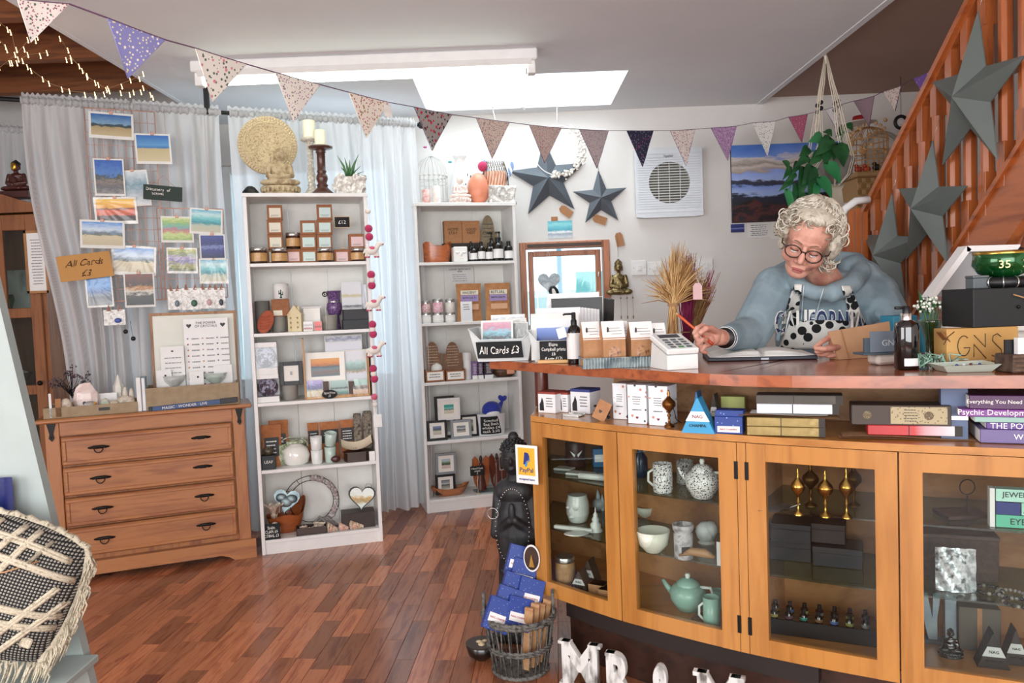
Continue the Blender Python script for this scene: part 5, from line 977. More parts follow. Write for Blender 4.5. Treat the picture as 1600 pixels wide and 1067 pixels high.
loc,w_,h_=B(772,577,812,590,.03,z);t=T('wooden_dish','brown wooden dish holding green stones and a small card','dish',loc,rz);obj('dish',M().lathe([(w_*.3,0),(w_*.46,h_*.5),(w_*.5,h_),(w_*.46,h_),(w_*.3,h_*.3),(.001,h_*.2)],24,(0,w_*.4,0),sy=.7),wood('5a3a26','3a2416',2),t);gravel(t,mottle(['2f6a54','1f4a3c'],30,.3),8,-w_*.25,w_*.2,.02,.08,h_*.5,.009,.014,4,'green_stones');obj('tag',M().box(w_*.0,.0,h_*.4,w_*.3,.002,h_*1.9),col_('d99a7c',.7),t)
# -- B shelf 4
z=SB[4]
def fb(x0,y0,x1,y1,v,zz,fm,lb,bands,seed=0,tilt=-5,n='box_frame',fw=.2,mw=.55):
 loc,w_,h_=B(x0,y0,x1,y1,v,zz);return frame_pic(n,lb,loc,w_,h_,fm,bands,mw,rz=rz,group='little framed beach photographs',tilt=R(tilt),seed=seed,fw=fw)
GRYF=col_('8d9297',.5);BEACH=[(0,'cdc6b6'),(.35,'d9d2c2'),(.42,'8f7f6a'),(.5,'5fa79f'),(.62,'8fcfc4'),(.75,'3f9a92'),(1,'4aa89c')]
fb(681,619,712,690,.10,z,BLACK,'tall black frame standing behind the white one',MONO)
fb(668,657,699,690,.03,z,BLACK,'black frame with a dune photo at the lower end of the group',[(0,'b9b5a8'),(.4,'c9c5b8'),(.5,'7a7a68'),(.6,'4a5a6a'),(.8,'6a7a9a'),(1,'8a9aba')],1)
fb(705,656,737,687,.03,z,GRYF,'grey frame with a misty shore photo under the white frame',MONO,2)
zz=B(684,622,719,656,.05)[0].z
fb(684,622,719,656,.045,zz,WHITE,'white frame with a turquoise sea photo balanced on the others',BEACH,3,0)
fb(720,648,748,684,.07,z,BLACK,'wide black frame behind the grey frame, beside the bucket',[(0,'4a5a3a'),(.4,'7a8a5a'),(.6,'c9cfc0'),(1,'6a7a80')],4)
loc,w_,h_=B(748,647,794,681,.03,z);t=T('white_bucket','white oval tin bucket with a long chalkboard label','bucket',loc,rz);bh_=h_
obj('bucket',M().lathe([(w_*.46,0),(w_*.5,h_*.97),(w_*.51,h_),(w_*.48,h_*.98),(w_*.45,.008),(.001,.006)],30,(0,w_*.36,0),sy=.7),col_('e6e7ea',.4),t)
cb=curved(w_*.515,h_*.08,h_*.9,92,(0,0,0));cb.v=[(x*.94-.012,y*.70+w_*.36-.0012,q) for x,y,q in cb.v];obj('chalk_label',cb,CHALK,t);txt('Scented\nBag Bath\nwhales £4\neach 2.50',t,CHK,w_*.6,h_*.62,(-w_*.1,-.010,h_*.48),hand=.5)
loc,w_,h_=B(755,618,793,650,.05);z0=z+bh_*.75;t=T('whale_toy','royal blue plush whale with white belly peeping from the bucket','soft toy',V((loc.x,loc.y,z0)),rz);h_=loc.z+h_-z0
blu=col_('1c2f9a',.8,sheen=.5)
obj('body',sculpt([('s',(-w_*.1,.04,h_*.38),(w_*.40,.04,h_*.36)),('c',(w_*.15,.04,h_*.35),(w_*.36,.045,h_*.68),.024,.009),('s',(w_*.30,.04,h_*.84),(w_*.10,.012,h_*.15),(0,-.6,0)),('s',(w_*.44,.04,h_*.82),(w_*.10,.012,h_*.14),(0,.7,0)),('s',(-w_*.42,.02,h_*.3),(w_*.12,.012,h_*.08),(0,.4,0))],.0025,3),blu,t)
obj('belly',M().ball((-w_*.08,.022,h_*.2),(w_*.30,.032,h_*.17),16,10),WHITE,t);obj('eye',M().ball((-w_*.3,.006,h_*.4),.003),BLACK,t)
# -- B base
z=SB[5]
loc,w_,h_=B(674,758,737,784,.03,z);t=T('boat_bowl','long boat-shaped carved wooden bowl on the lowest shelf','bowl',loc,rz)
def bo(a,b):
 th=a*2*PI;x=cos(th);y=sin(th);q=b**.7;return (w_*(.30+.2*q)*x,.06+.05*(.5+.5*q)*y,h_*b*(.62+.38*abs(x)**3))
def bi(a,b):x,y,q=bo(a,max(.2,b));return (x*.93,.06+(y-.06)*.86,q)
obj('bowl',M().grid(40,8,bo).grid(40,8,bi),wood('b5744a','8a5030',2,0,.4,.2),t);obj('carved_foot',M().lathe([(w_*.29,0),(w_*.31,.006)],24,(0,.06,0),sy=.4),wood('b5744a','8a5030',2),t)
fb(681,741,712,778,.06,z+.012,BLACK,'black frame with a dark shore photo standing in the boat bowl',MONO,6,0)
fb(681,708,713,741,.06,B(681,708,713,741,.06)[0].z,GRYF,'grey frame with a tiny palm photo stacked on the black one',[(0,'c9b8b0'),(.3,'d9c8c0'),(.42,'3a4a3a'),(.6,'6a8a6a'),(.8,'b9c9d0'),(1,'a9c0cc')],7,0)
def angel(x0,y0,x1,y1,v,c1,c2,lb,body=None):
 loc,w_,h_=B(x0,y0,x1,y1,v,z);t=T('wooden_angel',lb,'ornament',loc,rz,'carved wooden angels');wm=wood(c1,c2,2,2,.35,.3)
 for s_ in (-1,1):
  obj('wing',M().prism([(s_*w_*.08,h_*.55),(s_*w_*.12,h_*.85),(s_*w_*.3,h_*.98),(s_*w_*.46,h_*.9),(s_*w_*.5,h_*.6),(s_*w_*.38,h_*.2),(s_*w_*.22,h_*.04),(s_*w_*.26,h_*.3)][::-1 if s_>0 else 1],.02,.034),wm,t)
 obj('robe',M().lathe([(w_*.26,0),(w_*.22,h_*.2),(w_*.13,h_*.55),(w_*.17,h_*.68),(w_*.06,h_*.8),(.001,h_*.81)],16,(0,.02,0),sy=.6),body or wood('5a2a1c','3a1810',2,2,.35,.3),t);obj('head',M().ball((0,.02,h_*.89),(w_*.09,w_*.09,h_*.1)),wood('3a1c14','2a120c',2),t)
angel(739,712,767,760,.10,'b0643a','8a4626','carved angel with orange wooden wings behind the chalk sign')
angel(766,708,790,762,.08,'6a3020','4a1e12','dark red carved wooden angel beside the orange-winged one')
angel(781,712,800,762,.11,'5c2a1c','42190f','dark carved angel half hidden behind its neighbour')
loc,w_,h_=B(780,710,787,735,.06);t=T('driftwood_fish','small grey wooden charm propped on the dark red angel','ornament',V((loc.x,loc.y-.0,z)),rz);hq=loc.z-z;obj('charm',M().box(-w_*.5,-.004,hq,w_*.5,.004,hq+h_,.003),mottle(['b8ada0','8a8078'],40,.8),t);obj('stick',M().tube([(0,0,0),(0,0,hq)],.0016,5),mottle(['b8ada0','8a8078'],40,.8),t)
loc,w_,h_=B(735,728,757,743,.03);chalk('price_sign','tiny blackboard on a stick in front of the angels',V((loc.x,loc.y,z)),w_,h_,'Hand Made\nangels\n£',rz,stick=loc.z-z,th=h_*.7)
loc,w_,h_=B(745,768,797,777,.045,z);t=T('slate_tray','long low grey tray in front of the angels','tray',loc,rz);obj('tray',M().box(-w_/2,0,0,w_/2,.10,.003).box(-w_/2,0,0,w_/2,.004,h_).box(-w_/2,.096,0,w_/2,.10,h_).box(-w_/2,0,0,-w_/2+.004,.1,h_).box(w_/2-.004,0,0,w_/2,.1,h_),zinc,t);obj('rolled_rim',M().tube([(-w_/2,0,h_),(w_/2,0,h_),(w_/2,.1,h_),(-w_/2,.1,h_)],.002,6,True),zinc,t)
# ================================================================== BACK WALL
def WL(x0,y0,x1,y1,v=0):return FW.box(x0,y0,x1,y1,-v)
STG=col_('5f666e',.45,.2)
def wstar(cx,cy,rr,rot,lb,v=.012):
 u,zz=FW.hit(cx,cy,-.02);d=5.03;t=T('metal_star',lb,'star',(u-3,5.05-v,zz));o=obj('star_face',star3(rr*d/1200,rr*.40*d/1200,rr*.28*d/1200,rot),STG,t)
 a=PI/2+rot;k=rr*d/1200*.93;obj('hanging_wire',M().tube([(k*cos(a),-.004,k*sin(a)),(k*cos(a),-.002,k*sin(a)+.04)],.001,4),IRON,t);return t
wstar(856,280,62,R(4),'large dark grey metal star on the wall, a kraft tag below it')
wstar(938,310,44,R(2),'smaller dark grey metal star beside the big one')
def tag(cx,cy,roll,lb,F=FW,v=-.012,s_=1,mt=None,name='swing_tag'):
 u,zz=F.hit(cx,cy,v);t=T(name,lb,'tag',F.at(u,v,zz),rot=(0,roll,F.rz));w_=.05*s_;h_=.09*s_
 obj('card',M().prism([(-w_/2,-h_/2),(w_/2,-h_/2),(w_/2,h_*.3),(w_*.25,h_/2),(-w_*.25,h_/2),(-w_/2,h_*.3)],0,.0015),mt or KRAFT,t);obj('string',M().tube([(0,-.001,h_*.38),(.004,-.002,h_*.55),(-.003,-.001,h_*.8)],.001,4),PAPER,t);return t
tag(884,330,R(-52),'kraft paper tag hanging below the large metal star');tag(937,343,R(-70),'kraft paper tag hanging below the smaller metal star');tag(968,374,R(-10),'kraft paper tag above the bronze hanging buddha')
loc,w_,h_=WL(856,345,894,372,.004);t=T('wall_postcard','turquoise sea postcard pinned above the small window','postcard',loc);obj('print',M().box(-w_/2,0,0,w_/2,.003,h_),pic([(0,'c9d3d8'),(.25,'8f9aa8'),(.35,'e4eaec'),(.45,'3a9ab0'),(.6,'4ab4c4'),(.8,'7fd0d4'),(1,'3fa8bc')],.4,5,2),t);obj('kraft_scrap',M().box(-w_*.35,-.001,h_*1.0,-w_*.08,.001,h_*1.25),KRAFT,t)
# extractor fan
loc,w_,h_=WL(994,231,1098,339,.055);t=T('extractor_fan','square white wall extractor fan with a round grille','extractor fan',loc);FANW=col_('dfe3e8',.35)
rr=w_*.31;cz=h_*.5;n=40;ring=[(rr*cos(2*PI*i/n),cz+rr*sin(2*PI*i/n)) for i in range(n)]
sq=[]
for i in range(n):
 a=2*PI*i/n;c,s_=cos(a),sin(a);k=min((w_/2)/max(abs(c),1e-6),(h_/2)/max(abs(s_),1e-6));sq.append((k*c,cz+k*s_))
m=M();m.add([(x,0,q) for x,q in ring]+[(x,0,q) for x,q in sq]+[(x,.045,q) for x,q in sq]+[(x*.98,.045,cz+(q-cz)*.98) for x,q in ring],[(i,(i+1) % n,n+(i+1) % n,n+i) for i in range(n)]+[(n+i,n+(i+1) % n,2*n+(i+1) % n,2*n+i) for i in range(n)]+[(3*n+i,3*n+(i+1) % n,(i+1) % n,i) for i in range(n)])
for f in (0.08,.92):m.box(-w_/2,-.003,h_*f-.002 if f<.5 else h_*f,w_/2,.0,h_*f+.001 if f<.5 else h_*f+.002)
obj('cover',m,FANW,t)
obj('backplate',M().box(-w_*.48,.03,h_*.02,w_*.48,.05,h_*.98),col_('6f6f6c',.7),t)
for i in range(15):
 zz=cz-rr+.012+i*(2*rr-.024)/14;k=math.sqrt(max(0,rr*rr-(zz-cz)**2));obj('slat',M().box(-k,-.001,zz-.0035,k,.012,zz+.0035,.001),col_('c9c8c0',.4),t)
for x in (-.07,0,.07):k=math.sqrt(rr*rr-x*x);obj('rib',M().box(x-.0015,-.002,cz-k,x+.0015,.004,cz+k),FANW,t)
for i in range(22):
 zz=h_*.13+i*h_*.035
 k=math.sqrt(max(0,rr*rr-(zz-cz)**2))*1.03
 if k>0:obj('groove',M().box(-w_*.47,-.002,zz-.0012,-k,.0,zz+.0012),col_('c3c9d0',.4),t),obj('groove',M().box(k,-.002,zz-.0012,w_*.47,.0,zz+.0012),col_('c3c9d0',.4),t)
 else:obj('groove',M().box(-w_*.47,-.002,zz-.0012,w_*.47,.0,zz+.0012),col_('c3c9d0',.4),t)
loc2,w2,h2=WL(1036,240,1052,244,.055);txt('Xpelair',t,col_('5a5f66',.6),w2,None,(loc2.x-loc.x,-.004,loc2.z-loc.z))
# painting
loc,w_,h_=WL(1143,224,1316,345,.02);t=T('seascape_painting','unframed canvas of blue sea, clouds and dark red rocks','painting',loc);obj('canvas',M().box(-w_/2,0,0,w_/2,.02,h_,.002),col_('2a2a3a',.7),t)
obj('painted_front',M().box(-w_/2+.001,-.001,.001,w_/2-.001,.0,h_-.001),pic(COAST,.30,3.2,8,.5),t);obj('painted_rocks',M().prism([(-w_*.5,h_*.16),(-w_*.5,h_*.02),(w_*.5,h_*.02),(w_*.5,h_*.36),(w_*.2,h_*.3),(w_*.0,h_*.2),(-w_*.2,h_*.22),(-w_*.3,h_*.3),(-w_*.4,h_*.26)][::1],-.0018,-.001),mottle(['2a1418','15141c','5a2a26','20202a'],9,.6,0,.2,stretch=(1,1,2.5)),t)
obj('painted_headland',M().prism([(-w_*.5,h_*.38),(-w_*.3,h_*.42),(-w_*.1,h_*.46),(w_*.1,h_*.5),(w_*.2,h_*.58),(w_*.5,h_*.56),(w_*.5,h_*.62),(w_*.0,h_*.6),(-w_*.25,h_*.5),(-w_*.5,h_*.46)][::1],-.0018,-.001),mottle(['20222e','34303a'],14,.6,0,.2),t) if False else None
loc,w_,h_=WL(1142,350,1163,363,.003);t=T('wall_label','tiny blue seascape card under the big painting','card',loc);obj('print',M().box(-w_/2,0,0,w_/2,.002,h_),pic(BLUE,.2,4,3),t);obj('pin',M().ball((0,-.001,h_*.9),.002),SILV,t)
loc,w_,h_=WL(1168,348,1205,371,.003);t=T('wall_note','white typed note under the big painting','note',loc);obj('sheet',M().box(-w_/2,0,0,w_/2,.002,h_),WHITE,t);lines(t,-w_/2,w_/2,h_*.1,h_*.9,6,-.0006)
loc,w_,h_=WL(1204,345,1240,372,.002);t=T('wall_note','second pale note, partly behind the woman\'s head','note',loc);obj('sheet',M().box(-w_/2,0,0,w_/2,.002,h_),OFFW,t);lines(t,-w_/2,w_/2,h_*.1,h_*.9,5,-.0006)
# switches
for x0,y0,x1,y1,lb in ((987,407,1010,430,'square white light switch beside the bronze buddha'),(1012,409,1034,430,'white switch plate half hidden by the dried grass'),(1092,404,1114,427,'square white light switch between the dried grass and the woman')):
 loc,w_,h_=WL(x0,y0,x1,y1,.009);t=T('light_switch',lb,'switch',loc);obj('plate',M().box(-w_/2,0,0,w_/2,.009,h_,.002),WHITE,t);obj('rocker',M().box(-w_*.13,-.005,h_*.33,w_*.13,0,h_*.67,.001),WHITE,t)
 for x in (-w_*.36,w_*.36):obj('screw',M().ball((x,0,h_*.5),(.003,.0015,.003)),SILV,t)
# hanging bronze buddha plaque with chimes
brz=mottle(['8a7a52','6a5c3c','a8966a'],30,.35,.8,.2)
u,zz=FW.hit(968,461,-.03);loc,w_,h_=WL(950,398,989,461,.03);t=buddha(FW.at(u,-.05,zz),h_*1.42/1.0*.93,brz,'bronze seated buddha wall hanging with chime beads below',name='buddha_wall_hanging',base=None,vox=.003)
t.scale=(.78,.55,1)
obj('hanging_wire',M().tube([(0,.05,h_*.95),(0,.07,h_*1.45)],.0012,4),IRON,t)
for px in (969,979,988):
 p=FW.hit(px,463,-.03);x=p[0]-u;ch_=obj('chime',M().tube([(x/.78,.0,.0),(x/.78,0,-.14)],.001,4).ball((x/.78,0,-.02),.006).ball((x/.78,0,-.145),(.005,.005,.012)),brz,t)
# dream catcher loops and shell wreath from the skylight edge hooks
for px,py in ((770,167),(817,167),(870,163)):
 p=H(px,py,CZ);t=T('ceiling_hook',{770:'white ceiling hook carrying the blue feather hoop',817:'empty white ceiling hook between the two hoops',870:'white ceiling hook carrying the white shell wreath'}[px],'hook',p);obj('plate',M().lathe([(.014,-.004),(.014,0)],12),WHITE,t);obj('hook',M().tube([(0,0,0),(0,0,-.012),(.007,0,-.018),(.012,0,-.010)],.002,5),WHITE,t)
p=H(870,163,CZ);d=p.y;c=W(872,235,d);rr=38*d/1200
t=T('shell_wreath','white shell crescent wreath hanging on a cord','wreath',c);obj('cord',M().tube([(0,0,rr),(p.x-c.x,0,p.z-c.z-.02)],.0022,5),WHITE,t);obj('ring',M().tube([(rr*cos(2*PI*i/40),0,rr*sin(2*PI*i/40)) for i in range(40)],.003,6,True),WHITE,t)
m=M();rn=random.Random(9)
for i in range(110):a=R(rn.uniform(-105,60));q=rr+rn.gauss(0,.012);m.ball((q*cos(a),-.004-rn.random()*.01,q*sin(a)),(rn.uniform(.006,.014),.006,rn.uniform(.005,.011)),6,4)
obj('shells',m,mottle(['f2eee6','d9d0c4','fbf8f2'],50,.6,0,.3),t)
p=H(770,167,CZ);d=p.y;c=W(778,240,d);rr=30*d/1200
t=T('feather_hoop','white teardrop hoop wound with blue and white feathers','wreath',c);obj('cord',M().tube([(0,0,rr*1.4),(p.x-c.x,0,p.z-c.z-.02)],.0022,5),WHITE,t)
obj('ring',M().tube([(rr*.8*cos(2*PI*i/30),0,rr*1.35*sin(2*PI*i/30)) for i in range(30)],.003,6,True),WHITE,t)
for i in range(12):
 a=R((-70+i*8) if i<6 else 180+10*(i-6)+10);x,q=rr*.8*cos(a),rr*1.35*sin(a);obj('feather',M().ball((x,-.006,q),(.012,.003,.03),8,5),col_('7f9ac4' if i % 2 else 'e9edf2',.8),t)
# ================================================================== CARDS CLIPPED TO WIRE GRIDS IN FRONT OF THE CURTAIN
rz=FC.rz
def C(x0,y0,x1,y1,v=-.07,z=None):return FC.box(x0,y0,x1,y1,v,z)
def wgrid(x0,y0,x1,y1,lb,v=-.05,nx=9,ny=16):
 loc,w_,h_=C(x0,y0,x1,y1,v);t=T('wire_grid',lb,'wire grid',loc,rz)
 for i in range(nx+1):obj('upright_wire',M().tube([(-w_/2+w_*i/nx,0,0),(-w_/2+w_*i/nx,0,h_)],.0016 if 0<i<nx else .0028,5),COPPER,t)
 for i in range(ny+1):obj('cross_wire',M().tube([(-w_/2,.002,h_*i/ny),(w_/2,.002,h_*i/ny)],.0014 if 0<i<ny else .0028,5),COPPER,t)
 zt=2.30-loc.z
 for x in (-w_*.3,w_*.3):obj('hanging_wire',M().tube([(x,0,h_),(x,.03,zt)],.001,4),COPPER,t)
 return t
wgrid(141,172,250,470,'tall copper wire grid holding the larger beach cards')
wgrid(249,326,352,466,'smaller copper wire grid above the wooden tray frame',nx=8,ny=9)
cards=[(138,176,208,217,-1.5,SKY1,'wide card of golden beach and hills at the grid top',.35),(212,209,268,256,1.5,SEA1,'square card of empty sand, blue sea and sky in a glossy sleeve',.1),(147,248,195,306,.5,PALM,'upright card of a palm tree under deep blue sky',.8),
  (190,266,236,322,5,[(0,'e6e9ec'),(.3,'b9c3cc'),(.6,'7fa0b0'),(1,'dfe6ea')],'silvery plastic-sleeved card behind the small slate sign',.6),(148,308,215,350,2,SUNS,'orange and red sunset card low on the tall grid',.35),(124,344,194,388,-2,DUNE,'crumpled-sleeve card of dunes above the kraft price sign',.5),
  (172,384,242,430,-4,DUNE,'wide dune and sky card overlapping the kraft price sign',.45),(135,428,177,480,1.5,[(0,'8a8a8c'),(.25,'5a626c'),(.35,'6f7f92'),(.45,'2f5a9a'),(.6,'3f86cc'),(1,'2f7fd0')],'upright card of a lone tree under vivid blue sky',.3),(194,426,242,480,0,LILY,'dark card with a white lily flower',.6),
  (251,338,302,379,-1,ROSE,'green card with a pink rose wreath',.7),(295,326,346,366,-4,TEAL,'pale teal beach card at the smaller grid top',.35),(312,366,352,406,0,BLUE,'dark blue starry card at the grid edge',.5),(260,387,308,427,-1.5,FLOR,'card with a vase of lilac flowers',.9),(311,404,356,443,-1,TEAL,'turquoise wave card below the dark blue card',.5)]
for i,(x0,y0,x1,y1,rd,bands,lb,wp) in enumerate(cards):
 v=-.066-.006*(i % 3);loc,w_,h_=C(x0,y0,x1,y1,v);o=card('beach_card',lb,loc,w_,h_,rz,R(-rd),bands,'greeting card','cards clipped to the wire grids',wp,True,.05,i,clip=True)
loc,w_,h_=C(223,290,284,313,-.10);t=T('slate_sign','small dark green hanging slate with chalk writing','sign',loc,rot=(0,R(4),rz));obj('slate',M().box(-w_/2,0,0,w_/2,.005,h_,.0015),col_('26352f',.7),t);txt('Discovery  of\nscenes',t,CHK,w_*.62,None,(-w_*.12,-.001,h_*.58),hand=.8);obj('hanging_cord',M().tube([(-w_*.3,.002,h_),(0,.01,h_*1.7),(w_*.3,.002,h_)],.0012,4),COPPER,t)
loc,w_,h_=C(93,396,178,436,-.11);t=T('price_board','tilted kraft card price board lettered for three pound cards','sign',loc,rot=(0,R(-7),rz));obj('board',M().box(-w_/2,0,0,w_/2,.004,h_,.001),col_('c08e52',.8),t);ink=col_('4a2c18',.8);txt('All Cards',t,ink,w_*.72,None,(0,-.001,h_*.66),hand=.7,shear=.3);txt('£3',t,ink,w_*.2,None,(0,-.001,h_*.25),hand=.6,shear=.3)
for i,(x0,y0,x1,y1,c2,lb) in enumerate(((262,452,284,484,'6a7a80','clear bag of grey shell earrings pegged at the grid foot'),(284,450,313,484,'2f5a44','clear bag of green leaf earrings pegged to the grid'),(312,450,334,482,'c8a0a0','clear bag of pink earrings pegged beside the green leaf one'),(332,450,352,482,'3a4048','clear bag with a dark grey heart, last on the grid'),(162,484,196,508,'2f4a9a','clear bag with a blue charm pegged under the tall grid'))):
 loc,w_,h_=C(x0,y0,x1,y1,-.075);t=T('charm_bag',lb,'bag',loc,rz,'pegged bags of charms');obj('clear_bag',M().grid(8,8,lambda a,b:((a-.5)*w_,-.004-.003*sin(a*9+b*7),b*h_)),mottle(['dcdad4','f2f1ee','b9b6ae'],90,.25,0,.4),t);obj('charm',M().ball((w_*.15,-.012,h_*.3),(w_*.17,.004,h_*.16)),col_(c2,.4),t)
 for x in (-w_*.25,w_*.25):obj('peg',M().prism([(x-.010,h_*.92),(x+.010,h_*.92),(x,h_*.92+.032)],-.006,.004),mottle(['8a5a48','9a6a54'],30,.6),t)
for px,py,k in ((196,514,'upper'),(208,525,'lower')):
 loc,w_,h_=C(px-4,py-4,px+4,py+4,-.07);t=T('bead_charm',k+' of two black bead charms hanging below the tall grid','charm',loc,rz,'black bead charms');obj('bead',M().ball((0,0,0),w_*.5),BLACK,t);obj('thread',M().tube([(0,0,w_*.4),(-.01,.005,.09)],.0008,4),IRON,t)
# ================================================================== ON THE CHEST OF DRAWERS
rz=FD.rz
def D(x0,y0,x1,y1,v,z=DT):return FD.box(x0,y0,x1,y1,v,z)
gm=mottle(['a89478','9a866a'],30,.8,0,.1)
def opentray(loc,w_,h_,d,lb,mt=gm,rz=rz,fl=.004,front=None):
 t=T('wooden_tray',lb,'tray',loc,rz);k=.006
 obj('tray_base',M().box(-w_/2,0,0,w_/2,d,fl),mt,t);obj('tray_wall',M().box(-w_/2,0,fl,w_/2,k,front or h_,.001),mt,t);obj('tray_wall',M().box(-w_/2,d-k,fl,w_/2,d,h_,.001),mt,t);obj('tray_wall',M().box(-w_/2,k,fl,-w_/2+k,d-k,h_,.001),mt,t);obj('tray_wall',M().box(w_/2-k,k,fl,w_/2,d-k,h_,.001),mt,t);return t
l1,w1,h1=D(67,633,215,651,.02);tA=opentray(l1,w1,h1,.20,'long shallow beige tray of crystals at the left end of the chest')
obj('front_sticker',M().box(w1*.08,-.001,h1*.4,w1*.2,.0,h1*.7),BLACK,tA)
l2,w2,h2=D(228,602,374,640,.03);tB=opentray(l2,w2,h2,.2,'deep beige tray of crystals and cards by the bookcase')
obj('front_lip',M().box(-w2/2,-.001,h2*.86,w2/2,.0,h2),gm,tB)
loc,w_,h_=D(232,615,372,634,.012);lz=loc.z;t=T('bead_tube','long blue and black box leaning on the front of the deep tray','box',V((l2.x,l2.y,DT))-FD.n*.018,rz,rot=(0,R(-2.2),rz));obj('tube',M().box(-w_*.46,0,.003,w_*.3,.012,.026,.001),mottle(['2d4c80','24406e'],10,.4,0,0),t);obj('dark_end',M().box(w_*.3,0,.002,w_*.5,.013,.028,.001),BLACK,t);obj('dark_end',M().box(-w_*.5,0,.002,-w_*.46,.013,.027,.001),BLACK,t);txt('MAGIC · WONDER · LIVE',t,CHK,w_*.5,None,(-w_*.1,-.001,.015))
for px0,px1,lb,c in ((213,221,'thin white booklet standing between the two trays','e9e9ea'),(221,228,'thin blue-edged booklet standing between the two trays','9ab0c4')):
 loc,w_,h_=D(px0,590,px1,640,.03);t=T('booklet',lb,'booklet',loc,rz,'booklets between the trays');obj('cover',M().box(-w_*.45,0,0,w_*.45,.12,h_,.001),col_(c,.6),t);obj('pages',M().box(-w_*.3,-.001,.002,w_*.3,.0,h_*.98),PAPER,t)
# framed back board with posters
loc,w_,h_=D(236,488,372,612,.17);t=T('framed_board','wooden framed clear panel standing at the back of the deep tray','frame',V((loc.x,loc.y,DT+.004)),rz,rot=(R(-4),0,rz));zz=loc.z+h_-DT
wf2=wood('a9784a','85572f',1,2);h_=D(236,488,372,640,.17)[2]
obj('frame',M().box(-w_/2,0,0,-w_/2+.012,.012,h_,.001).box(w_/2-.012,0,0,w_/2,.012,h_,.001).box(-w_/2+.012,0,h_-.014,w_/2-.012,.012,h_,.001).box(-w_/2+.012,0,0,w_/2-.012,.012,.012,.001),wf2,t);obj('panel',M().box(-w_/2+.01,.005,.01,w_/2-.01,.008,h_-.01),mottle(['cfcdbf','dad8cc'],4,.3,0,0),t)
loc,w_,h_=D(288,497,358,586,.13);t=T('crystal_poster','white laminated chart of crystals and their meanings','poster',V((loc.x,loc.y,DT+.005)),rz,rot=(R(-3),0,rz));z0=loc.z-DT-.005
obj('sheet',M().box(-w_/2,0,z0*.4,w_/2,.0015,z0+h_),WHITE,t);txt('THE POWER\nOF CRYSTALS',t,BLACK,w_*.5,None,(0,-.001,z0+h_*.93))
for s_ in (-1,1):obj('gem_icon',M().prism([(s_*w_*.38+x,z0+h_*.92+q) for x,q in heart(w_*.12,12)],-.001,.0),BLACK,t)
rn=random.Random(5);gc=['3a3a3c','8a8a8c','b04a50','4a6a5a','8a7aa0','c98a4a','d0a0a8']
for c_ in range(3):
 for r_ in range(11):x=-w_*.42+c_*w_*.33;q=z0+h_*(.77-.067*r_);obj('gem',M().ball((x,-.001,q),(.0045,.0015,.004),7,4),col_(gc[rn.randrange(7)],.5),t)
 lines(t,-w_*.38+c_*w_*.33,-w_*.12+c_*w_*.33,z0+h_*.06,z0+h_*.8,11,-.0006,col_('8a8a8e',.8),c_,.2)
loc,w_,h_=D(251,541,288,578,.12);t=T('crystal_chart','smaller white chart in front of the framed panel','poster',V((loc.x,loc.y,DT+.005)),rz);z0=loc.z-DT-.005;obj('sheet',M().box(-w_/2,0,0,w_/2,.0015,z0+h_),WHITE,t);lines(t,-w_/2,w_/2,z0+h_*.1,z0+h_*.85,9,-.0006,col_('9a9a9e',.8),0,.2);obj('gem_icon',M().ball((0,-.001,z0+h_*.92),(.006,.001,.004)),BLACK,t)
for x0,y0,x1,y1,v,lb in ((244,578,268,596,.10,'small white information card behind the clear dish'),(296,580,318,598,.09,'small white information card in the middle of the deep tray'),(334,570,363,598,.11,'white information card with a black stone dot, at the tray end')):
 loc,w_,h_=D(x0,y0,x1,y1,v);t=T('info_card',lb,'card',V((loc.x,loc.y,DT+.005)),rz,'information cards in the tray');z0=D(x0,y0,x1,y1,v,None)[0].z-DT-.005;hh=D(x0,y0,x1,y1,v,None)[2];obj('sheet',M().box(-w_/2,0,0,w_/2,.0015,z0+hh),WHITE,t);obj('dot',M().ball((w_*.1,-.001,z0+hh*.5),(.005,.0015,.005)),BLACK,t)
# crystals
stones=[('1c1a1c',.016,'black'),('b98a3a',.02,'amber'),('7a5a8a',.012,'purple'),('a06a5a',.014,'red brown'),('d8d4cc',.016,'white'),('3a3a3e',.018,'dark grey'),('6a4a3a',.014,'brown'),('c7b9a0',.012,'sandy'),('4a3a4a',.012,'plum'),('e4dfd6',.012,'milky'),('5a2f2f',.013,'maroon'),('8a8a80',.013,'grey')]
rn=random.Random(11)
for i,(c,r_,nm) in enumerate(stones):
 x=-w2*.42+w2*.84*i/11;p=l2+FD.u*x+FD.n*(.035+.03*(i % 2))+V((0,0,h2*.55));t=T('tumbled_stone',nm+' polished stone lying in the deep tray','stone',p,rn.random()*3,'tumbled stones in the deep tray')
 obj('stone',sculpt([('s',(0,0,r_*.6),(r_,r_*.7,r_*.6)),('s',(r_*.4,0,r_*.7),(r_*.6,r_*.6,r_*.5))],.0025,1),mottle([c,c,'d0c8c0' if i % 3 else c],40,.15,0,.05,coat=.5),t)
obj('stone_bed',M().box(-w2*.48,.008,.004,w2*.48,.19,h2*.55),mottle(['5a4a40','a89888','7a6a70','3a3234'],70,.4,0,.6,.006),tB)
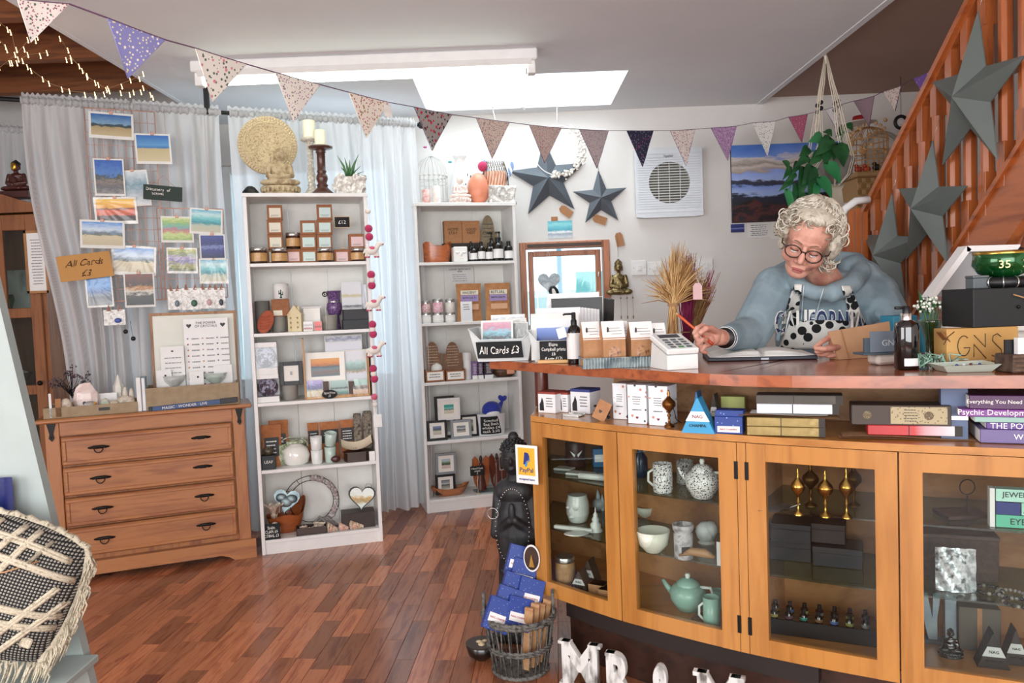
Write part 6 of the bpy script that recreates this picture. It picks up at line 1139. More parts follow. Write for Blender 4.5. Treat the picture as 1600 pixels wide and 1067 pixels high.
for x0,y0,x1,y1,lb,c in ((253,586,290,604,'clear glass dish of dark stones in the deep tray','dfe4e0'),(318,582,356,600,'pale green glass dish of stones in the deep tray','cfe0d4')):
 loc,w_,h_=D(x0,y0,x1,y1,.05,None);t=T('glass_dish',lb,'dish',loc,rz);obj('dish',M().lathe([(w_*.2,0),(w_*.42,h_*.4),(w_*.5,h_*.9),(w_*.46,h_*.9),(w_*.2,h_*.15),(.001,h_*.1)],22,(0,w_*.5,0)),col_(c,.1,coat=.5,alpha=.55),t);gravel(t,mottle(['2a2428','6a5a60'],30,.3),9,-w_*.2,w_*.2,w_*.3,w_*.7,h_*.4,.006,.010,3,'stones')
# left tray contents
loc,w_,h_=D(88,568,134,638,.14,DT+.004);t=T('gem_tree','small wire tree with dark gemstone leaves','ornament',loc,rz);rn=random.Random(21);tr=M().tube([(0,.02,0),(.008,.02,h_*.25),(-.004,.02,h_*.45)],[.006,.005,.004],6);lv=M()
for i in range(26):
 a=rn.uniform(-1.4,1.4);L_=h_*rn.uniform(.25,.5);e=(-.004+sin(a)*L_*.85,.02+rn.uniform(-.03,.03),h_*.45+abs(cos(a))*L_);tr.tube([(-.004,.02,h_*(.3+.15*rn.random())),(e[0]*.5,.02,h_*.55),e],.0012,4)
 for k in range(4):lv.ball((e[0]+rn.gauss(0,.007),e[1]+rn.gauss(0,.006),e[2]+rn.gauss(0,.008)),(.004,.003,.005),6,4)
obj('wire_trunk',tr,IRON,t);obj('gem_leaves',lv,mottle(['3a2c34','6a5660','2a2024'],60,.25,0,.1),t)
loc,w_,h_=D(111,598,155,636,.07,DT+.004);t=T('rose_quartz','large rough pale pink rose quartz lump','crystal',loc,rz);rn=random.Random(2)
m=M().ball((0,.03,h_*.46),(w_*.5,.035,h_*.5),11,8);m.v=[(x*(1+rn.uniform(-.1,.1)),y*(1+rn.uniform(-.1,.1)),max(0,q*(1+rn.uniform(-.1,.08)))) for x,y,q in m.v];m.sm=[False]*len(m.sm);obj('stone',m,mottle(['e8cfc8','f0e2dc','d8b8b4'],12,.25,0,.2),t);obj('blue_chip',M().ball((-.005,-.006,h_*.35),(.008,.004,.009),6,4),col_('2a3058',.3),t)
loc,w_,h_=D(128,627,151,637,.04,DT+.004);t=T('striped_pebble','black and white striped polished pebble','stone',loc,rz);obj('pebble',M().ball((0,.012,h_*.5),(w_*.5,.012,h_*.5)),mottle(['161414','f0ece4','161414','e8e4dc'],9,.15,0,0,detail=1),t);obj('amber_end',M().ball((w_*.36,.01,h_*.8),(.008,.007,.007)),col_('c98a3a',.3),t)
loc,w_,h_=D(176,585,193,622,.15,DT+.004);t=T('quartz_point','clear quartz point standing upright in the shallow tray','crystal',loc,rz);m=M().lathe([(w_*.5,0),(w_*.48,h_*.66),(.0008,h_)],6,(0,.01,0));m.sm=[False]*len(m.sm);obj('crystal',m,mottle(['d6d2c8','ece8e0'],20,.08,0,0),t);obj('foot',M().lathe([(w_*.6,0),(w_*.6,.004)],10,(0,.01,0)),gm,t)
for i,(x0,y0,x1,y1,v,c,nm) in enumerate(((178,618,212,634,.05,'a08a70','long flat brown driftwood piece'),(190,604,200,622,.1,'e0dacf','upright milky stone beside the quartz point'),(200,606,210,624,.1,'d6d0c4','pale upright stone near the booklets'),(156,622,172,634,.04,'8aa890','pale green stone before the label strip'),(92,622,112,636,.03,'8a6a4a','brown bark-like stone near the tree foot'),(170,625,186,635,.03,'b9a890','sandy rough stone in the shallow tray'))):
 loc,w_,h_=D(x0,y0,x1,y1,v,DT+.004);t=T('rough_stone',nm,'stone',loc,rz,'rough stones in the shallow tray');obj('stone',sculpt([('s',(0,.01,h_*.5),(w_*.5,.012,h_*.5)),('s',(w_*.2,.01,h_*.4),(w_*.3,.014,h_*.4))],.003,1),mottle([c,'cfc4b4',c],30,.4,0,.3),t)
for x0,y0,x1,y1,v,nm,mt in ((76,615,80,636,.02,'thin white card standing at the tray end',WHITE),(86,623,95,637,.02,'small kraft card standing in the tray',KRAFT),(153,614,183,630,.12,'long white label strip behind the rose quartz',WHITE)):
 loc,w_,h_=D(x0,y0,x1,y1,v,DT+.004);t=T('tray_card',nm,'card',loc,rz);obj('card',M().box(-w_/2,0,0,w_/2,.002,h_),mt,t);obj('fold',M().box(-w_/2,.002,0,w_/2,.012,.001),mt,t)
# ================================================================== AROUND THE TALL CABINET
loc=W(20,292,4.02);t=buddha(W(19,291,4.03),.30*.8,col_('4a2420',.35),'small dark red buddha with gilded face on the tall cabinet',rz=0,base='plain',vox=.003,hairm=BLACK);
t.location.z=kt+.055;t.scale=(1.0,)*3
obj('gilt_face',M().ball((0,.17*.24-.075*.24-.003,(.16+.53)*.24),(.015,.006,.02),10,8),col_('c9a23a',.3,.8),t)
p=W(65,410,3.9);t=T('notice_board','pine-framed paper list hanging on the cabinet side','notice',W(58,458,3.93));
hN=W(58,360,3.93).z-W(58,458,3.93).z
obj('frame',M().box(-.05,0,0,-.038,.012,hN).box(.05,0,0,.062,.012,hN).box(-.05,0,0,.06,.012,.012).box(-.05,0,hN-.012,.06,.012,hN),wf2,t);obj('sheet',M().box(-.04,.004,.01,.052,.008,hN-.01),WHITE,t);lines(t,-.03,.05,.04,hN-.04,16,.003,col_('6a6a6a',.8),1,.25)
kcx=kc.location
for px,py,sz,mt,nm,z_ in ((12,443,.05,col_('1f7a4a',.15),'small green glass vase on the cabinet shelf',1.28),):
 p=W(px,py,4.08);t=T('green_vase',nm,'vase',(p.x,4.08,z_+.001));obj('vessel',M().lathe([(.018,0),(.014,.03),(.03,.075),(.026,.10),(.03,.10)],6),mt,t);obj('neck',M().lathe([(.02,.10),(.024,.105)],6),mt,t)
p=W(10,560,4.1);t=T('shell_basket','dark twig basket with pale shells inside the glazed cabinet','basket',(p.x+.02,4.12,.901));obj('bowl',M().lathe([(.05,0),(.09,.06),(.085,.065),(.05,.01)],18),mottle(['3a2a20','5a4632'],40,.8,0,.6),t);gravel(t,shm,12,-.06,.06,-.05,.05,.05,.014,.022,2,'shells')
t=T('marble_board','pale marble panel propped inside the glazed cabinet','board',(-2.62,4.2,1.281));obj('slab',M().box(-.2,0,0,.2,.012,.24,.001),mottle(['d9d6d2','eae8e4','8a8684','e6e4e0'],5,.25,0,0,stretch=(1,1,.5)),t);obj('edge_strip',M().box(-.2,-.001,0,.2,0,.006),GREYM,t)
# ================================================================== STAIRCASE
XS=1.66
def S(px,py,dx=0):r_=ray(px,py);t=(XS+dx-CAM.x)/r_.x;p=CAM+r_*t;return V((p.x,p.y,p.z))
stw=wood('b0602f','8a4522',.9,2,.35,.25);stwy=wood('b0602f','8a4522',.9,1,.35,.25)
sc=T('staircase','orange varnished wooden staircase with square balusters rising to the right','staircase',(XS,3.6,0))
ra=S(1345,350);rb_=S(1522,0);sl=(rb_.z-ra.z)/(rb_.y-ra.y);sa=S(1480,428);sb=S(1600,240);ss=(sb.z-sa.z)/(sb.y-sa.y)
def railz(y):return ra.z+sl*(y-ra.y)
def strz(y):return sa.z+ss*(y-sa.y)
def slant(m,x0,x1,y0,y1,fz,a,b):   # board following a slope
 vs=[(x,y,fz(y)+o) for y in (y0,y1) for x,o in ((x0,a),(x1,a),(x1,b),(x0,b))]
 return m.add(vs,[(0,1,2,3),(7,6,5,4),(0,4,5,1),(1,5,6,2),(2,6,7,3),(3,7,4,0)])
Y1=3.66;Y0=1.5
wobj('handrail',slant(slant(M(),XS-.035,XS+.035,Y1,Y0,railz,-.03,.0),XS-.022,XS+.022,Y1,Y0,railz,-.05,-.03),stwy,sc)
wobj('string_board',slant(slant(M(),XS-.02,XS+.02,Y1+.3,Y0,strz,-.23,.0),XS-.032,XS+.032,Y1,Y0,strz,.0,.022),stwy,sc)
wobj('newel_post',M().box(XS-.045,Y1-.01,0,XS+.045,Y1+.08,railz(Y1)+.04,.006).box(XS-.055,Y1-.02,railz(Y1)+.04,XS+.055,Y1+.09,railz(Y1)+.07,.01),stw,sc)
y=Y1-.09;
while y>Y0:
 za,zb_=strz(y),railz(y)-.04;c=.021
 m=M().box(XS-c,y-c,za-.02,XS+c,y+c,za+.13,.001).box(XS-c,y-c,zb_-.13,XS+c,y+c,zb_+.03,.001)
 k=c*.62;e=[]
 for z_,q in ((za+.13,c),(za+.15,k)):e.append((z_,q))
 oc=lambda s_:[(s_,s_*.45),(s_*.45,s_),(-s_*.45,s_),(-s_,s_*.45),(-s_,-s_*.45),(-s_*.45,-s_),(s_*.45,-s_),(s_,-s_*.45)]
 rings=[(za+.12,c*1.0),(za+.145,c*.98),(zb_-.145,c*.98),(zb_-.12,c*1.0)];vs=[];fs=[]
 for z_,q in rings:vs+=[(XS+a,y+b,z_) for a,b in oc(q)]
 for j in range(3):
  for i in range(8):fs.append((j*8+i,j*8+(i+1) % 8,j*8+8+(i+1) % 8,j*8+8+i))
 m.add(vs,fs);wobj('baluster',m,stw,sc);y -= .1
stepz=.74*.22;y=3.95;k=0
while y>Y0:
 zt_=strz(y)-.16
 if zt_>.1:wobj('tread',M().box(XS+.02,y-.01,zt_-.03,2.55,y+.25,zt_,.006),stwy,sc);wobj('riser',M().box(XS+.02,y+.235,zt_-.2,2.55,y+.25,zt_-.03),stwy,sc)
 y -= .22
# soffit panels and plaster below the stairs
def px_prism(pts,d,th,back=True):
 m=M();P=[W(x,y,d) for x,y in pts];n=len(P);r_=V((0,th,0));vs=[tuple(p) for p in P]+[tuple(p+r_) for p in P]
 return m.add(vs,[tuple(range(n)),tuple(range(2*n-1,n-1,-1))]+[(i,i+n,(i+1) % n+n,(i+1) % n) for i in range(n)])
t=T('stair_display_unit','white slope-topped display unit in front of the stairs','display unit',W(1560,520,2.42));t.location.z=TZ
wobj('panel',px_prism([(1456,463),(1514,386),(1700,382),(1700,560),(1470,560),(1478,500)][:2]+[(1700,384),(1700,462)],2.46,.012),col_('a9aaac',.6),t)
rimm=M()
for a,b in (((1452,464),(1511,384)),((1511,384),(1700,379))):
 P0,P1=W(a[0],a[1],2.42),W(b[0],b[1],2.42);dd_=(P1-P0).normalized();nn=V((-dd_.z,0,dd_.x))*.018;vs=[tuple(p) for p in (P0,P1,P1-nn,P0-nn)];vs+=[(x,y+.05,z_) for x,y,z_ in vs];rimm.add(vs,[(0,1,2,3),(7,6,5,4),(0,4,5,1),(1,5,6,2),(2,6,7,3),(3,7,4,0)])
wobj('sloping_top',rimm,WHITE,t);wobj('lower_panel',px_prism([(1476,512),(1512,460),(1700,460),(1700,520)],2.50,.03),OFFW,t)
wobj('base_panel',M().box(1.40,2.56,0,2.1,2.6,TZ+.10),OFFW,t)
t=T('stair_corner_panel','pale slanted panel above the green singing bowl','panel',W(1600,370,2.7));wobj('board',px_prism([(1570,392),(1602,335),(1680,335),(1680,392)],2.75,.02),OFFW,t);wobj('edge',M().tube([W(1570,392,2.745),W(1602,335,2.745)],.006,5),WHITE,t)
# grey stars hung on the balusters
STD=col_('646c69',.5,.15)
for cx,cy,rr,rot,lb in ((1521,150,.275,R(-7),'largest dark grey metal star, hung highest on the stair balusters'),(1453,325,.25,R(-7),'middle dark grey metal star on the stair balusters'),(1391,398,.255,R(-6),'lowest grey metal star, beside the woman on the stair foot')):
 p=S(cx,cy,-.05);t=T('metal_star',lb,'star',p,R(-90));obj('star_face',star3(rr,rr*.39,.075,rot),STD,t);a=PI/2+rot;k=rr*.95
 obj('hanging_wire',M().tube([(k*cos(a),-.004,k*sin(a)),(k*cos(a)+.03,.01,k*sin(a)+.1)],.001,4),SILV,t)
# things beyond the stair foot
p=W(1352,262,4.75);t=T('wicker_chest','tall pale woven wicker chest against the back wall','basket',(p.x,4.6,0));zt_=W(1352,268,4.6).z;ww=.24
obj('body',M().box(-ww/2,0,0,ww/2,.22,zt_-.03,.01),col_('a98458',.8),t);obj('lid',M().box(-ww/2-.01,-.01,zt_-.03,ww/2+.01,.23,zt_,.008),col_('b08c60',.8),t)
for i in range(9):
 for j in range(8):x=-ww/2+(i+.5)*ww/9;q=zt_-.05-.035*j;obj('weave_strip',M().box(x-.011,-.006,q-.012,x+.011,.0,q+.012,.004) if (i+j) % 2 else M().box(x-.012,-.003,q-.014,x+.012,.0,q+.014,.003),col_('b99568' if (i+j) % 2 else '94713f',.8),t)
t=birdcage('bamboo_birdcage','natural bamboo birdcage on the wicker chest, bright birds inside',V((p.x,4.6,zt_)),.23,W(1352,196,4.7).z-zt_,wood('c9985c','a9783c',3,2),22,0,.3,rings=(.0,.25,.45,.68),r_=.0022)
for i,(x,q,c) in enumerate(((-.06,.03,'b03a2a'),(-.01,.03,'c04a2a'),(.05,.04,'1c1c1e'),(-.03,.14,'d8a878'))):obj('toy_bird',M().ball((x,.11,q),(.025,.02,.02)).ball((x-.018,.10,q+.02),.012),col_(c,.6),t)
m=M()
for i in range(40):rn=random.Random(i);a=rn.random()*6;m.ball((.1*cos(a),.115+.1*sin(a),.12+rn.random()*.2),(.012,.006,.012),5,4)
obj('carved_ornaments',m,col_('d8b080',.8),t)
t=T('red_hat','small cream hat with a red band on the bamboo cage','hat',W(1345,192,4.72));obj('brim',M().lathe([(.09,0),(.09,.005),(.05,.012)],20),OFFW,t);obj('crown',M().lathe([(.05,.01),(.045,.04),(.001,.045)],16),col_('b02a2a',.8),t)
t=T('arched_mirror','grey-white arched double frame on the wall behind the stairs','mirror',W(1400,260,5.03));pts=[(.12*cos(a)-.09,0,.10+.12*sin(a)) for a in [PI-PI*i/14 for i in range(15)]]+[(.14+.11*cos(a),0,.10+.12*sin(a)) for a in [PI-PI*i/14 for i in range(15)]]
obj('arched_frame',M().tube([(-.21,0,-.4)]+pts+[(.25,0,-.4)],.012,6),col_('a9a39b',.6),t);obj('mirror_glass',M().box(-.2,.005,-.4,.24,.01,.12),col_('b9b0a8',.3),t)
t=T('panelled_screen','white panelled screen standing below the arched mirror','screen',W(1398,300,4.95));zq=-t.location.z;obj('frame',fr(-.1,zq,.2,.14,-.01,.01,.022),WHITE,t);obj('panel',M().box(-.08,0,-.33,.18,.004,.12),col_('cfc8c0',.6),t)
t=T('white_post','slim white wooden post beside the wicker chest','post',(W(1317,315,4.45).x,4.45,0));obj('post',M().box(-.014,-.014,0,.014,.014,1.72,.003),WHITE,t);obj('cap',M().box(-.02,-.02,1.72,.02,.02,1.74,.003),WHITE,t)
t=T('curved_chair','white curved chair back with orange slats behind the woman','chair',(W(1345,345,3.45).x-.035,3.42,0));cz_=W(1345,345,3.45).z
obj('curved_back',M().tube([(-.10,0,cz_-.25),(-.085,0,cz_-.02),(-.05,0,cz_+.05),(.0,0,cz_+.085),(.06,0,cz_+.09)],.017,8),WHITE,t)
for x in (-.05,-.02,.01,.04):obj('slat',M().box(x-.012,0,.45,x+.012,.015,cz_+.06-abs(x)*.6),stw,t)
obj('seat',M().box(-.3,-.1,.42,.03,.3,.45,.01),WHITE,t)
for x in (-.28,-.01):
 for y_ in (-.08,.27):obj('leg',M().box(x,y_,0,x+.03,y_+.03,.42),WHITE,t)
p=W(1408,191,4.6);t=T('round_ornament','small round black framed ornament on a long cord','ornament',p);obj('ring',M().tube([(.035*cos(2*PI*i/24),0,.035*sin(2*PI*i/24)) for i in range(24)],.01,8,True),BLACK,t);obj('face',M().box(-.015,.0,-.012,.015,.004,.012,.003),WHITE,t);obj('cord',M().tube([(0,0,.04),(0,0,CZ-p.z+.02)],.0015,4),IRON,t)
t=T('stair_wall_picture','dark framed picture on the far wall seen through the balusters','picture',(2.6,2.9,1.9),R(-90));obj('frame',fr(-.2,-.3,.25,.3,-.01,.01,.02),BLACK,t);obj('picture',M().box(-.18,0,-.28,.23,.005,.28),OFFW,t);t.location.x=3.085
# ================================================================== BUNTING
fl_=[(27,-2,108,6,48,66,1.80),(168,28,258,62,200,122,1.95),(305,75,385,100,332,159,2.2),(430,113,500,132,458,190,2.5),(545,144,608,160,572,215,2.78),(647,167,706,179,675,235,3.05),(744,184,796,191,769,248,3.42),(827,195,877,200,851,255,3.65),(905,202,951,204,933,263,3.9),(979,204,1021,204,1004,261,4.15),(1047,204,1086,202,1072,259,4.35),(1111,200,1151,197,1137,251,4.5),(1176,192,1212,189,1199,244,4.6),(1232,183,1262,178,1253,223,4.62),(1290,171,1316,163,1305,200,4.5),(1334,158,1366,150,1358,198,4.2),(1380,143,1408,134,1399,173,3.75),(1428,123,1452,112,1443,145,3.3)]
fm_=[spots('e9e2da','a05a70','4a6a5a',150,.42,.9,1),spots('8a8ac0','e6dfb0','f0e8e0',110,.38,.9,2),spots('e9e4da','5f6f66','d98a98',75,.40,.9,3),spots('e9e2d8','9a6a90','6a7a6a',120,.38,.9,4),spots('e6dccf','b86a70','a08a5a',100,.42,.9,5),spots('a39c98','2c2c30','c4203f',60,.42,.9,6),spots('d2beb2','8a5a64','5a6a6a',150,.4,.9,7),spots('c8b2aa','7a6a70','a05a64',160,.4,.9,8),spots('bfaeb0','5a4a60','c9bcbc',130,.36,.9,9),spots('2c2c44','8a8aa0','b02a5a',90,.35,.9,10),spots('e6dad4','b0405a','8a6a70',110,.38,.9,11),spots('b08ab0','6a3a70','d8c0d8',130,.38,.9,12),spots('e4dfda','5a6a7a','8a8a8a',100,.33,.9,13),spots('a0506a','d8a0a8','7a2a44',110,.3,.9,14),spots('dcd6d4','9a9aa8',None,120,.35,.9,15),spots('9a8088','7a6470',None,140,.3,.9,16),spots('d8c8c0','7a2a34','a05060',75,.36,.9,17),spots('6a4a90','b8a8d0',None,70,.3,.9,18)]
fnm=['white flag with dense small pink and green sprigs, nearest the camera','lilac flag with tiny cream flowers','cream flag with large pink roses and grey leaves','white flag with small purple sprigs','cream flag with red and mauve flowers, a frayed corner','grey flag with bold red poppies','dusty pink ditsy flag left of the big wall star','dusty mauve ditsy flag over the big wall star','grey-mauve flag with dark buds over the smaller star','navy flag with magenta flowers beside the extractor fan','white flag with red sprigs over the extractor fan','purple leafy flag beside the seascape painting','white flag with grey feathers over the seascape painting','deep rose flag with pale blossoms','pale faint flag hidden behind the macrame cords','plain dusty mauve flag right of the plant hanger','cream flag with wine red motifs near the stairs','violet flag with lilac dots touching the handrail']
cord=[];TAPE=mottle(['7a5a78','6a4c6c'],20,.8,0,0)
bt=T('bunting_tape','long purple tape that carries the triangular flags across the shop','bunting',W(600,155,2.7))
for i,(x0,y0,x1,y1,tx,ty,d) in enumerate(fl_):
 nd=fl_[i+1][6] if i<17 else d-.2;d1=d+(nd-d)*.55
 A_,B_,C_=W(x0,y0,d),W(x1,y1,d1),W(tx,ty,(d+d1)/2);cord+=[A_,(A_+B_)/2-V((0,0,.001)),B_]
 if i<17:
  nx=fl_[i+1];cord.append((B_+W(nx[0],nx[1],nx[6]))/2-V((0,0,.0)))
 rz_=math.atan2(B_.y-A_.y,B_.x-A_.x);t=T('bunting_flag',fnm[i],'flag',A_,0,'floral bunting flags');U_=B_-A_;Dn=C_-A_;nrm=U_.cross(Dn).normalized();N=10;vs=[];fs=[]
 for sgn in (0,1):
  for j in range(N+1):
   for k in range(N+1-j):
    a,b=k/N,j/N;p=U_*a+(Dn)*b+nrm*(.004*sin(a*7+i)*b+.0012*sgn*-1);vs.append(tuple(p))
 def ix(j,k,s_):return s_*((N+1)*(N+2)//2)+sum(N+1-q for q in range(j))+k
 for s_ in (0,1):
  for j in range(N):
   for k in range(N-j):
    fs.append((ix(j,k,s_),ix(j,k+1,s_),ix(j+1,k,s_)))
    if k<N-j-1:fs.append((ix(j,k+1,s_),ix(j+1,k+1,s_),ix(j+1,k,s_)))
 obj('flag_cloth',M().add(vs,fs,True),fm_[i],t);hem=M().tube([(0,0,0),tuple(Dn),tuple(U_)],.0016,4);obj('bound_edge',hem,[None,col_('8f8fc8',.9)][1] if i==1 else (OFFW if i<5 or i in (12,) else TAPE),t)
 if i==4:obj('frayed_corner',M().grid(6,6,lambda a,b:tuple(U_*(.86+.2*a)+V((0,-.01*sin(b*6),-.045*b-.01)))),OFFW,t)
cord=[W(-40,-22,1.7)]+cord+[S(1462,105)]
wobj('tape',M().tube(cord,.0045,5,flat=.35),TAPE,bt);wobj('tie_end',M().tube([S(1462,105),S(1466,100,.03)],.003,5),TAPE,bt)
# fairy lights over the timber corner
fy=T('fairy_lights','string of warm fairy lights draped under the timber ceiling','string lights',W(100,100,3.2))
strands=[[(0,35),(18,50),(28,98)],[(0,105),(25,85),(45,62),(60,58)],[(20,98),(45,85),(75,82)],[(30,92),(50,110),(78,130),(110,142),(150,147)],[(95,60),(112,90),(130,110),(137,120),(155,132),(172,142)],[(112,90),(105,93)],[(150,150),(170,138),(205,125),(225,115)],[(190,145),(210,144),(225,137),(240,152)],[(0,62),(12,78)]]
bl=[]
for si,s_ in enumerate(strands):
 P=[W(x,y,3.1+.25*si/8+.1*(x/240)) for x,y in s_];wobj('wire',M().tube(P,.0012,4),col_('8a6a48',.6),fy)
 for (x,y),p in zip(s_,P):bl.append(p+V((0,-.004,-.012)))
 for a,b in zip(P,P[1:]):bl.append((a+b)/2+V((.01,-.003,-.02)))
BUL=col_('ffd79a',.4,emit=2.5)
for p in bl:wobj('bulb',M().ball(tuple(p),.003,6,4).tube([tuple(p+V((0,0,.003))),tuple(p+V((-.004,0,.02)))],.0016,4),BUL,fy)
# ================================================================== MACRAME PLANT HANGER
hp_=H(1290,86,CZ);dH=hp_.y;COT=col_('e4d8c4',.9);ph=T('macrame_hanger','cream macrame plant hanger with black beads hung from the ceiling','plant hanger',hp_)
def Q(px,py,dd_=0):return W(px,py,dH+dd_)
cords=[[(1289,88),(1283,130),(1277,166),(1270,205),(1262,250),(1278,272),(1296,290)],[(1289,88),(1284,130),(1279,166),(1276,205),(1283,250),(1270,268),(1300,290)],[(1290,88),(1287,125),(1282,165),(1284,210),(1272,250),(1290,272),(1302,290)],[(1291,88),(1297,125),(1304,160),(1308,205),(1318,248),(1306,270),(1304,290)],[(1291,88),(1299,125),(1308,160),(1316,205),(1329,248),(1322,270),(1308,290)],[(1292,88),(1301,128),(1311,160),(1322,205),(1333,246),(1326,272),(1310,290)]]
for j,c_ in enumerate(cords):
 for k in (-1,1):wobj('cord',M().tube([Q(x+k*(1.6 if 0<i<6 else .3),y,(-.09 if j % 2 else .06)*min(1,i/3)) for i,(x,y) in enumerate(c_)],.0028,5),COT,ph)
for x,y in ((1277,165),(1277,175),(1283,160),(1283,169),(1304,162),(1304,172),(1310,158),(1312,166),(1265,252),(1276,262),(1287,263),(1322,245),(1330,247),(1322,258)):wobj('bead',M().ball(tuple(Q(x,y,-.03)),(.011,.011,.012),10,7),BLACK,ph)
wobj('bound_top',M().tube([Q(1289.5,84),Q(1290,100)],.008,8),COT,ph);wobj('hook',M().tube([hp_,hp_+V((0,0,-.01))],.004,6),WHITE,ph)
m=M()
for i in range(22):x=1297+i;m.tube([Q(1290+i*1.4,288,-.02),Q(1298+i*.8,296,-.02),Q(1297+i,320+(i % 3)*2,-.02)],.0022,4)
wobj('tassel',m,COT,ph)
pc_=Q(1300,288);rP=.115;t=T('plant_pot','grey pot cradled in the macrame hanger','pot',pc_+V((0,0,.01)));obj('pot',M().lathe([(rP*.55,0),(rP*.8,.03),(rP,.11),(rP*.97,.12),(rP*.85,.115),(.001,.11)],24),col_('8f8a84',.6),t);obj('soil',M().lathe([(rP*.84,.112),(.001,.118)],20,cap=False),col_('2f241c',.9),t)
LEAF=mottle(['1f4a2a','2f6438','173a22'],8,.35,0,.1);LEAF2=mottle(['2f7a4a','3f8a58'],8,.35,0,.1)
pl=T('pothos_plant','trailing green heart-leaved pothos spilling from the macrame hanger','plant',pc_+V((0,0,.13)))
def heartleaf(m,c,tip,w_):
 c,tip=V(c),V(tip);ax=tip-c;L_=ax.length;ax.normalize();sd=ax.cross(V((.2,-1,.15)))
 if sd.length<.1:sd=V((1,0,0))
 sd.normalize();nn=sd.cross(ax);pts=[(0,0),(-.12,.3),(.05,.52),(.35,.5),(.7,.25),(1,0)];vs=[]
 for s_ in (1,-1):
  for a,b in pts:vs.append(c+ax*a*L_+sd*b*w_*s_+nn*(abs(b)*w_*.28+sin(a*3)*.008))
 for a,b in pts:vs.append(c+ax*a*L_+nn*sin(a*3)*.006)
 fs=[]
 for i in range(5):fs.append((i,i+1,13+i,12+i));fs.append((6+i,12+i,13+i,7+i))
 return m.add([tuple(v) for v in vs],fs,True)
lv=[((1283,215),(1262,222),30,-.12),((1296,218),(1272,245),34,-.16),((1300,225),(1302,252),30,-.15),((1308,228),(1318,262),44,-.2),((1290,230),(1288,262),30,-.15),((1294,258),(1313,288),36,-.2),((1262,232),(1248,245),24,-.12),((1268,262),(1252,290),34,-.18),((1256,266),(1248,312),30,-.17),((1270,270),(1262,312),28,-.18),((1282,280),(1300,312),30,-.2),((1240,270),(1228,285),20,-.15),((1226,252),(1232,268),16,-.12),((1236,280),(1216,300),16,-.14),((1244,290),(1238,318),20,-.16),((1230,300),(1238,345),20,-.2),((1252,300),(1250,332),18,-.19),((1318,200),(1305,215),24,.1),((1322,195),(1332,205),24,.1),((1260,245),(1240,262),22,-.15),((1276,290),(1268,318),20,-.2),((1234,262),(1222,282),15,-.13),((1290,205),(1300,214),20,-.05),((1280,240),(1262,260),26,-.16),((1246,255),(1236,275),18,-.15)]
for i,(a,b,w_,o_) in enumerate(lv):
 m=M();heartleaf(m,Q(a[0],a[1],o_),Q(b[0],b[1],o_-.02),w_*dH/1200*.62);wobj('leaf',m,LEAF if i % 5 else LEAF2,pl)
for k,pts in enumerate(([(1295,250),(1270,235),(1255,250),(1240,272),(1232,300)],[(1298,250),(1280,262),(1262,285),(1250,310)],[(1300,248),(1312,225),(1320,200)],[(1296,255),(1285,280),(1278,300)])):wobj('vine',M().tube([Q(x,y,-.02-.03*i) for i,(x,y) in enumerate(pts)],.0028,5),LEAF2,pl)
# ================================================================== ON THE WORKTOP
def K(x0,yt,x1,yb,z=TZ):p=H((x0+x1)/2,yb,z);return p,(x1-x0)*p.y/FPX,W((x0+x1)/2,yt,p.y).z-z
BINW=col_('d9dfdf',.35)
def bin_(x0,yt,x1,yb,rz_,lb,dep=.2):
 loc,w_,h_=K(x0,yt,x1,yb);t=T('card_bin',lb,'bin',loc,rz_);k=.78
 def ring(z_,s_):return [(-w_/2*s_,.5*dep*(1-s_),z_),(w_/2*s_,.5*dep*(1-s_),z_),(w_/2*s_,dep-.5*dep*(1-s_),z_),(-w_/2*s_,dep-.5*dep*(1-s_),z_)]
 vs=ring(0,k)+[(-w_/2,0,h_),(w_/2,0,h_*.72),(w_/2,dep,h_),(-w_/2,dep,h_)]
 vs=ring(0,k)+[(-w_/2,-.0,h_*1.0),(-w_*.33,0,h_*.66),(w_*.33,0,h_*.66),(w_/2,0,h_*1.0),(w_/2,dep,h_),(-w_/2,dep,h_)]
 fs=[(3,2,1,0),(0,1,7,6,5,4),(1,2,8,7),(2,3,9,8),(3,0,4,9)]
 o=obj('bin_shell',M().add(vs,fs),BINW,t);s_=o.modifiers.new('wall','SOLIDIFY');s_.thickness=.003
 obj('rim',M().tube([vs[i] for i in (4,5,6,7,8,9)],.003,6,True),BINW,t);return t,loc,w_,h_
t1,l_,w_,h_=bin_(733,513,836,565,R(-8),'white plastic card bin with a chalk label at the counter tip')
obj('chalk_label',M().prism([(-w_*.37,h_*.1),(w_*.33,h_*.1),(w_*.31,h_*.6),(-w_*.39,h_*.6)],.012,.016,) ,CHALK,t1,(0,-.012,0),(R(7),0,0));txt('All Cards £3',t1,CHK,w_*.6,h_*.22,(-w_*.03,-.018,h_*.36),(R(97),0,0),hand=.6)
def upcard(x0,yt,x1,yb,base,rz_,lb,bands,n='greeting_card',cat='greeting card',sl=True,wp=.4,dy=.05,seed=0,border=.06,group='cards standing in the white bins',tilt=-6):
 p=base+V((0,0,0));xm=(x0+x1)/2;d=base.y+dy;c=W(xm,yb,d);w_=(x1-x0)*d/FPX;h_=W(xm,yt,d).z-c.z;z0=TZ+.004
 t=card(n,lb,V((c.x,d,z0)),w_,W(xm,yt,d).z-z0,rz_,0,bands,cat,group,wp,sl,border,seed,tilt=R(tilt));return t
mer=[(0,'7ab0c8'),(.3,'3a6a80'),(.45,'7ac0d0'),(.55,'5a4a4a'),(.7,'8ac8d8'),(.85,'c88aa0'),(1,'d8a8b8')]
upcard(752,500,803,560,l_,R(-8),'square card of two figures in a blue oval, front of the bin',mer,dy=.05,wp=.5,seed=2)
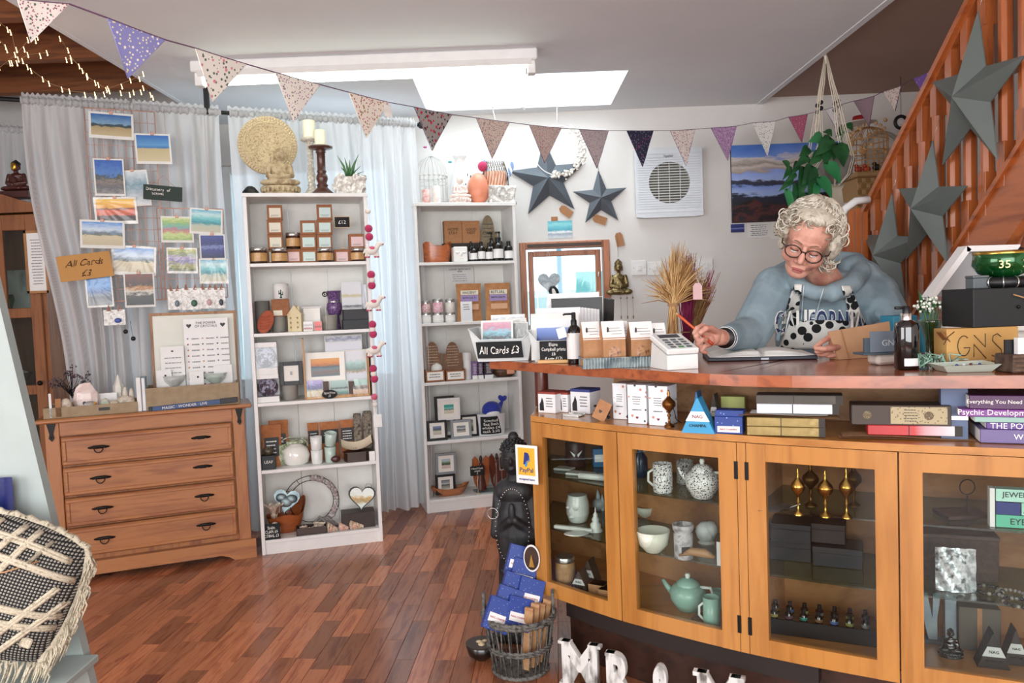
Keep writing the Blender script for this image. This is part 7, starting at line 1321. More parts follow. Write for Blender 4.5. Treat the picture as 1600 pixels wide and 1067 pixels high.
for i,(x0,x1,yt,dy,c,lb) in enumerate(((768,822,491,.12,'e9ecee','blank white card back standing tall in the front bin'),(778,824,497,.10,'c9c6c0','grey-edged card near the back of the front bin'),(800,826,503,.08,'9a9a98','grey patterned card at the inner side of the front bin'))):upcard(x0,yt,x1,560,l_,R(-8),lb,[(0,c),(.7,c),(.8,'8aa8c0' if i==0 else c),(1,c)],dy=dy,seed=i)
t2,l2_,w_,h_=bin_(826,516,905,566,R(-10),'second white plastic bin holding the mounted blue seascape print',.25)
upcard(830,489,906,560,l2_,R(-10),'white-mounted deep blue seascape print facing the front',[(0,'e9ebee'),(.24,'e9ebee'),(.27,'2a3a6a'),(.4,'3a5aa8'),(.55,'5a7ac8'),(.72,'7a94d8'),(.74,'eceef0'),(1,'eceef0')],'mounted_print','print',wp=.03,dy=.06,border=.12,seed=3,group='mounted prints for sale')
for i in range(7):upcard(838+i*9,480+i*.5,908+i*5,556,l2_,R(-10),['white print edge just behind the blue seascape print','second white print edge behind the seascape print','third white print edge in the bin row','fourth white print edge in the bin row','fifth white print edge in the bin row','sixth white print edge in the bin row','last white print edge before the black-backed ones'][i],[(0,'e4e4e6'),(1,'eeeef0')],'mounted_print','print',dy=.10+.03*i,seed=i,border=.01,group='mounted prints for sale',sl=False,tilt=-9)
for i,(x0,x1,yt,dy) in enumerate(((862,944,464,.36),(856,938,457,.40))):upcard(x0,yt,x1,553,l2_,R(-10),('black-backed print in glossy film at the back of the bin','tall white print behind the black-backed one')[i],[(0,('1c1b1c','e6e6e8')[i]),(1,('242324','eeeef0')[i])],'mounted_print','print',dy=dy,seed=i+4,border=.01,group='mounted prints for sale')
for i in range(3):upcard(940+i*3,465+i,953+i*3,550,l2_,R(-40),('black print edge, first of three beside the glossy film','black print edge, second of three beside the glossy film','black print edge nearest the kraft tablet bags')[i],[(0,'1c1b1c'),(1,'2a2a2a')],'mounted_print','print',dy=.33-.03*i,seed=i,border=.01,group='mounted prints for sale',sl=False)
# the hearts and shoehorn in the window
p=W(858,440,5.0);t=T('glass_heart','grey mottled hanging glass heart in the small window','heart',p);hw=36*4.9/1200;obj('heart',M().prism([(x,q) for x,q in heart(hw)],0,.012),mottle(['a9b4ba','7f8c94','c4ccd0'],16,.3,0,.2),t)
obj('cord',M().tube([(-hw*.25,.006,hw*.3),(.0,.006,WZ1-.05-p.z),(hw*.25,.006,hw*.3)],.0015,4),WHITE,t)
p=W(885,452,4.2);t=T('brush_handle','black oval brush standing up behind the prints','brush',V((p.x+.06,4.95,WZ0+.001)),rot=(0,R(-14),0));q=W(884,455,4.95).z-WZ0
obj('brush_head',M().ball((0,0,q),(.032,.012,.05)),BLACK,t);obj('pale_inset',M().ball((0,-.011,q),(.012,.004,.032)),PAPER,t);obj('handle',M().tube([(0,0,0),(0,0,q)],.006,6),BLACK,t)
loc,w_,h_=K(845,527,886,567);rzc=R(-28);c1=chalk('price_sign','blackboard on a wood foot naming the artist prints and price',loc,w_*1.08,h_*.86,'Elaine\nCampbell prints\n£6\n(Large £12)',R(-14),foot=True,th=h_*.72,tw=.86,hand=.5);c1.location.z+=0
loc,w_,h_=K(909,528,951,562);chalk('price_sign','pointed-top blackboard pricing the tablet bags',V((loc.x,loc.y+.01,TZ+.014)),w_,h_-.005,"'Gigha'\nTablet\n£4 / bag",R(-20),th=h_*.7,tw=.75,hand=.5)
loc,w_,h_=K(886,488,909,569);t=T('lotion_bottle','dark pump bottle with a tall white label in front of prints','bottle',loc,R(-10));r_=w_/2
obj('body',M().lathe([(r_*.96,0),(r_,.004),(r_,h_*.62),(r_*.8,h_*.7),(r_*.45,h_*.75),(r_*.4,h_*.76)],20,(0,r_,0)),AMBERB,t);obj('paper_label',curved(r_*1.03,h_*.1,h_*.6,190,(0,r_,0)),WHITE,t);obj('pump',M().lathe([(r_*.42,h_*.75),(r_*.42,h_*.84),(r_*.3,h_*.86),(r_*.3,h_*.98),(r_*.2,h_)],14,(0,r_,0)).tube([(0,r_,h_*.97),(-r_*1.2,r_*.8,h_*.97),(-r_*1.4,r_*.8,h_*.95)],r_*.14,6),BLACK,t)
obj('swing_label',M().box(-r_*1.1,-.003,h_*.55,r_*.1,-.001,h_*.75),WHITE,t,rot=(0,R(-14),0))
galv=mottle(['7a8688','97a2a3','68757a'],20,.4,.6,.1)
loc,w_,h_=K(910,562,1036,577);pa_,pb_=H(911,577,TZ),H(1036,572,TZ);rzt=math.atan2(pb_.y-pa_.y,pb_.x-pa_.x);Lt=(pb_-pa_).length;t=T('galvanised_tray','long corrugated galvanised tray holding the kraft bags','tray',pa_,rzt);h_=.032
def cor(a,b):return (a*Lt,.0035*sin(a*PI*2*26),b*h_)
obj('corrugated_side',M().grid(26*6,1,cor).grid(26*6,1,lambda a,b:(a*Lt,.12+.0035*sin(a*PI*52),b*h_)),galv,t);obj('tray_base',M().box(0,.004,0,Lt,.118,.003),galv,t);obj('rim',M().tube([(0,0,h_),(Lt,0,h_),(Lt,.12,h_),(0,.12,h_)],.002,6,True),galv,t)
trL=t.matrix_basis.copy()
def kbag(x0,yt,x1,yb,d_in,lb,ic=True):
 xm=(x0+x1)/2;base_=pa_+V((cos(rzt),sin(rzt),0))*Lt*(xm-911)/125+V((-sin(rzt),cos(rzt),0))*d_in;w_=(x1-x0)*base_.y/FPX;h_=W(xm,yt,base_.y).z-TZ-.004
 t=T('kraft_bag',lb,'bag',V((base_.x,base_.y,TZ+.004)),rzt+R(6),'kraft bags of tablet on the tray');d=.05
 vs=[(-w_/2,0,0),(w_/2,0,0),(w_/2,d,0),(-w_/2,d,0),(-w_/2,0,h_*.62),(w_/2,0,h_*.62),(w_/2,d,h_*.62),(-w_/2,d,h_*.62),(-w_/2,d*.5-.001,h_),(w_/2,d*.5-.001,h_),(w_/2,d*.5+.001,h_),(-w_/2,d*.5+.001,h_),(w_/2-.006,d*.5,h_*.6),(-w_/2+.006,d*.5,h_*.6)]
 obj('bag_body',M().add(vs,[(3,2,1,0),(0,1,5,4),(2,3,7,6),(1,2,12),(1,12,5),(2,6,12),(5,12,10,9),(12,6,10),(3,0,13),(0,4,13),(3,13,7),(4,8,13),(13,8,11,7),(4,5,9,8),(6,7,11,10),(8,9,10,11)]),mottle(['b98a62','a87a54'],30,.8,0,.2),t)
 l=T  # label folded over the top
 ang=math.atan2(d*.5,h_*.38);L_=obj('folded_label',M().add([(-w_*.5,-.001,h_*.60),(w_*.5,-.001,h_*.60),(w_*.5,d*.5-.003,h_*1.005),(-w_*.5,d*.5-.003,h_*1.005),(-w_*.5,d*.5+.003,h_*1.005),(w_*.5,d*.5+.003,h_*1.005)],[(0,1,2,3),(3,2,5,4)]),WHITE,t)
 m=M();
 for i,(a,b) in enumerate(((-.1,.35),(-.3,.38),(-.25,.3))):f=.3+.16*i;yy=-.003+(d*.5)*f;m.box(a*w_,yy-.0012,h_*(.60+.4*f)-.0005,b*w_,yy-.0006,h_*(.60+.4*f)+.0005)
 obj('label_print',m,BLACK,t);obj('leaf_logo',M().ball((-w_*.25,d*.25-.006,h_*.82),(.003,.0012,.009),6,4),BLACK,t)
 if ic:obj('round_window',M().lathe([(w_*.28,0),(w_*.28,.001)],20,T=MT((0,-.0005,h_*.28)) @ MR(R(90),4,'X'),sy=1.15),mottle(['8a5a3c','b98a62','6a4028'],60,.3,0,.3),t)
for a in ((916,503,944,562,.06,'kraft bag half behind the pointed tablet blackboard',False),(945,502,981,562,.025,'kraft bag with a rounded window, first clear of the blackboard'),(972,502,992,562,.085,'kraft bag tucked behind between the two front ones',False),(989,503,1026,562,.025,'kraft bag with a rounded window next to the last one'),(1022,505,1048,562,.04,'kraft bag at the tray end by the dried grass',False)):kbag(*a)
# card reader
loc,w_,h_=K(1036,527,1098,577);t=T('card_reader','white card payment terminal tilted on its stand','card reader',loc,R(14));w2=w_*.85;RW=col_('e9ecea',.3,coat=.2)
prof=[(0,0),(0,h_*.52),(.02,h_*.58),(.125,h_*.98),(.135,h_*.95),(.115,0)]
obj('stand',M().add([(-w2/2,a,b) for a,b in [(0,0),(0,h_*.45),(.105,h_*.82),(.12,0)]]+[(w2/2,a,b) for a,b in [(0,0),(0,h_*.45),(.105,h_*.82),(.12,0)]],[(0,1,2,3),(7,6,5,4),(0,4,5,1),(1,5,6,2),(2,6,7,3),(3,7,4,0)]),RW,t)
ang=math.atan2(h_*.37,.105);TRr=MT((0,-.003,h_*.47)) @ MR(ang,4,'X');bd_=obj('terminal',M().box(-w2/2-.002,-.002,0,w2/2+.002,.128,.018,.004,TRr),RW,t)
obj('screen',M().box(-w2*.34,.092,.0175,w2*.34,.118,.0188,.001,TRr),col_('3a3f48',.15),bd_)
for r_ in range(4):
 for c_ in range(3):x=(c_-1)*w2*.26;y=.016+r_*.019;obj('key',M().box(x-w2*.09,y-.0055,.0178,x+w2*.09,y+.0055,.0198,.0012,TRr),col_('5a6266' if r_ or c_ != 1 else '4a8a5a',.5),bd_)
# notebook
nb_l,nb_r=H(1106,565,TZ),H(1278,561,TZ);rzn=math.atan2(nb_r.y-nb_l.y,nb_r.x-nb_l.x);Ln=(nb_r-nb_l).length
t=T('notebook','large open diary with navy cover lying on the worktop','book',nb_l,rzn);dn=.24
obj('cover',M().box(0,0,0,Ln,dn,.012,.002),col_('161b2a',.5),t)
def page(s_):
 def f(a,b):
  u_=a;x=Ln/2+s_*(Ln/2-.006)*u_;z_=.013+.018*(1-abs(2*u_-.55)**2*.5)*(1 if u_>.02 else .3)-.004*u_;return (x,.006+b*(dn-.012),max(.014,z_))
 return f
pg=M();pg.grid(16,4,page(1)).grid(16,4,page(-1));o=obj('pages',pg,PAPER,t)
for s_ in (1,-1):
 pe=M()
 for k in range(4):
  f=page(s_);pts=[f(i/16,0) for i in range(17)];pe.tube([(x,.004,.013+(z_-.013)*(k+1)/4.5) for x,y,z_ in pts],.0009,4)
 obj('page_edges',pe,col_('c9c9c6',.8),t)
 m=M();f=page(s_)
 for s2 in range(1):m.add([(*f(i/16,0)[:1],.0055,.012) for i in range(17)]+[(f(i/16,0)[0],.0055,f(i/16,0)[2]) for i in range(17)],[(i,i+1,18+i,17+i) for i in range(16)])
 obj('page_block',m,PAPER,t)
obj('ribbon',M().box(Ln*.49,-.001,.002,Ln*.56,.0,.008),col_('b9c4d0',.5),t);obj('bookmark',M().box(Ln*.475,dn*.6,.03,Ln*.5,dn*.61,.07),KRAFT2,t)
# kraft envelope, business card holder, stone
loc,w_,h_=K(1326,506,1420,563);t=T('kraft_envelope','plain kraft paper bag standing by the woman\'s sleeve','bag',V((loc.x,loc.y+.09,TZ)),R(10));h_=W(1370,505,loc.y+.09).z-TZ;ox=(1373-(1326+1420)/2)
obj('bag_body',M().add([(-w_*.5,0,0),(w_*.55,0,0),(w_*.6,.03,h_*1.02),(-w_*.58,.03,h_*.80),(-w_*.5,.05,0),(w_*.55,.05,0),(w_*.6,.034,h_*1.02),(-w_*.58,.034,h_*.80)],[(0,1,2,3),(7,6,5,4),(0,4,5,1),(1,5,6,2),(2,6,7,3),(3,7,4,0)]),mottle(['bd9470','ad845f'],6,.8,0,.1),t)
obj('side_fold',M().add([(-w_*.32,-.002,.002),(-w_*.30,-.002,.002),(-w_*.34,.026,h_*.86),(-w_*.36,.026,h_*.86)],[(0,1,2,3)]),KRAFT,t)
loc,w_,h_=K(1370,553,1412,570);t=T('salt_stone','pale pinkish stone block carrying the card holder','stone',loc,R(4));hs=W(1390,553,loc.y).z-TZ;obj('stone',sculpt([('b',(-w_/2,0,0,w_/2,.06,hs),.008)],.004,1),mottle(['c9b8ac','ddd0c6','b8a498'],14,.7,0,.4),t);obj('felt_foot',M().box(-w_*.4,.01,-.0,w_*.4,.05,.001),GREYM,t)
loc2=V((loc.x-.015,loc.y-.004,TZ+hs));t=T('card_holder','slate blue business card holder with pale letters, on the stone','card holder',loc2,R(4));SLB=col_('46525c',.5);w3=68*loc.y/1200;h3=W(1380,517,loc.y).z-TZ-hs
obj('ledge',M().box(-w3/2-.008,-.012,0,w3/2,.05,.006,.001),SLB,t);obj('holder_back',M().box(-w3/2,.0,.006,w3/2,.008,h3*.72),SLB,t);obj('business_cards',M().box(-w3*.38,-.006,.007,w3*.46,-.001,h3,.0005),col_('6a7480',.6),t);txt('GNS',t,col_('b9c0c6',.6),w3*.38,None,(w3*.08,-.0068,h3*.5))
bottle_l,w_,h_=K(1408,478,1445,578);t=T('black_bottle','tall glossy black pump bottle with a silver collar','bottle',bottle_l,R(0));r_=w_/2;GBL=col_('08090a',.06,coat=1)
obj('body',M().lathe([(r_*.9,0),(r_,.004),(r_,h_*.66),(r_*.93,h_*.72),(r_*.6,h_*.765),(r_*.45,h_*.78)],28,(0,r_,0)),GBL,t);obj('silver_collar',M().lathe([(r_*.46,h_*.77),(r_*.47,h_*.88),(r_*.44,h_*.885)],20,(0,r_,0)),col_('cfcdc8',.2,1),t);obj('pump',M().lathe([(r_*.3,h_*.88),(r_*.32,h_*.99),(r_*.2,h_)],14,(0,r_,0)).tube([(0,r_,h_*.97),(-r_*1.1,r_*.7,h_*.975)],r_*.13,6),BLACK,t)
lb_=obj('paper_label',curved(r_*1.015,h_*.06,h_*.18,75,(0,r_,0)),WHITE,t,rot=(0,0,0));
# vase and flowers
loc,w_,h_=K(1448,500,1484,566);t=T('glass_vase','faceted clear glass vase holding a posy','vase',loc,R(5));r_=w_/2
o=obj('vase_glass',M().lathe([(r_*.45,0),(r_*.4,h_*.15),(r_*.5,h_*.5),(r_*1.0,h_*.95),(r_*1.02,h_),(r_*.94,h_*.97),(r_*.42,h_*.5),(r_*.34,h_*.14),(.001,h_*.1)],8,(0,r_,0)),glass('dfe8dc',.10,.02),t);obj('water',M().lathe([(r_*.33,h_*.12),(r_*.4,h_*.5),(.001,h_*.5)],10,(0,r_,0)),glass('c4c99a',.05),t)
t2_=T('flower_posy','small posy of white buds and green leaves in the glass vase','flowers',loc+V((0,r_,h_*.3)),R(5));rn=random.Random(4);hh=W(1466,462,loc.y).z-TZ-h_*.3;st_=M();fw_=M();lf=M()
for i in range(24):
 x=rn.uniform(-.045,.045);y=rn.uniform(-.03,.03);q=hh*(.78+.22*rn.random())*(1-abs(x)*3.5);st_.tube([(x*.1,y*.1,-h_*.1),(x*.4,y*.4,hh*.45),(x,y,q)],.0012,4)
 for k in range(5):fw_.ball((x+rn.gauss(0,.006),y+rn.gauss(0,.006)-.005,q+rn.gauss(0,.006)),rn.uniform(.0025,.005),6,4)
 if i % 2==0:heartleaf(lf,(x,y,q-.01),(x*1.5+rn.gauss(0,.01),y,q+rn.uniform(-.02,.02)),.012)
heartleaf(lf,(-.03,.01,hh*.75),(-.035,.01,hh*1.12),.018)
obj('stems',st_,col_('5a6a3a',.6),t2_);obj('buds',fw_,mottle(['d8dcc4','f0eee6','8fa888'],90,.7,0,0),t2_);obj('leaves',lf,LEAF,t2_)
t3=T('tissue_shreds','tangle of pale green shredded tissue at the vase foot','packing',H(1466,577,TZ));t3['kind']='stuff';del t3['category'];rn=random.Random(6);m=M()
for i in range(46):
 x,y=rn.uniform(-.045,.045),rn.uniform(-.0,.05);m.tube([(x,y,.004),(x+rn.gauss(0,.015),y+rn.gauss(0,.01),.012+rn.random()*.03),(x+rn.gauss(0,.025),y+rn.gauss(0,.012),.006+rn.random()*.03)],.0026,4,flat=.3)
obj('shreds',m,mottle(['a8c8b8','7aa890','d0e0d6'],40,.7,0,0),t3,kind='stuff')
# turquoise parcels behind the vase
loc,w_,h_=K(1420,492,1460,553);carton('parcel','turquoise wrapped parcel behind the black bottle',V((loc.x,loc.y+.1,TZ)),w_*1.0,W(1440,492,loc.y+.1).z-TZ,.08,col_('3f90ac',.5),rz=R(5))
loc,w_,h_=K(1462,470,1490,553);t=T('teal_pouch','teal drawstring pouch standing behind the flower posy','pouch',V((loc.x,loc.y+.06,TZ)),R(5));hq=W(1476,470,loc.y+.06).z-TZ;obj('pouch',M().lathe([(w_*.5,0),(w_*.62,hq*.5),(w_*.4,hq*.85),(w_*.2,hq*.93),(w_*.35,hq)],16,(0,w_*.5,0),sy=.6),col_('2a7f9a',.6),t);obj('tie',M().lathe([(w_*.22,hq*.91),(w_*.22,hq*.94)],12,(0,w_*.5,0),sy=.7),WHITE,t)
# GNS board, black box, bowl etc.
loc,w_,h_=K(1478,512,1594,572);t=T('kraft_sign_box','kraft box printed with three tall thin line letters','box',V((loc.x,loc.y,TZ)),R(3));KB2=mottle(['c79c5c','b98c4e'],8,.75,0,.05)
obj('box_body',M().box(-w_/2,0,0,w_/2,.06,h_,.002),KB2,t);LN=col_('3a2a1a',.7);lw=.0012
def stroke(pts):return M().tube([(x*w_-.07*w_,-.0012,q*h_) for x,q in pts],lw,4)
obj('letter_g',stroke([(-.2+.085*cos(R(a)),.55+.26*sin(R(a))) for a in range(50,331,20)]+[(-.115,.5),(-.2,.5)]),LN,t);obj('letter_n',stroke([(-.06,.25),(-.06,.58),(.11,.2)]).add(*(lambda s_:(s_.v,s_.f))(stroke([(-.06,.82),(.1,.5),(.1,.85)]))),LN,t);obj('letter_s',stroke([(.32,.75),(.27,.83),(.21,.78),(.2,.66),(.25,.55),(.32,.42),(.33,.28),(.27,.2),(.19,.28)]),LN,t)
txt('natural skincare',t,LN,w_*.42,None,(.1*w_,-.0012,h_*.1));obj('corner_line',stroke([(-.48,.6),(-.42,.8),(-.33,.93)]),LN,t);obj('corner_line',stroke([(.4,.02),(.46,.1),(.48,.3)]),LN,t)
zb_=TZ+h_;base_=V((loc.x,loc.y,zb_))
p0,p1=W(1520,482,loc.y+.01),W(1640,482,loc.y+.01);hb=W(1560,450,loc.y).z-zb_
t=T('black_hinged_box','matt black box with a string-tied kraft tag, under the singing bowl','box',V(((p0.x+p1.x)/2,loc.y+.012,zb_)),R(3));wb=p1.x-p0.x;obj('box_body',M().box(-wb/2,0,0,wb/2,.14,hb,.002),col_('17191b',.55),t);obj('kraft_tag',M().prism([(wb*.2,hb*.1),(wb*.42,hb*.1),(wb*.42,hb*.65),(wb*.3,hb*.75),(wb*.2,hb*.5)],-.003,-.001),KRAFT,t);obj('bow',M().tube([(wb*.02,-.004,hb*.82),(wb*.16,-.01,hb*.72),(wb*.28,-.006,hb*.78),(wb*.2,-.01,hb*.66)],.002,5),KRAFT2,t);obj('stud',M().ball((wb*.1,-.002,hb*.5),.005),IRON,t)
zc_=zb_+hb;dpt=loc.y+.05
l3=W(1575,440,dpt);hq=W(1575,431,dpt).z-zc_;t=T('ring_cushion','black cushion ring banded with silver under the singing bowl','cushion',V((W(1577,440,dpt).x,dpt+.03,zc_)));rr=.068;TR=MT((0,0,.016));obj('ring',M().tube([(rr*.8*cos(2*PI*i/30),rr*.8*sin(2*PI*i/30),.015) for i in range(30)],.015,10,True),BLACK,t)
for a in (-150,-120,-90,-60,-30):obj('silver_band',M().tube([(rr*.8*cos(R(a))+.0155*cos(b)*cos(R(a)),rr*.8*sin(R(a))+.0155*cos(b)*sin(R(a)),.015+.0155*sin(b)) for b in [2*PI*i/12 for i in range(12)]],.002,4,True),SILV,t)
GR=mottle(['0f5a24','0a4a1c','1a6a30'],6,.18,.5,0,coat=.6);t=T('singing_bowl','glossy green singing bowl with brass rim and gold symbols','bowl',V((W(1577,440,dpt).x,dpt+.03,zc_+.026)));hq=W(1577,392,dpt+.03).z-zc_-.026;obj('bowl',M().lathe([(.025,0),(.058,hq*.18),(.074,hq*.5),(.07,hq*.88),(.069,hq*.9),(.062,hq*.6),(.02,.006)],32),GR,t);obj('brass_rim',M().lathe([(.0705,hq*.88),(.072,hq),(.066,hq),(.066,hq*.88)],32),BRASS,t)
for a,s_ in ((-118,'ॐ'),(-75,'32')):x,y_=.0755*cos(R(a)),.0755*sin(R(a));txt('35',t,col_('d8cc8a',.4,.5),.026,None,(x,y_,hq*.5),(R(90),0,R(a+90)))
t=T('bowl_mallet','brown wooden mallet resting in the green singing bowl','mallet',V((W(1590,395,dpt).x+.01,dpt+.03,zc_+.03)));obj('mallet',M().tube([(0,0,.004),(.04,.0,hq*1.5)],[.009,.011],10),wood('6a3a22','4a2616',2,2),t);obj('grip_band',M().tube([(.022,0,hq*.9),(.026,0,hq*1.0)],.0115,10),BLACK,t)
t=T('grey_tin','small grey tin beside the black ring cushion','tin',V((W(1534,440,dpt).x,dpt,zc_)));hq2=W(1534,430,dpt).z-zc_;obj('tin_body',M().box(-.022,0,0,.02,.04,hq2*.8,.002),GREYM,t);obj('tin_lid',M().box(-.023,-.001,hq2*.8,.021,.041,hq2,.002),col_('6f7678',.4,.5),t)
loc,w_,h_=K(1475,564,1560,582);t=T('ceramic_dish','pale green square ceramic dish with small rings in it','dish',loc,R(-8));cd_=.09;obj('dish',M().add([(-w_*.38,.01,0),(w_*.38,.01,0),(w_*.38,cd_-.01,0),(-w_*.38,cd_-.01,0),(-w_*.5,-.008,.018),(w_*.5,-.008,.02),(w_*.5,cd_,.022),(-w_*.5,cd_,.018),(-w_*.36,.014,.005),(w_*.36,.014,.005),(w_*.36,cd_-.014,.005),(-w_*.36,cd_-.014,.005)],[(3,2,1,0),(0,1,5,4),(1,2,6,5),(2,3,7,6),(3,0,4,7),(8,9,10,11),(4,5,9,8),(5,6,10,9),(6,7,11,10),(7,4,8,11)]),col_('bcc9bc',.3,coat=.3),t);obj('foot_rim',M().box(-w_*.36,.012,-.0,w_*.36,.016,.002),col_('a8b6a8',.4),t)
for i in range(5):
 t4=T('ring',('silver ring with a blue stone in the ceramic dish','second silver ring in the ceramic dish','dark red bead ring in the ceramic dish','silver coil ring in the ceramic dish','small blue and white button in the ceramic dish')[i],'ring',loc+V((-.02+.018*i,.035+.008*(i % 2),.007)),i*1.1,'rings in the ceramic dish');obj('band',M().tube([(.008*cos(2*PI*k/14),.008*sin(2*PI*k/14),.006) for k in range(14)],.002,5,True),SILV,t4);obj('stone',M().ball((0,-.008,.009),.004,7,5),col_(('2a3f8a','d8dde0','6a1f22','b0b0b0','3a4a80')[i],.2),t4)
t=T('incense_holder','flat brown wooden incense strip leaning into the dish','incense holder',H(1506,573,TZ)+V((0,0,.02)),rot=(0,R(48),R(10)));obj('strip',M().box(-.10,0,0,.0,.02,.005,.001),wood('8a5a34','6a4024',2),t);obj('inlay',M().box(-.02,.008,.005,-.012,.012,.006),BRASS,t)
p=H(1618,582,TZ);t=T('wicker_card_box','small dark wicker box of white business cards','box',V((p.x,p.y,TZ)),R(3));obj('box_body',M().box(-.055,0,0,.06,.07,.045,.003),mottle(['3a2a22','5a463a'],50,.7,0,.6),t)
for i in range(4):obj('weave_band',M().box(-.057,-.002,.004+.011*i,.062,.0,.011+.011*i,.001),mottle(['4a362c','6a5240'],60,.7,0,.4),t)
obj('black_back',M().box(-.055,.03,.045,.06,.034,.08),BLACK,t);obj('business_cards',M().box(-.035,.012,.03,.05,.026,.085),WHITE,t);lines(t,-.02,.04,.05,.08,3,.0115)
# dried grass bundle
gp=H(1052,553,TZ);t=T('dried_grass','sheaf of dried golden grass tied with twine, standing on the worktop','dried flowers',V((gp.x,gp.y+.12,TZ)));dG=gp.y+.12;bt_=W(1052,476,dG)-t.location;GC=[col_('c9a06a',.8),col_('dcb884',.8),col_('a97c48',.8)]
ms=[M(),M(),M()];rn=random.Random(31)
for i in range(330):
 a=rn.gauss(0,.42);a=max(-1,min(1,a));k=i % 3;tx_,ty_=1062+a*56+rn.gauss(0,4),372+abs(a)*62+rn.random()*60*(1-.3*abs(a));tp_=W(tx_,ty_,dG+rn.uniform(-.05,.05))-t.location;b0=V((bt_.x*.6+rn.uniform(-.03,.03),rn.uniform(-.02,.02),.002));md=bt_+V((rn.uniform(-.014,.014),rn.uniform(-.014,.014),0));ms[k].tube([b0,md,md.lerp(tp_,.5)+V((0,0,.015)),tp_],[.0016,.0018,.0022,.0005],4)
for k in range(3):obj('grass_stems',ms[k],GC[k],t,kind='stuff')
m=M();
for i in range(3):m.tube([(bt_.x+.021*cos(2*PI*j/16),.021*sin(2*PI*j/16),bt_.z-.004+.004*i) for j in range(16)],.002,5,True)
obj('twine',m,KRAFT2,t)
def sheaf(px,pyb,pxt,pyt,spread,c,lb,n=110,dd_=.2,kn=None):
 g=H(px,pyb,TZ);d=g.y+dd_;t=T('dried_grass',lb,'dried flowers',V((W(px,pyb,d).x,d,TZ)));m=M();rn=random.Random(n)
 for i in range(n):
  q=W(pxt+rn.gauss(0,spread),pyt+rn.random()*40,d+rn.uniform(-.04,.04))-t.location;mid=q*.45;m.tube([V((rn.uniform(-.015,.015),rn.uniform(-.01,.01),.002)),mid+V((rn.uniform(-.012,.012),0,0)),q],[.0014,.0016,.0006],4)
 obj('stems',m,c,t,kind='stuff');obj('tie',M().tube([(.018*cos(2*PI*j/14),.018*sin(2*PI*j/14),.07) for j in range(14)],.002,5,True),KRAFT2,t);return t
sheaf(1072,552,1076,395,9,col_('8a2450',.85),'magenta dyed grass plume between the two golden sheaves',110,.20)
sheaf(1072,552,1098,430,10,mottle(['a8804e','8a6438'],40,.8,0,0),'browner dried grass sheaf behind, nearer the woman',130,.24)
sheaf(1075,552,1108,418,7,col_('a03058',.85),'short magenta dyed grass tips beside the brown sheaf',40,.26)
p=W(1090,478,dG);tg=tag(1090,455,0,'small pink picture tag hanging on the dried grass',Frame((-3,dG),(3,dG)),-.06,.7,col_('d8b0b0',.6))
# ================================================================== ON THE CABINET TOP
RB=col_('9a3f34',.6)
def K2(x0,yt,x1,yb,z=KZ):return K(x0,yt,x1,yb,z)
for a,lb,tc in (((838,612,871,645),'red-topped white oil box printed with a plant, at the cabinet corner','8f3a30'),((872,613,889,644),'second red-topped oil box, squeezed behind the first','8f3a30'),((889,608,925,646),'blue-topped white oil box printed with a tall cactus','2f3a78')):
 loc,w_,h_=K2(*a);t=carton('oil_box',lb,loc,w_,h_*.9,.07,col_('e4e4e6',.6),rz=R(-38),lid=False,group='essential oil boxes');obj('coloured_top',M().box(-w_/2-.0006,-.0006,h_*.88,w_/2+.0006,.0706,h_,.001),col_(tc,.6),t);obj('plant_print',M().prism([(-w_*.4,h_*.1),(-w_*.15,h_*.1),(-w_*.17,h_*.5),(-w_*.25,h_*.72),(-w_*.33,h_*.5),(-w_*.4,h_*.4)],-.0012,-.0004),BLACK,t);lines(t,-w_*.1,w_*.45,h_*.25,h_*.75,4,-.001)
loc,w_,h_=K2(878,643,906,651);t=T('silver_dish','small silver dish in front of the oil boxes','dish',loc,R(-35));obj('dish',M().box(-w_/2,0,0,w_/2,.04,.003).box(-w_/2,0,.003,w_/2,.003,.009).box(-w_/2,.037,.003,w_/2,.04,.009),SILV,t);obj('handle',M().tube([(w_/2,.02,.006),(w_/2+.015,.02,.01)],.002,5),SILV,t)
loc,w_,h_=K2(918,622,952,657);t=T('tagged_ribbon','coil of black cord with a leaning kraft heart tag','cord',loc,R(-30));obj('cord_coil',M().tube([((.022+.003*sin(i))*cos(i*.5),.03+.022*sin(i*.5),.005+.0012*i) for i in range(34)],.004,6),BLACK,t);obj('kraft_tag',M().box(-.026,-.004,.002,.02,-.002,.066,.001),KRAFT,t,rot=(R(-14),R(24),0));obj('heart_print',M().prism([(x-.006,q+.03) for x,q in heart(.012,12)],-.0052,-.0042),BLACK,t,rot=(R(-14),R(24),0))
flw=spots('e9ebee','c98a78','2f3f4a',34,.22,.6,3)
for a,lb in (((957,599,981,655),'white floral diffuser box furthest left, set a little behind'),((980,601,1012,662),'white floral diffuser box in the middle, pink heart on it'),((1013,603,1045,665),'white floral diffuser box beside the brass goblet')):
 loc,w_,h_=K2(*a);t=carton('diffuser_box',lb,loc,w_,h_,.075,flw,rz=R(-34),group='white floral diffuser boxes');obj('name_panel',M().box(-w_*.36,-.0016,h_*.3,w_*.36,-.0006,h_*.75),col_('eceef0',.6),t);txt('GREENGATE',t,BLACK,w_*.5,None,(0,-.0022,h_*.36));lines(t,-w_*.3,w_*.3,h_*.48,h_*.72,4,-.002);obj('pink_heart',M().prism([(x,q+h_*.16) for x,q in heart(w_*.16,12)],-.0012,-.0004),col_('8a2a3a',.6),t)
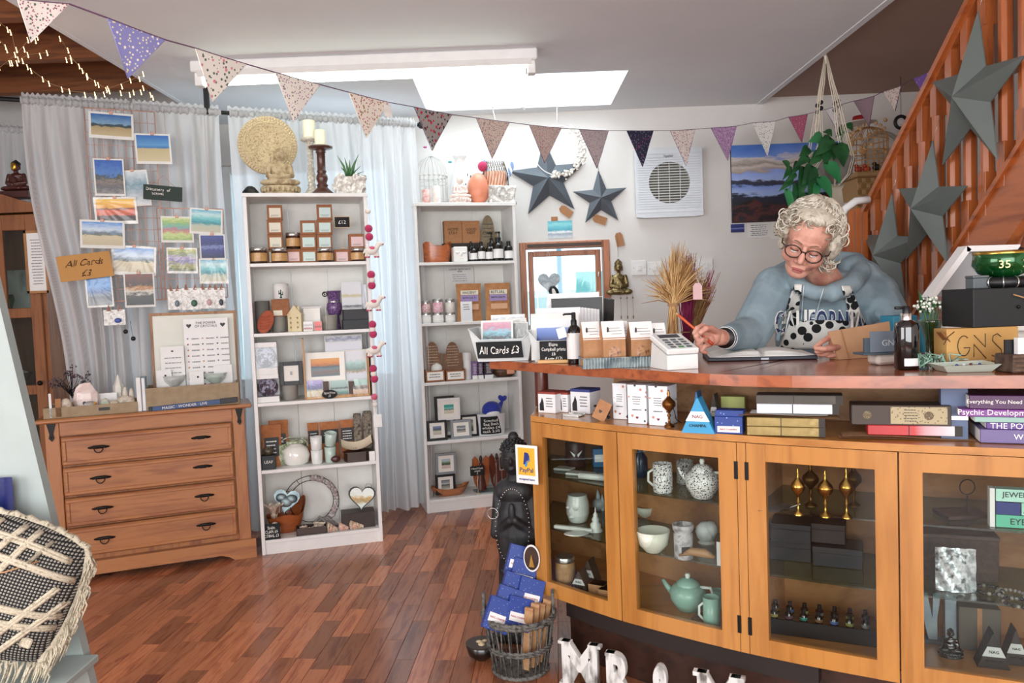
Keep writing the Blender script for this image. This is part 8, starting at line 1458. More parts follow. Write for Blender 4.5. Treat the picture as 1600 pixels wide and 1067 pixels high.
def censer(loc,w_,h_,lb,mt=BRASS,group='brass incense burners',rz=0):
 t=T('incense_burner',lb,'incense burner',loc,rz,group);r_=w_/2
 obj('stem',M().lathe([(r_*.75,0),(r_*.7,h_*.04),(r_*.2,h_*.1),(r_*.14,h_*.25),(r_*.3,h_*.3),(r_*.14,h_*.36),(r_*.3,h_*.42),(r_*.95,h_*.55),(r_,h_*.62)],18),mt,t)
 obj('lid',M().lathe([(r_*1.0,h_*.62),(r_*.9,h_*.68),(r_*.35,h_*.78),(r_*.15,h_*.84),(r_*.22,h_*.9),(.001,h_)],18),mt,t);return t
loc,w_,h_=K2(1037,610,1059,668);t=censer(loc+V((0,.02,0)),w_,h_,'brass goblet burner standing before the floral boxes',mottle(['a5703a','7a4c24'],10,.25,.9,0));obj('chain',M().tube([(.012,-.01,h_*.5),(.02,-.01,h_*.2),(.035,-.005,.01)],.0012,4),IRON,t)
def pyramid(a,lb,c1,c2,tx,rz_=-28,z=KZ,g='triangular incense boxes'):
 loc,w_,h_=K(*a,z);t=T('incense_pyramid',lb,'box',loc,R(rz_),g);k=.04;m=M().prism([(-w_/2,0),(w_/2,0),(w_*.02,h_),(-w_*.02,h_)],0,.05);obj('box_body',m,col_(c1,.5),t);obj('front_band',M().prism([(-w_*.36,h_*.34),(w_*.36,h_*.34),(w_*.20,h_*.62),(-w_*.20,h_*.62)],-.0012,-.0002),col_(c2,.5),t);txt(tx,t,col_('a04a3a',.6) if c2 != 'c9c9c6' else BLACK,w_*.3,None,(0,-.002,h_*.48));txt('CHAMPA' if tx=='NAG' else 'OUDH',t,BLACK,w_*.5,None,(0,-.002,h_*.22));return t
pyramid((1078,612,1100,662),'small blue triangular incense box behind the front one','2f6fa8','dfe4e8','NAG');pyramid((1106,616,1126,668),'dark triangular incense box behind the blue one','2b211f','c9c9c6','NAG')
pyramid((1064,622,1117,677),'blue triangular incense box with a white band, front of the shelf','3a9ac8','dfe8ee','NAG')
nb=spots('24408a','8fa8d8',None,90,.22,.5,3)
for i,a in enumerate(((1117,651,1160,678),(1118,641,1161,652))):
 loc,w_,h_=K2(*a) if i==0 else K2(1118,651,1161,678);h2=h_ if i==0 else .02
 if i:loc=loc+V((.002,.004,h_));h2=W(1140,641,loc.y).z-loc.z
 t=carton('incense_cone_box',('blue star-patterned cone incense box with a white label','blue star-patterned box lying on top of its twin')[i],loc,w_,h2,.05,nb,rz=R(-25),lid=False,group='blue cone incense boxes')
 if not i:obj('white_label',M().box(-w_*.4,-.0014,h_*.1,w_*.4,-.0002,h_*.45),WHITE,t);txt('NAG CHAMPA',t,col_('b03a3a',.6),w_*.6,None,(0,-.002,h_*.27))
loc,w_,h_=K2(1119,620,1156,660);carton('yellow_box','pale green-yellow box behind the blue cone incense boxes',loc+V((.03,.05,0)),w_,W(1137,620,loc.y+.05).z-KZ,.04,col_('c3cc7a',.6),rz=R(-25))
GOLD=mottle(['a8925a','8f7a48','b8a26a'],12,.4,.3,0)
def pack(x0,x1,yb,zz,h_,lb,mt,rz_=-22,dep=.07,dy=.0,split=True,nm='incense_pack',cat='packet',g='stacked incense packs'):
 a,b=H(x0,yb,KZ),H(x1,yb,KZ);loc=(a+b)/2;loc.z=zz;w_=(b-a).length*.98;t=T(nm,lb,cat,loc+V((0,dy,0)),R(rz_),g);obj('pack_body',M().box(-w_/2,0,0,w_/2,dep,h_,.0015),mt,t)
 if split:obj('seam',M().box(-w_*.06,-.0008,h_*.02,-w_*.05,.001,h_*.98),BLACK,t);obj('dark_end',M().box(w_*.42,-.0009,0,w_*.5,.001,h_),col_('2c2620',.6),t)
 return t,w_
hh=.0245;zz=KZ+.001
pack(1166,1290,682,zz,hh,'bottom gold incense pack of the stack right of the blue boxes',GOLD);zz+=hh+.001;pack(1166,1290,682,zz,hh,'second gold incense pack from the bottom, black end cap',GOLD);zz+=hh
t=T('paper_sleeves','curled paper sleeves between the gold and the white packs','paper',H(1232,682,KZ)+V((0,0,zz-KZ)),R(-22));obj('sleeve_stack',M().grid(20,4,lambda a,b:((a-.5)*.25,b*.07-.003,.004+.004*sin(a*5))).grid(20,4,lambda a,b:((a-.5)*.26,b*.07-.001,.001+.004*sin(a*4+1))),KRAFT2,t);obj('top_sheet',M().grid(10,2,lambda a,b:((a-.5)*.2,b*.07,.009+.002*sin(a*4+2))),PAPER,t)
zz+=.011;t_,w_=pack(1182,1312,682,zz,.026,'white and silver incense pack above the paper sleeves',mottle(['c3cbd2','e4e8ec'],6,.3,0,0));zz+=.026;pack(1181,1318,682,zz,.024,'dark grey pack on the very top of the incense stack',mottle(['4a4640','5a554e'],9,.6,0,0))
a_,b_=H(1331,684,KZ),H(1484,684,KZ);zz=KZ+.0;t=T('brown_paper_sheets','loose curled kraft sheets under the red incense pack','paper',(H(1325,686,KZ)+H(1510,688,KZ))/2,R(-20));obj('sheets',M().grid(20,4,lambda a,b:((a-.5)*.30,b*.08,.004+.003*sin(a*5))),KRAFT2,t);obj('lower_sheet',M().grid(10,2,lambda a,b:((a-.5)*.32,b*.08-.004,.001+.001*sin(a*5))),KRAFT,t)
t_,w_=pack(1356,1503,686,KZ+.009,.026,'red to white incense pack on the loose kraft sheets',pic([(0,'b02a2e'),(.5,'c43a3c'),(.62,'c89aa0'),(1,'e0e0e4')],.1,3,1,.3,0),-20)
t_,w_=pack(1331,1486,686,KZ+.036,.052,'large dark brown box with an ornate cream label',col_('473c35',.6),-20,.08,0,False,'ornate_box','box');obj('ornate_label',M().box(-w_*.1,-.0014,.004,w_*.46,-.0002,.048),spots('b3a584','6a5c44','8f8264',130,.3,.7,2),t_)
obj('seal_print',M().lathe([(.011,0),(.011,.0006)],18,T=MT((w_*.28,-.0016,.026)) @ MR(R(90),4,'X')).lathe([(.011,0),(.011,.0006)],18,T=MT((-w_*.34,-.0008,.026)) @ MR(R(90),4,'X')),spots('6a5c44','c9bfa4',None,300,.3,.7,5),t_);lines(t_,w_*.0,w_*.2,.008,.044,5,-.002)
zz=KZ+.0005
for i,(x0,c,h_,tx,lb) in enumerate(((1531,'6d5f8f',.034,'WILD','thick grey-purple book at the bottom of the book stack'),(1541,'5a3a86',.017,'THE POWER OF','violet book second from the bottom of the stack'),(1522,'8fb3a8',.014,'','thin mint green book in the middle of the book stack'),(1500,'7d3f8f',.018,'Psychic Development','bright purple book second from the top of the stack'),(1514,'4a1f4e',.034,'Everything You Need to Know','dark plum book on the top of the book stack'))):
 a_=H(x0,694,KZ);L_=.27;t=T('book',lb,'book',V((a_.x+L_/2,a_.y-.036,zz)),R(-22),'stacked spiritual books');obj('cover',M().box(-L_/2,0,0,L_/2,.15,h_,.0015),col_(c,.4),t);obj('pages',M().box(-L_/2-.0006,.006,.002,-L_/2+.001,.149,h_-.002),PAPER,t)
 if tx:txt(tx,t,CHK,min(.17,.012*len(tx)),None,(-.055 if len(tx)>5 else -.04,-.0006,h_/2))
 zz+=h_+.0005
loc=H(1490,690,KZ);t=T('card_deck','small blue deck box wedged behind the purple books','box',V((loc.x+.02,loc.y+.03,KZ)),R(-24));obj('deck',M().box(-.03,0,0,.03,.06,W(1492,606,loc.y+.03).z-KZ),col_('5a6a8a',.5),t);obj('edge',M().box(-.0305,-.0008,.05,.0305,0,.06),SILV,t)
# sign hung on the cabinet corner
p=H(838,720,.74);s0,_=KC.at(.02,-.006);t=T('payment_sign','white and yellow payment sign hung on the cabinet corner','sign',V((s0.x-.03,s0.y-.012,W(836,754,s0.y).z)),R(-33));hs=W(836,694,s0.y).z-t.location.z;ws=.088
obj('card',M().box(-ws/2,0,0,ws/2,.003,hs,.001),WHITE,t);obj('yellow_panel',M().box(-ws*.38,-.001,hs*.22,ws*.38,0,hs*.93),col_('e8ae2c',.6),t);NV=col_('1a2f7a',.6)
obj('logo_mark',M().prism([(-.012,hs*.5),(-.003,hs*.5),(0,hs*.58),(.010,hs*.62),(.013,hs*.72),(.008,hs*.8),(-.006,hs*.82)],-.0022,-.0012),NV,t);obj('logo_mark_light',M().prism([(-.006,hs*.45),(.002,hs*.45),(.004,hs*.55),(.014,hs*.6),(.016,hs*.7),(.010,hs*.6),(-.002,hs*.56)],-.003,-.0022),col_('2a8ad0',.6),t);txt('PayPal',t,NV,ws*.6,None,(0,-.0016,hs*.34));txt('accepted here',t,NV,ws*.7,None,(0,-.0012,hs*.11))
# ================================================================== INSIDE THE DISPLAY CABINET
BZ=KB+.0225;CER=col_('dbe0da',.25,coat=.3)
def I(x0,yt,x1,yb,z):return K(x0,yt,x1,yb,z)
def solid(n,lb,cat,a,z,mk,mt,extra=None,g=None,rz_=0):
 loc,w_,h_=I(*a,z);t=T(n,lb,cat,loc,R(rz_),g);obj('body',mk(w_,h_),mt,t)
 if extra:
  for nm,m2,mt2 in extra(w_,h_):obj(nm,m2,mt2,t)
 return t
cyl=lambda w_,h_,r=.5:M().lathe([(w_*r*.9,0),(w_*r,h_*.06),(w_*r,h_*.94),(w_*r*.92,h_)],20,(0,w_*.5,0))
solid('carved_mask_cup','dark carved wooden cup with white eyes, top shelf of first door','cup',(885,692,917,733),SH1,cyl,wood('3d211c','2a1512',2),lambda w_,h_:[('eyes',M().prism([(-w_*.3,h_*.7),(-w_*.1,h_*.45),(-w_*.05,h_*.55)],-.001,.004).prism([(w_*.3,h_*.7),(w_*.05,h_*.55),(w_*.1,h_*.45)][::-1],-.001,.004),WHITE)])
for i,(x0,x1,yb,lb) in enumerate(((862,892,736,'pale green stone slab lying at the back of the first shelf'),(880,925,744,'pale green stone slab lying across its neighbour'))):solid('stone_slab',lb,'slab',(x0,yb-6,x1,yb),SH1,lambda w_,h_:M().box(-w_/2,0,0,w_/2,.05,.008,.003),CER,lambda w_,h_:[('edge_line',M().box(-w_*.48,-.0006,.003,w_*.48,0,.004),GREYM)],'pale stone slabs',-30)
solid('selenite_rod','thick white selenite rod on the first shelf','crystal',(902,736,946,751),SH1,lambda w_,h_:M().tube([(-w_*.5,.01,.011),(w_*.5,.01,.011)],.011,10),CER,lambda w_,h_:[('end_cap',M().tube([(-w_*.51,.01,.011),(-w_*.5,.01,.011)],.0112,10),WHITE)],None,-30)
solid('blue_carton','blue box standing behind the stone slabs','box',(930,706,950,735),SH1,lambda w_,h_:M().box(-w_/2,.05,0,w_/2,.1,h_,.001),col_('2f6fa0',.5),lambda w_,h_:[('label',M().box(-w_*.4,.049,h_*.3,w_*.4,.05,h_*.7),WHITE)])
loc,w_,h_=I(877,777,914,819,SH2);t=T('face_vase','pale ceramic buddha head votive on the second shelf','vase',loc,R(-30));obj('head',sculpt([('l',[(w_*.38,0),(w_*.5,h_*.3),(w_*.5,h_*.7),(w_*.4,h_)]),('s',(-w_*.1,-w_*.5,h_*.45),(w_*.06,.008,h_*.14)),('s',(-w_*.28,-w_*.4,h_*.58),(w_*.1,.008,h_*.05)),('s',(w_*.12,-w_*.46,h_*.58),(w_*.1,.008,h_*.05)),('s',(-w_*.1,-w_*.47,h_*.24),(w_*.12,.006,h_*.04))],.0025,2),CER,t,(0,w_*.5,0));obj('rim',M().lathe([(w_*.4,h_*.96),(w_*.44,h_),(w_*.34,h_)],20,(0,w_*.5,0)),CER,t)
solid('quartz_cluster','cloudy quartz cluster behind the little stupa','crystal',(926,768,947,800),SH2,lambda w_,h_:M().ball((0,.03,h_*.3),(w_*.5,.03,h_*.3),8,5).lathe([(w_*.2,0),(w_*.2,h_*.7),(.001,h_)],6,(0,.03,0)).lathe([(w_*.16,0),(w_*.16,h_*.5),(.001,h_*.8)],6,(w_*.3,.02,0)),mottle(['aab8bc','d6e0e2'],30,.2,0,.1),lambda w_,h_:[('base',M().lathe([(w_*.4,0),(w_*.35,.006)],8,(0,.03,0)),GREYM)])
solid('white_stupa','small white tiered stupa figurine','figurine',(922,794,942,832),SH2,lambda w_,h_:M().lathe([(w_*.5,0),(w_*.5,h_*.1),(w_*.4,h_*.14),(w_*.45,h_*.3),(w_*.25,h_*.4),(w_*.32,h_*.5),(w_*.18,h_*.62),(w_*.2,h_*.7),(w_*.06,h_*.8),(.001,h_)],14,(0,.015,0)),CER,lambda w_,h_:[('ring_base',M().lathe([(w_*.55,0),(w_*.55,h_*.05)],16,(0,.015,0)),CER)])
solid('selenite_rod','long white selenite bar across the second shelf','crystal',(860,817,928,830),SH2,lambda w_,h_:M().box(-w_/2,0,0,w_/2,.02,.013,.004),CER,lambda w_,h_:[('end_cap',M().box(w_*.49,.001,.001,w_*.5,.019,.012),WHITE)],None,-30)
solid('shell_plate','round pearly plate leaning low on the second shelf','plate',(882,828,922,841),SH2,lambda w_,h_:M().lathe([(w_*.2,0),(w_*.5,.008),(w_*.48,.009),(w_*.15,.003),(.001,.003)],24,(0,w_*.3,0),sy=.6),mottle(['c9cdb8','e4e6da'],20,.3,0,0),lambda w_,h_:[('rim',M().lathe([(w_*.49,.008),(w_*.5,.01)],24,(0,w_*.3,0),sy=.6),CER)])
loc,w_,h_=I(861,873,893,915,BZ);jar('candle_jar','tan candle jar with a silver lid at the cabinet bottom','candle',loc,w_,h_,SILV,mottle(['b08a5c','a57c50'],20,.4,0,0),KRAFT2,rz=R(-30))
pyramid((889,893,920,924),'brown triangular incense box inside the first door','4a3c34','c9c9c6','NAG',-30,BZ,'incense in the cabinet');pyramid((905,876,934,915),'brown triangular incense box behind its twin, first door','3f342e','c9c9c6','NAG',-30,BZ,'incense in the cabinet')
for x0,x1,yb,lb in ((918,945,930,'flat kraft carton beside the brown incense boxes'),(934,955,938,'flat kraft carton at the inner edge of the first door')):solid('kraft_carton',lb,'box',(x0,yb-16,x1,yb),BZ,lambda w_,h_:M().box(-w_/2,0,0,w_/2,.05,h_,.001),KRAFT,lambda w_,h_:[('flap',M().box(-w_/2,-.001,h_*.9,w_/2,.05,h_),KRAFT2)],'kraft cartons in the cabinet',-30)
SPK=spots('e4e4e2','14161c','2c303a',170,.42,.25,2,c3='0c0e12')
def mug(a,z,mt,lb,g=None,rz_=0,hd=-1):
 loc,w_,h_=I(*a,z);t=T('patterned_mug',lb,'mug',loc,R(rz_),g);r_=w_*.43;obj('cup',M().lathe([(r_*.9,0),(r_,.004),(r_,h_),(r_*.93,h_),(r_*.9,.008),(.001,.006)],24,(0,r_,0)),mt,t);obj('handle',M().tube([(hd*r_*.95,r_,h_*.8),(hd*r_*1.45,r_,h_*.7),(hd*r_*1.5,r_,h_*.4),(hd*r_*.95,r_,h_*.22)],.004,6),CER,t);return t
def teapot(a,z,mt,lb,sp=-1):
 loc,w_,h_=I(*a,z);t=T('teapot',lb,'teapot',loc,R(-28));r_=w_*.36;obj('pot',M().lathe([(r_*.5,0),(r_*.62,.004),(r_*.95,h_*.3),(r_,h_*.5),(r_*.8,h_*.66),(r_*.45,h_*.72)],28,(0,r_,0)),mt,t);obj('lid',M().lathe([(r_*.62,h_*.68),(r_*.6,h_*.76),(r_*.3,h_*.86),(.001,h_*.88)],24,(0,r_,0)),mt,t);obj('knob',M().lathe([(r_*.1,h_*.86),(r_*.16,h_*.95),(r_*.1,h_)],14,(0,r_,0)),CER,t)
 obj('spout',M().tube([(sp*r_*.8,r_,h_*.4),(sp*r_*1.2,r_,h_*.58),(sp*r_*1.42,r_,h_*.74)],[r_*.22,r_*.14,r_*.09],10),mt,t);obj('handle',M().tube([(-sp*r_*.7,r_,h_*.66),(-sp*r_*1.25,r_,h_*.68),(-sp*r_*1.42,r_,h_*.45),(-sp*r_*1.2,r_,h_*.2)],r_*.09,8),CER,t)
mug((1021,727,1057,772),SH1,SPK,'black speckled white mug nearest the hinge-free side of the second door');mug((1058,722,1090,758),SH1,SPK,'second speckled mug, half hidden behind the speckled teapot',hd=1);teapot((1053,722,1130,784),SH1,SPK,'black and white speckled teapot on the top glass shelf')
solid('blue_bottle','dark blue bottle at the shadowed left of the second door','bottle',(994,700,1017,750),SH1,lambda w_,h_:M().lathe([(w_*.4,0),(w_*.5,h_*.1),(w_*.5,h_*.6),(w_*.2,h_*.8),(w_*.2,h_)],16,(0,.05,0)),col_('16324a',.2),lambda w_,h_:[('stopper',M().lathe([(w_*.22,h_*.95),(w_*.2,h_*1.05)],12,(0,.05,0)),BLACK)])
bowlm=lambda w_,h_:M().lathe([(w_*.22,0),(w_*.42,h_*.35),(w_*.5,h_),(w_*.46,h_),(w_*.36,h_*.35),(.001,h_*.15)],26,(0,w_*.5,0))
for a,lb in (((998,836,1054,870),'milky white round bowl on the second glass shelf'),((996,795,1030,812),'small white bowl at the back of the second glass shelf')):solid('stone_bowl',lb,'bowl',a,SH2,bowlm,col_('dfe0d0',.3),lambda w_,h_:[('foot_ring',M().lathe([(w_*.22,0),(w_*.22,.004)],20,(0,w_*.5,0)),CER)])
solid('oil_burner','grey mottled stone oil burner between bowl and crystal','oil burner',(1056,823,1088,876),SH2,lambda w_,h_:M().lathe([(w_*.46,0),(w_*.48,h_*.72),(w_*.4,h_*.75),(w_*.52,h_*.85),(w_*.54,h_),(w_*.44,h_),(w_*.4,h_*.85)],22,(0,w_*.5,0)),mottle(['8a8688','c3bfc0','6a6668'],30,.5,0,.2),lambda w_,h_:[('cut_outs',M().box(-w_*.2,-.002,h_*.2,w_*.2,.002,h_*.4,.001),col_('2c2a2c',.8))])
solid('white_crystal','rough white crystal lump at the right of the second door','crystal',(1090,815,1125,852),SH2,lambda w_,h_:M().ball((0,.03,h_*.45),(w_*.5,.03,h_*.45),9,6).ball((w_*.2,.02,h_*.6),(w_*.3,.03,h_*.35),7,5),mottle(['cfd6d4','eef2f0'],20,.3,0,.4),lambda w_,h_:[('base',M().lathe([(w_*.4,0),(w_*.3,.006)],10,(0,.03,0)),CER)])
solid('driftwood_horn','curved tan driftwood horn with a white swing tag','ornament',(1060,846,1112,878),SH2,lambda w_,h_:M().tube([(-w_*.5,-.0,.014),(-w_*.1,.0,.03),(w_*.3,.0,.03),(w_*.6,.0,.02)],[.003,.012,.014,.006],8),wood('a5805a','7a5a3c',3),lambda w_,h_:[('swing_tag',M().box(w_*.68,-.006,.0,w_*.94,-.004,.07),WHITE)],None,-28)
CEL=spots('8fb5a6','5f8f80',None,190,.2,.25,4);teapot((1027,905,1109,963),BZ,CEL,'celadon green crackle teapot on the cabinet floor');mug((1100,937,1131,983),BZ,CEL,'front celadon green cup beside its teapot');mug((1113,925,1136,955),BZ,CEL,'celadon cup half hidden behind the door frame')
solid('cork_coaster','square cork coaster under the front celadon cup','coaster',(1080,968,1110,975),BZ,lambda w_,h_:M().box(-w_*.6,0,0,w_*.6,.08,.004,.001),mottle(['8a6a44','6a4c30'],60,.9),lambda w_,h_:[('edge',M().box(-w_*.6,-.001,0,w_*.6,0,.003),KRAFT)],None,-25)
for i,(a,lb) in enumerate((((1237,732,1258,804),'brass burner with a tall spire, first in the front row'),((1278,735,1302,807),'squat round brass burner in the middle of the front row'),((1312,731,1334,809),'brass ball burner at the right of the front row'),((1254,722,1280,790),'dark brass burner behind, between first and middle'),((1322,721,1347,790),'dark brass burner at the back right'))):
 loc,w_,h_=I(*a,SH1);censer(loc,w_,h_,lb,BRASS if i<3 else mottle(['6a4c24','4a3418'],10,.35,.9,0))
solid('silver_label','crumpled silver label lying among the brass burners','label',(1200,782,1230,800),SH1,lambda w_,h_:M().grid(8,4,lambda a,b:((a-.5)*w_*2,b*.06,.004+.004*sin(a*11+b*5))),col_('8f969c',.3,.7),lambda w_,h_:[('string',M().tube([(w_*.8,.02,.006),(w_*1.2,.0,.02)],.001,4),PAPER)])
for i,(a,dz,dy,lb) in enumerate((((1208,845,1270,880),0,.02,'lower black box at the left behind the third door'),((1210,812,1270,850),.058,.02,'upper black box at the left behind the third door'),((1272,848,1345,887),0,.0,'lower wide black box behind the third door'),((1272,815,1322,850),.06,.01,'brown-black box stacked on the wide one'))):
 loc,w_,h_=I(*a,SH2) if not dz else I(a[0],a[1]+35,a[2],a[3]+33,SH2);t=T('black_gift_box',lb,'box',loc+V((0,dy,dz)),R(-25),'black gift boxes behind the third door');hb_=.056;obj('box_body',M().box(-w_/2,0,0,w_/2,.1,hb_*.7,.001),navy if i<3 else col_('2c1f1e',.6),t);obj('lid',M().box(-w_/2-.001,-.001,hb_*.7,w_/2+.001,.101,hb_,.001),navy if i<3 else col_('2c1f1e',.6),t)
loc=H(1292,1000,BZ);t=T('oil_rack','low wooden rack with two rows of small oil bottles','rack',V((loc.x,loc.y,BZ)),R(-24));RK=wood('8a6440','6a4a2c',2);obj('rack_base',M().box(-.17,0,0,.17,.12,.03,.002),RK,t);obj('front_lip',M().box(-.17,-.006,0,.17,0,.045,.001),BLACK,t)
for r_ in range(2):
 for c_ in range(8):
  k=r_*8+c_;nn=('front','back')[r_];od=('first','second','third','fourth','fifth','sixth','seventh','eighth')[c_];b_=T('oil_bottle',f'{("yellow", "plum", "green", "brown", "blue", "olive", "grey", "dark")[(c_+r_*3) % 8]}-banded oil bottle, {od} in the {nn} row of the rack','bottle',t.location+V((cos(R(-24)),sin(R(-24)),0))*(-.145+.041*c_)+V((-sin(R(-24)),cos(R(-24)),0))*(.035+.05*r_)+V((0,0,.0305)),0,'oil bottles in the rack');obj('body',M().lathe([(.011,0),(.011,.02),(.005,.026)],12),AMBERB,b_);obj('colour_band',M().lathe([(.0113,.006),(.0113,.015)],12),col_(('a89a4a','6a4a5a','3a8a78','7a5a3a','4a6a9a','8a8a4a','7a7a7a','3a3a3a')[(c_+r_*3) % 8],.6),b_);obj('cap',M().lathe([(.006,.026),(.006,.036)],10),BLACK,b_)
# fourth door
MNT=col_('8fd0b8',.6);loc,w_,h_=I(1553,765,1640,826,SH1);t=T('category_sign','mint and navy stacked sign listing jewellery and eyes','sign',loc+V((0,.0,0)),R(-22))
obj('white_edge',M().box(-w_*.5,-.0,0,-w_*.42,.03,h_),WHITE,t)
for i,(tx,c,x0) in enumerate((('EYES!','5fc0a0',-.4),('ALL','a8e0cc',.0),('JEWELLERY','b8e8d8',-.4))):obj('sign_block',M().box(w_*x0,0,h_*(i/3+.01),w_*.5,.03,h_*((i+1)/3-.01)),col_(c,.6),t);txt(tx,t,BLACK,w_*(.35 if i<2 else .7),None,(w_*(.0 if i==0 else .2 if i==1 else .04),-.001,h_*(i/3+.17)))
obj('sign_block',M().box(-w_*.4,0,h_*.34,-w_*.02,.03,h_*.65),NV,t)
solid('jewellery_stand','wire jewellery hoop stand on a brown tray','stand',(1500,745,1545,812),SH1,lambda w_,h_:M().tube([(0,.03,0),(0,.03,h_*.5)],.0015,5).tube([(.02*cos(i*.5),.03,h_*.7+.02*sin(i*.5)) for i in range(13)],.0015,5,True),IRON,lambda w_,h_:[('wood_tray',M().box(-w_*.9,0,0,w_*.6,.08,.012,.002),dk)])
solid('wicker_tray_box','dark brown wicker box on the second shelf of the fourth door','box',(1447,850,1566,925),SH2,lambda w_,h_:M().box(-w_/2,.08,0,w_/2,.16,h_*.95,.003),mottle(['33241d','4a362b'],50,.8,0,.6),lambda w_,h_:[('lid',M().box(-w_/2-.002,.078,h_*.9,w_/2+.002,.162,h_,.002),dk)],None,-20)
solid('foil_bag','crinkled clear foil bag in front of the wicker box','bag',(1468,862,1526,930),SH2,lambda w_,h_:M().grid(12,12,lambda a,b:((a-.5)*w_,.03-.012*sin(PI*a)*(1-b)-.003*sin(a*19+b*13),b*h_)),mottle(['9aa0a4','d6dade','5a6064'],50,.15,.4,.5),lambda w_,h_:[('header_card',M().box(-w_*.4,.032,h_*.1,w_*.4,.035,h_*.5),KRAFT2)],None,-20)
for i,(x,y,c,lb) in enumerate(((1545,925,'1c1c1e','black bead bracelet beside the foil bag'),(1580,932,'8a8680','grey and silver bead bracelet near the frame edge'),(1590,945,'1a1a1c','shiny black bead bracelet at the shelf edge'))):
 p=H(x,y,SH2);t=T('bead_bracelet',lb,'bracelet',p,0,'bead bracelets')
 for k in range(18):obj('bead',M().ball((.03*cos(k*.349),.03*sin(k*.349),.006),.005,7,5),col_(c if k % 4 else '8f8a80',.2),t)
solid('metal_star_ornament','pale blue-grey pointed metal ornament on the cabinet floor','ornament',(1442,940,1500,1020),BZ,lambda w_,h_:M().prism([(-w_*.5,h_),(-w_*.2,0),(.0,0),(.0,h_*.5),(w_*.1,h_),(-w_*.1,h_),(-w_*.12,h_*.5),(-w_*.25,h_)][::-1],.06,.08).box(w_*.2,.06,0,w_*.48,.08,h_),mottle(['8a98a4','a8b4bc'],14,.4,.3,.1),lambda w_,h_:[('base',M().box(-w_/2,.05,0,w_/2,.09,.01),GREYM)],None,-20)
loc,w_,h_=I(1470,985,1505,1030,BZ);buddha(loc,h_/.845,GBL,'small glossy black seated buddha behind the fourth door',rz=R(-20),vox=.003)
solid('grey_carton','plain grey-brown carton behind the black buddha','box',(1508,962,1568,1030),BZ,lambda w_,h_:M().box(-w_/2,.05,0,w_/2,.12,h_,.001),col_('5f564c',.7),lambda w_,h_:[('tape',M().box(-w_*.06,.049,0,w_*.06,.05,h_),KRAFT)],None,-20)
pyramid((1530,990,1576,1045),'dark triangular incense box in the fourth door, front one','2b2420','c9c9c6','NAG',-20,BZ,'incense behind the fourth door');pyramid((1570,985,1606,1040),'dark triangular incense box cut by the picture edge','2b2420','c9c9c6','NAG',-20,BZ,'incense behind the fourth door')
# ================================================================== ON THE FLOOR BY THE COUNTER
SLT=mottle(['232427','17181a','303236'],14,.55,0,.25)
sb_=W(815,905,2.78);sx_=sb_.x;y_=2.80;zt_=W(822,674,y_).z;s=zt_;t=T('standing_buddha','tall slim black standing buddha statue beside the cabinet corner','statue',(W(806,800,y_).x,y_,0),R(-12));q=s/.74
pr=[('b',(-.075,-.07,0,.075,.07,.05),.01),('s',(0,0,.2*q),(.075,.06,.24*q)),('s',(0,0,.38*q),(.08,.062,.16*q)),('s',(0,0,.53*q),(.078,.05,.05*q)),('c',(-.062,0,.52*q),(-.075,-.02,.38*q),.022,.02),('c',(-.075,-.02,.38*q),(-.01,-.065,.44*q),.018,.014),('c',(.062,0,.52*q),(.075,-.02,.38*q),.022,.02),('c',(.075,-.02,.38*q),(.01,-.065,.44*q),.018,.014),('s',(0,-.07,.47*q),(.014,.012,.035*q)),('c',(0,0,.55*q),(0,0,.6*q),.03,.028),('s',(0,-.005,.645*q),(.046,.05,.058*q)),('s',(0,-.052,.645*q),(.007,.012,.015)),('s',(0,-.05,.617*q),(.014,.006,.005)),('s',(-.018,-.048,.655*q),(.012,.006,.004)),('s',(.018,-.048,.655*q),(.012,.006,.004)),('s',(-.047,0,.63*q),(.008,.01,.028)),('s',(.047,0,.63*q),(.008,.01,.028)),('s',(0,-.04,.30*q),(.035,.03,.035))]
for i in range(6):pr.append(('c',(-.05,-.052,(.08+.045*i)*q),(.05,-.052,(.06+.045*i)*q),.006,.006))
obj('figure',sculpt(pr,.004,2),SLT,t);hm=M().ball((0,.004,.675*q),(.048,.05,.042*q)).ball((0,.004,.722*q),(.02,.02,.02))
for k in range(60):ph_=2.39996*k;qq=.1+.85*k/60;hm.ball((.048*sin(qq*PI/2)*cos(ph_),.004+.05*sin(qq*PI/2)*sin(ph_),.675*q+.042*q*cos(qq*PI/2)),.0065,6,4)
obj('curled_hair',hm,SLT,t)
t2=T('bead_necklace','thin silver bead necklace draped over the black statue','necklace',t.location+V((0,0,.3*q)),R(-12));m=M()
for k in range(50):a=2*PI*k/50;m.ball((.062*cos(a),-.072+.012*sin(a)+.004,.12*q+.13*q*sin(a)*1.0),.0028,5,4)
obj('beads',m,SILV,t2);obj('hoop',M().tube([(-.075+.02*cos(i*.45),-.05,.16*q+.02*sin(i*.45)) for i in range(14)],.0015,5,True),SILV,t2)
t=T('wooden_board','narrow tan board edge leaning behind the black statue','board',(W(790,800,3.0).x,3.0,0),rot=(R(-3),R(1),R(-60)));obj('plank',M().box(-.05,0,0,.05,.012,.52,.002),KRAFT2,t);obj('edge_strip',M().box(-.052,-.001,0,-.05,.013,.52),wf2,t)
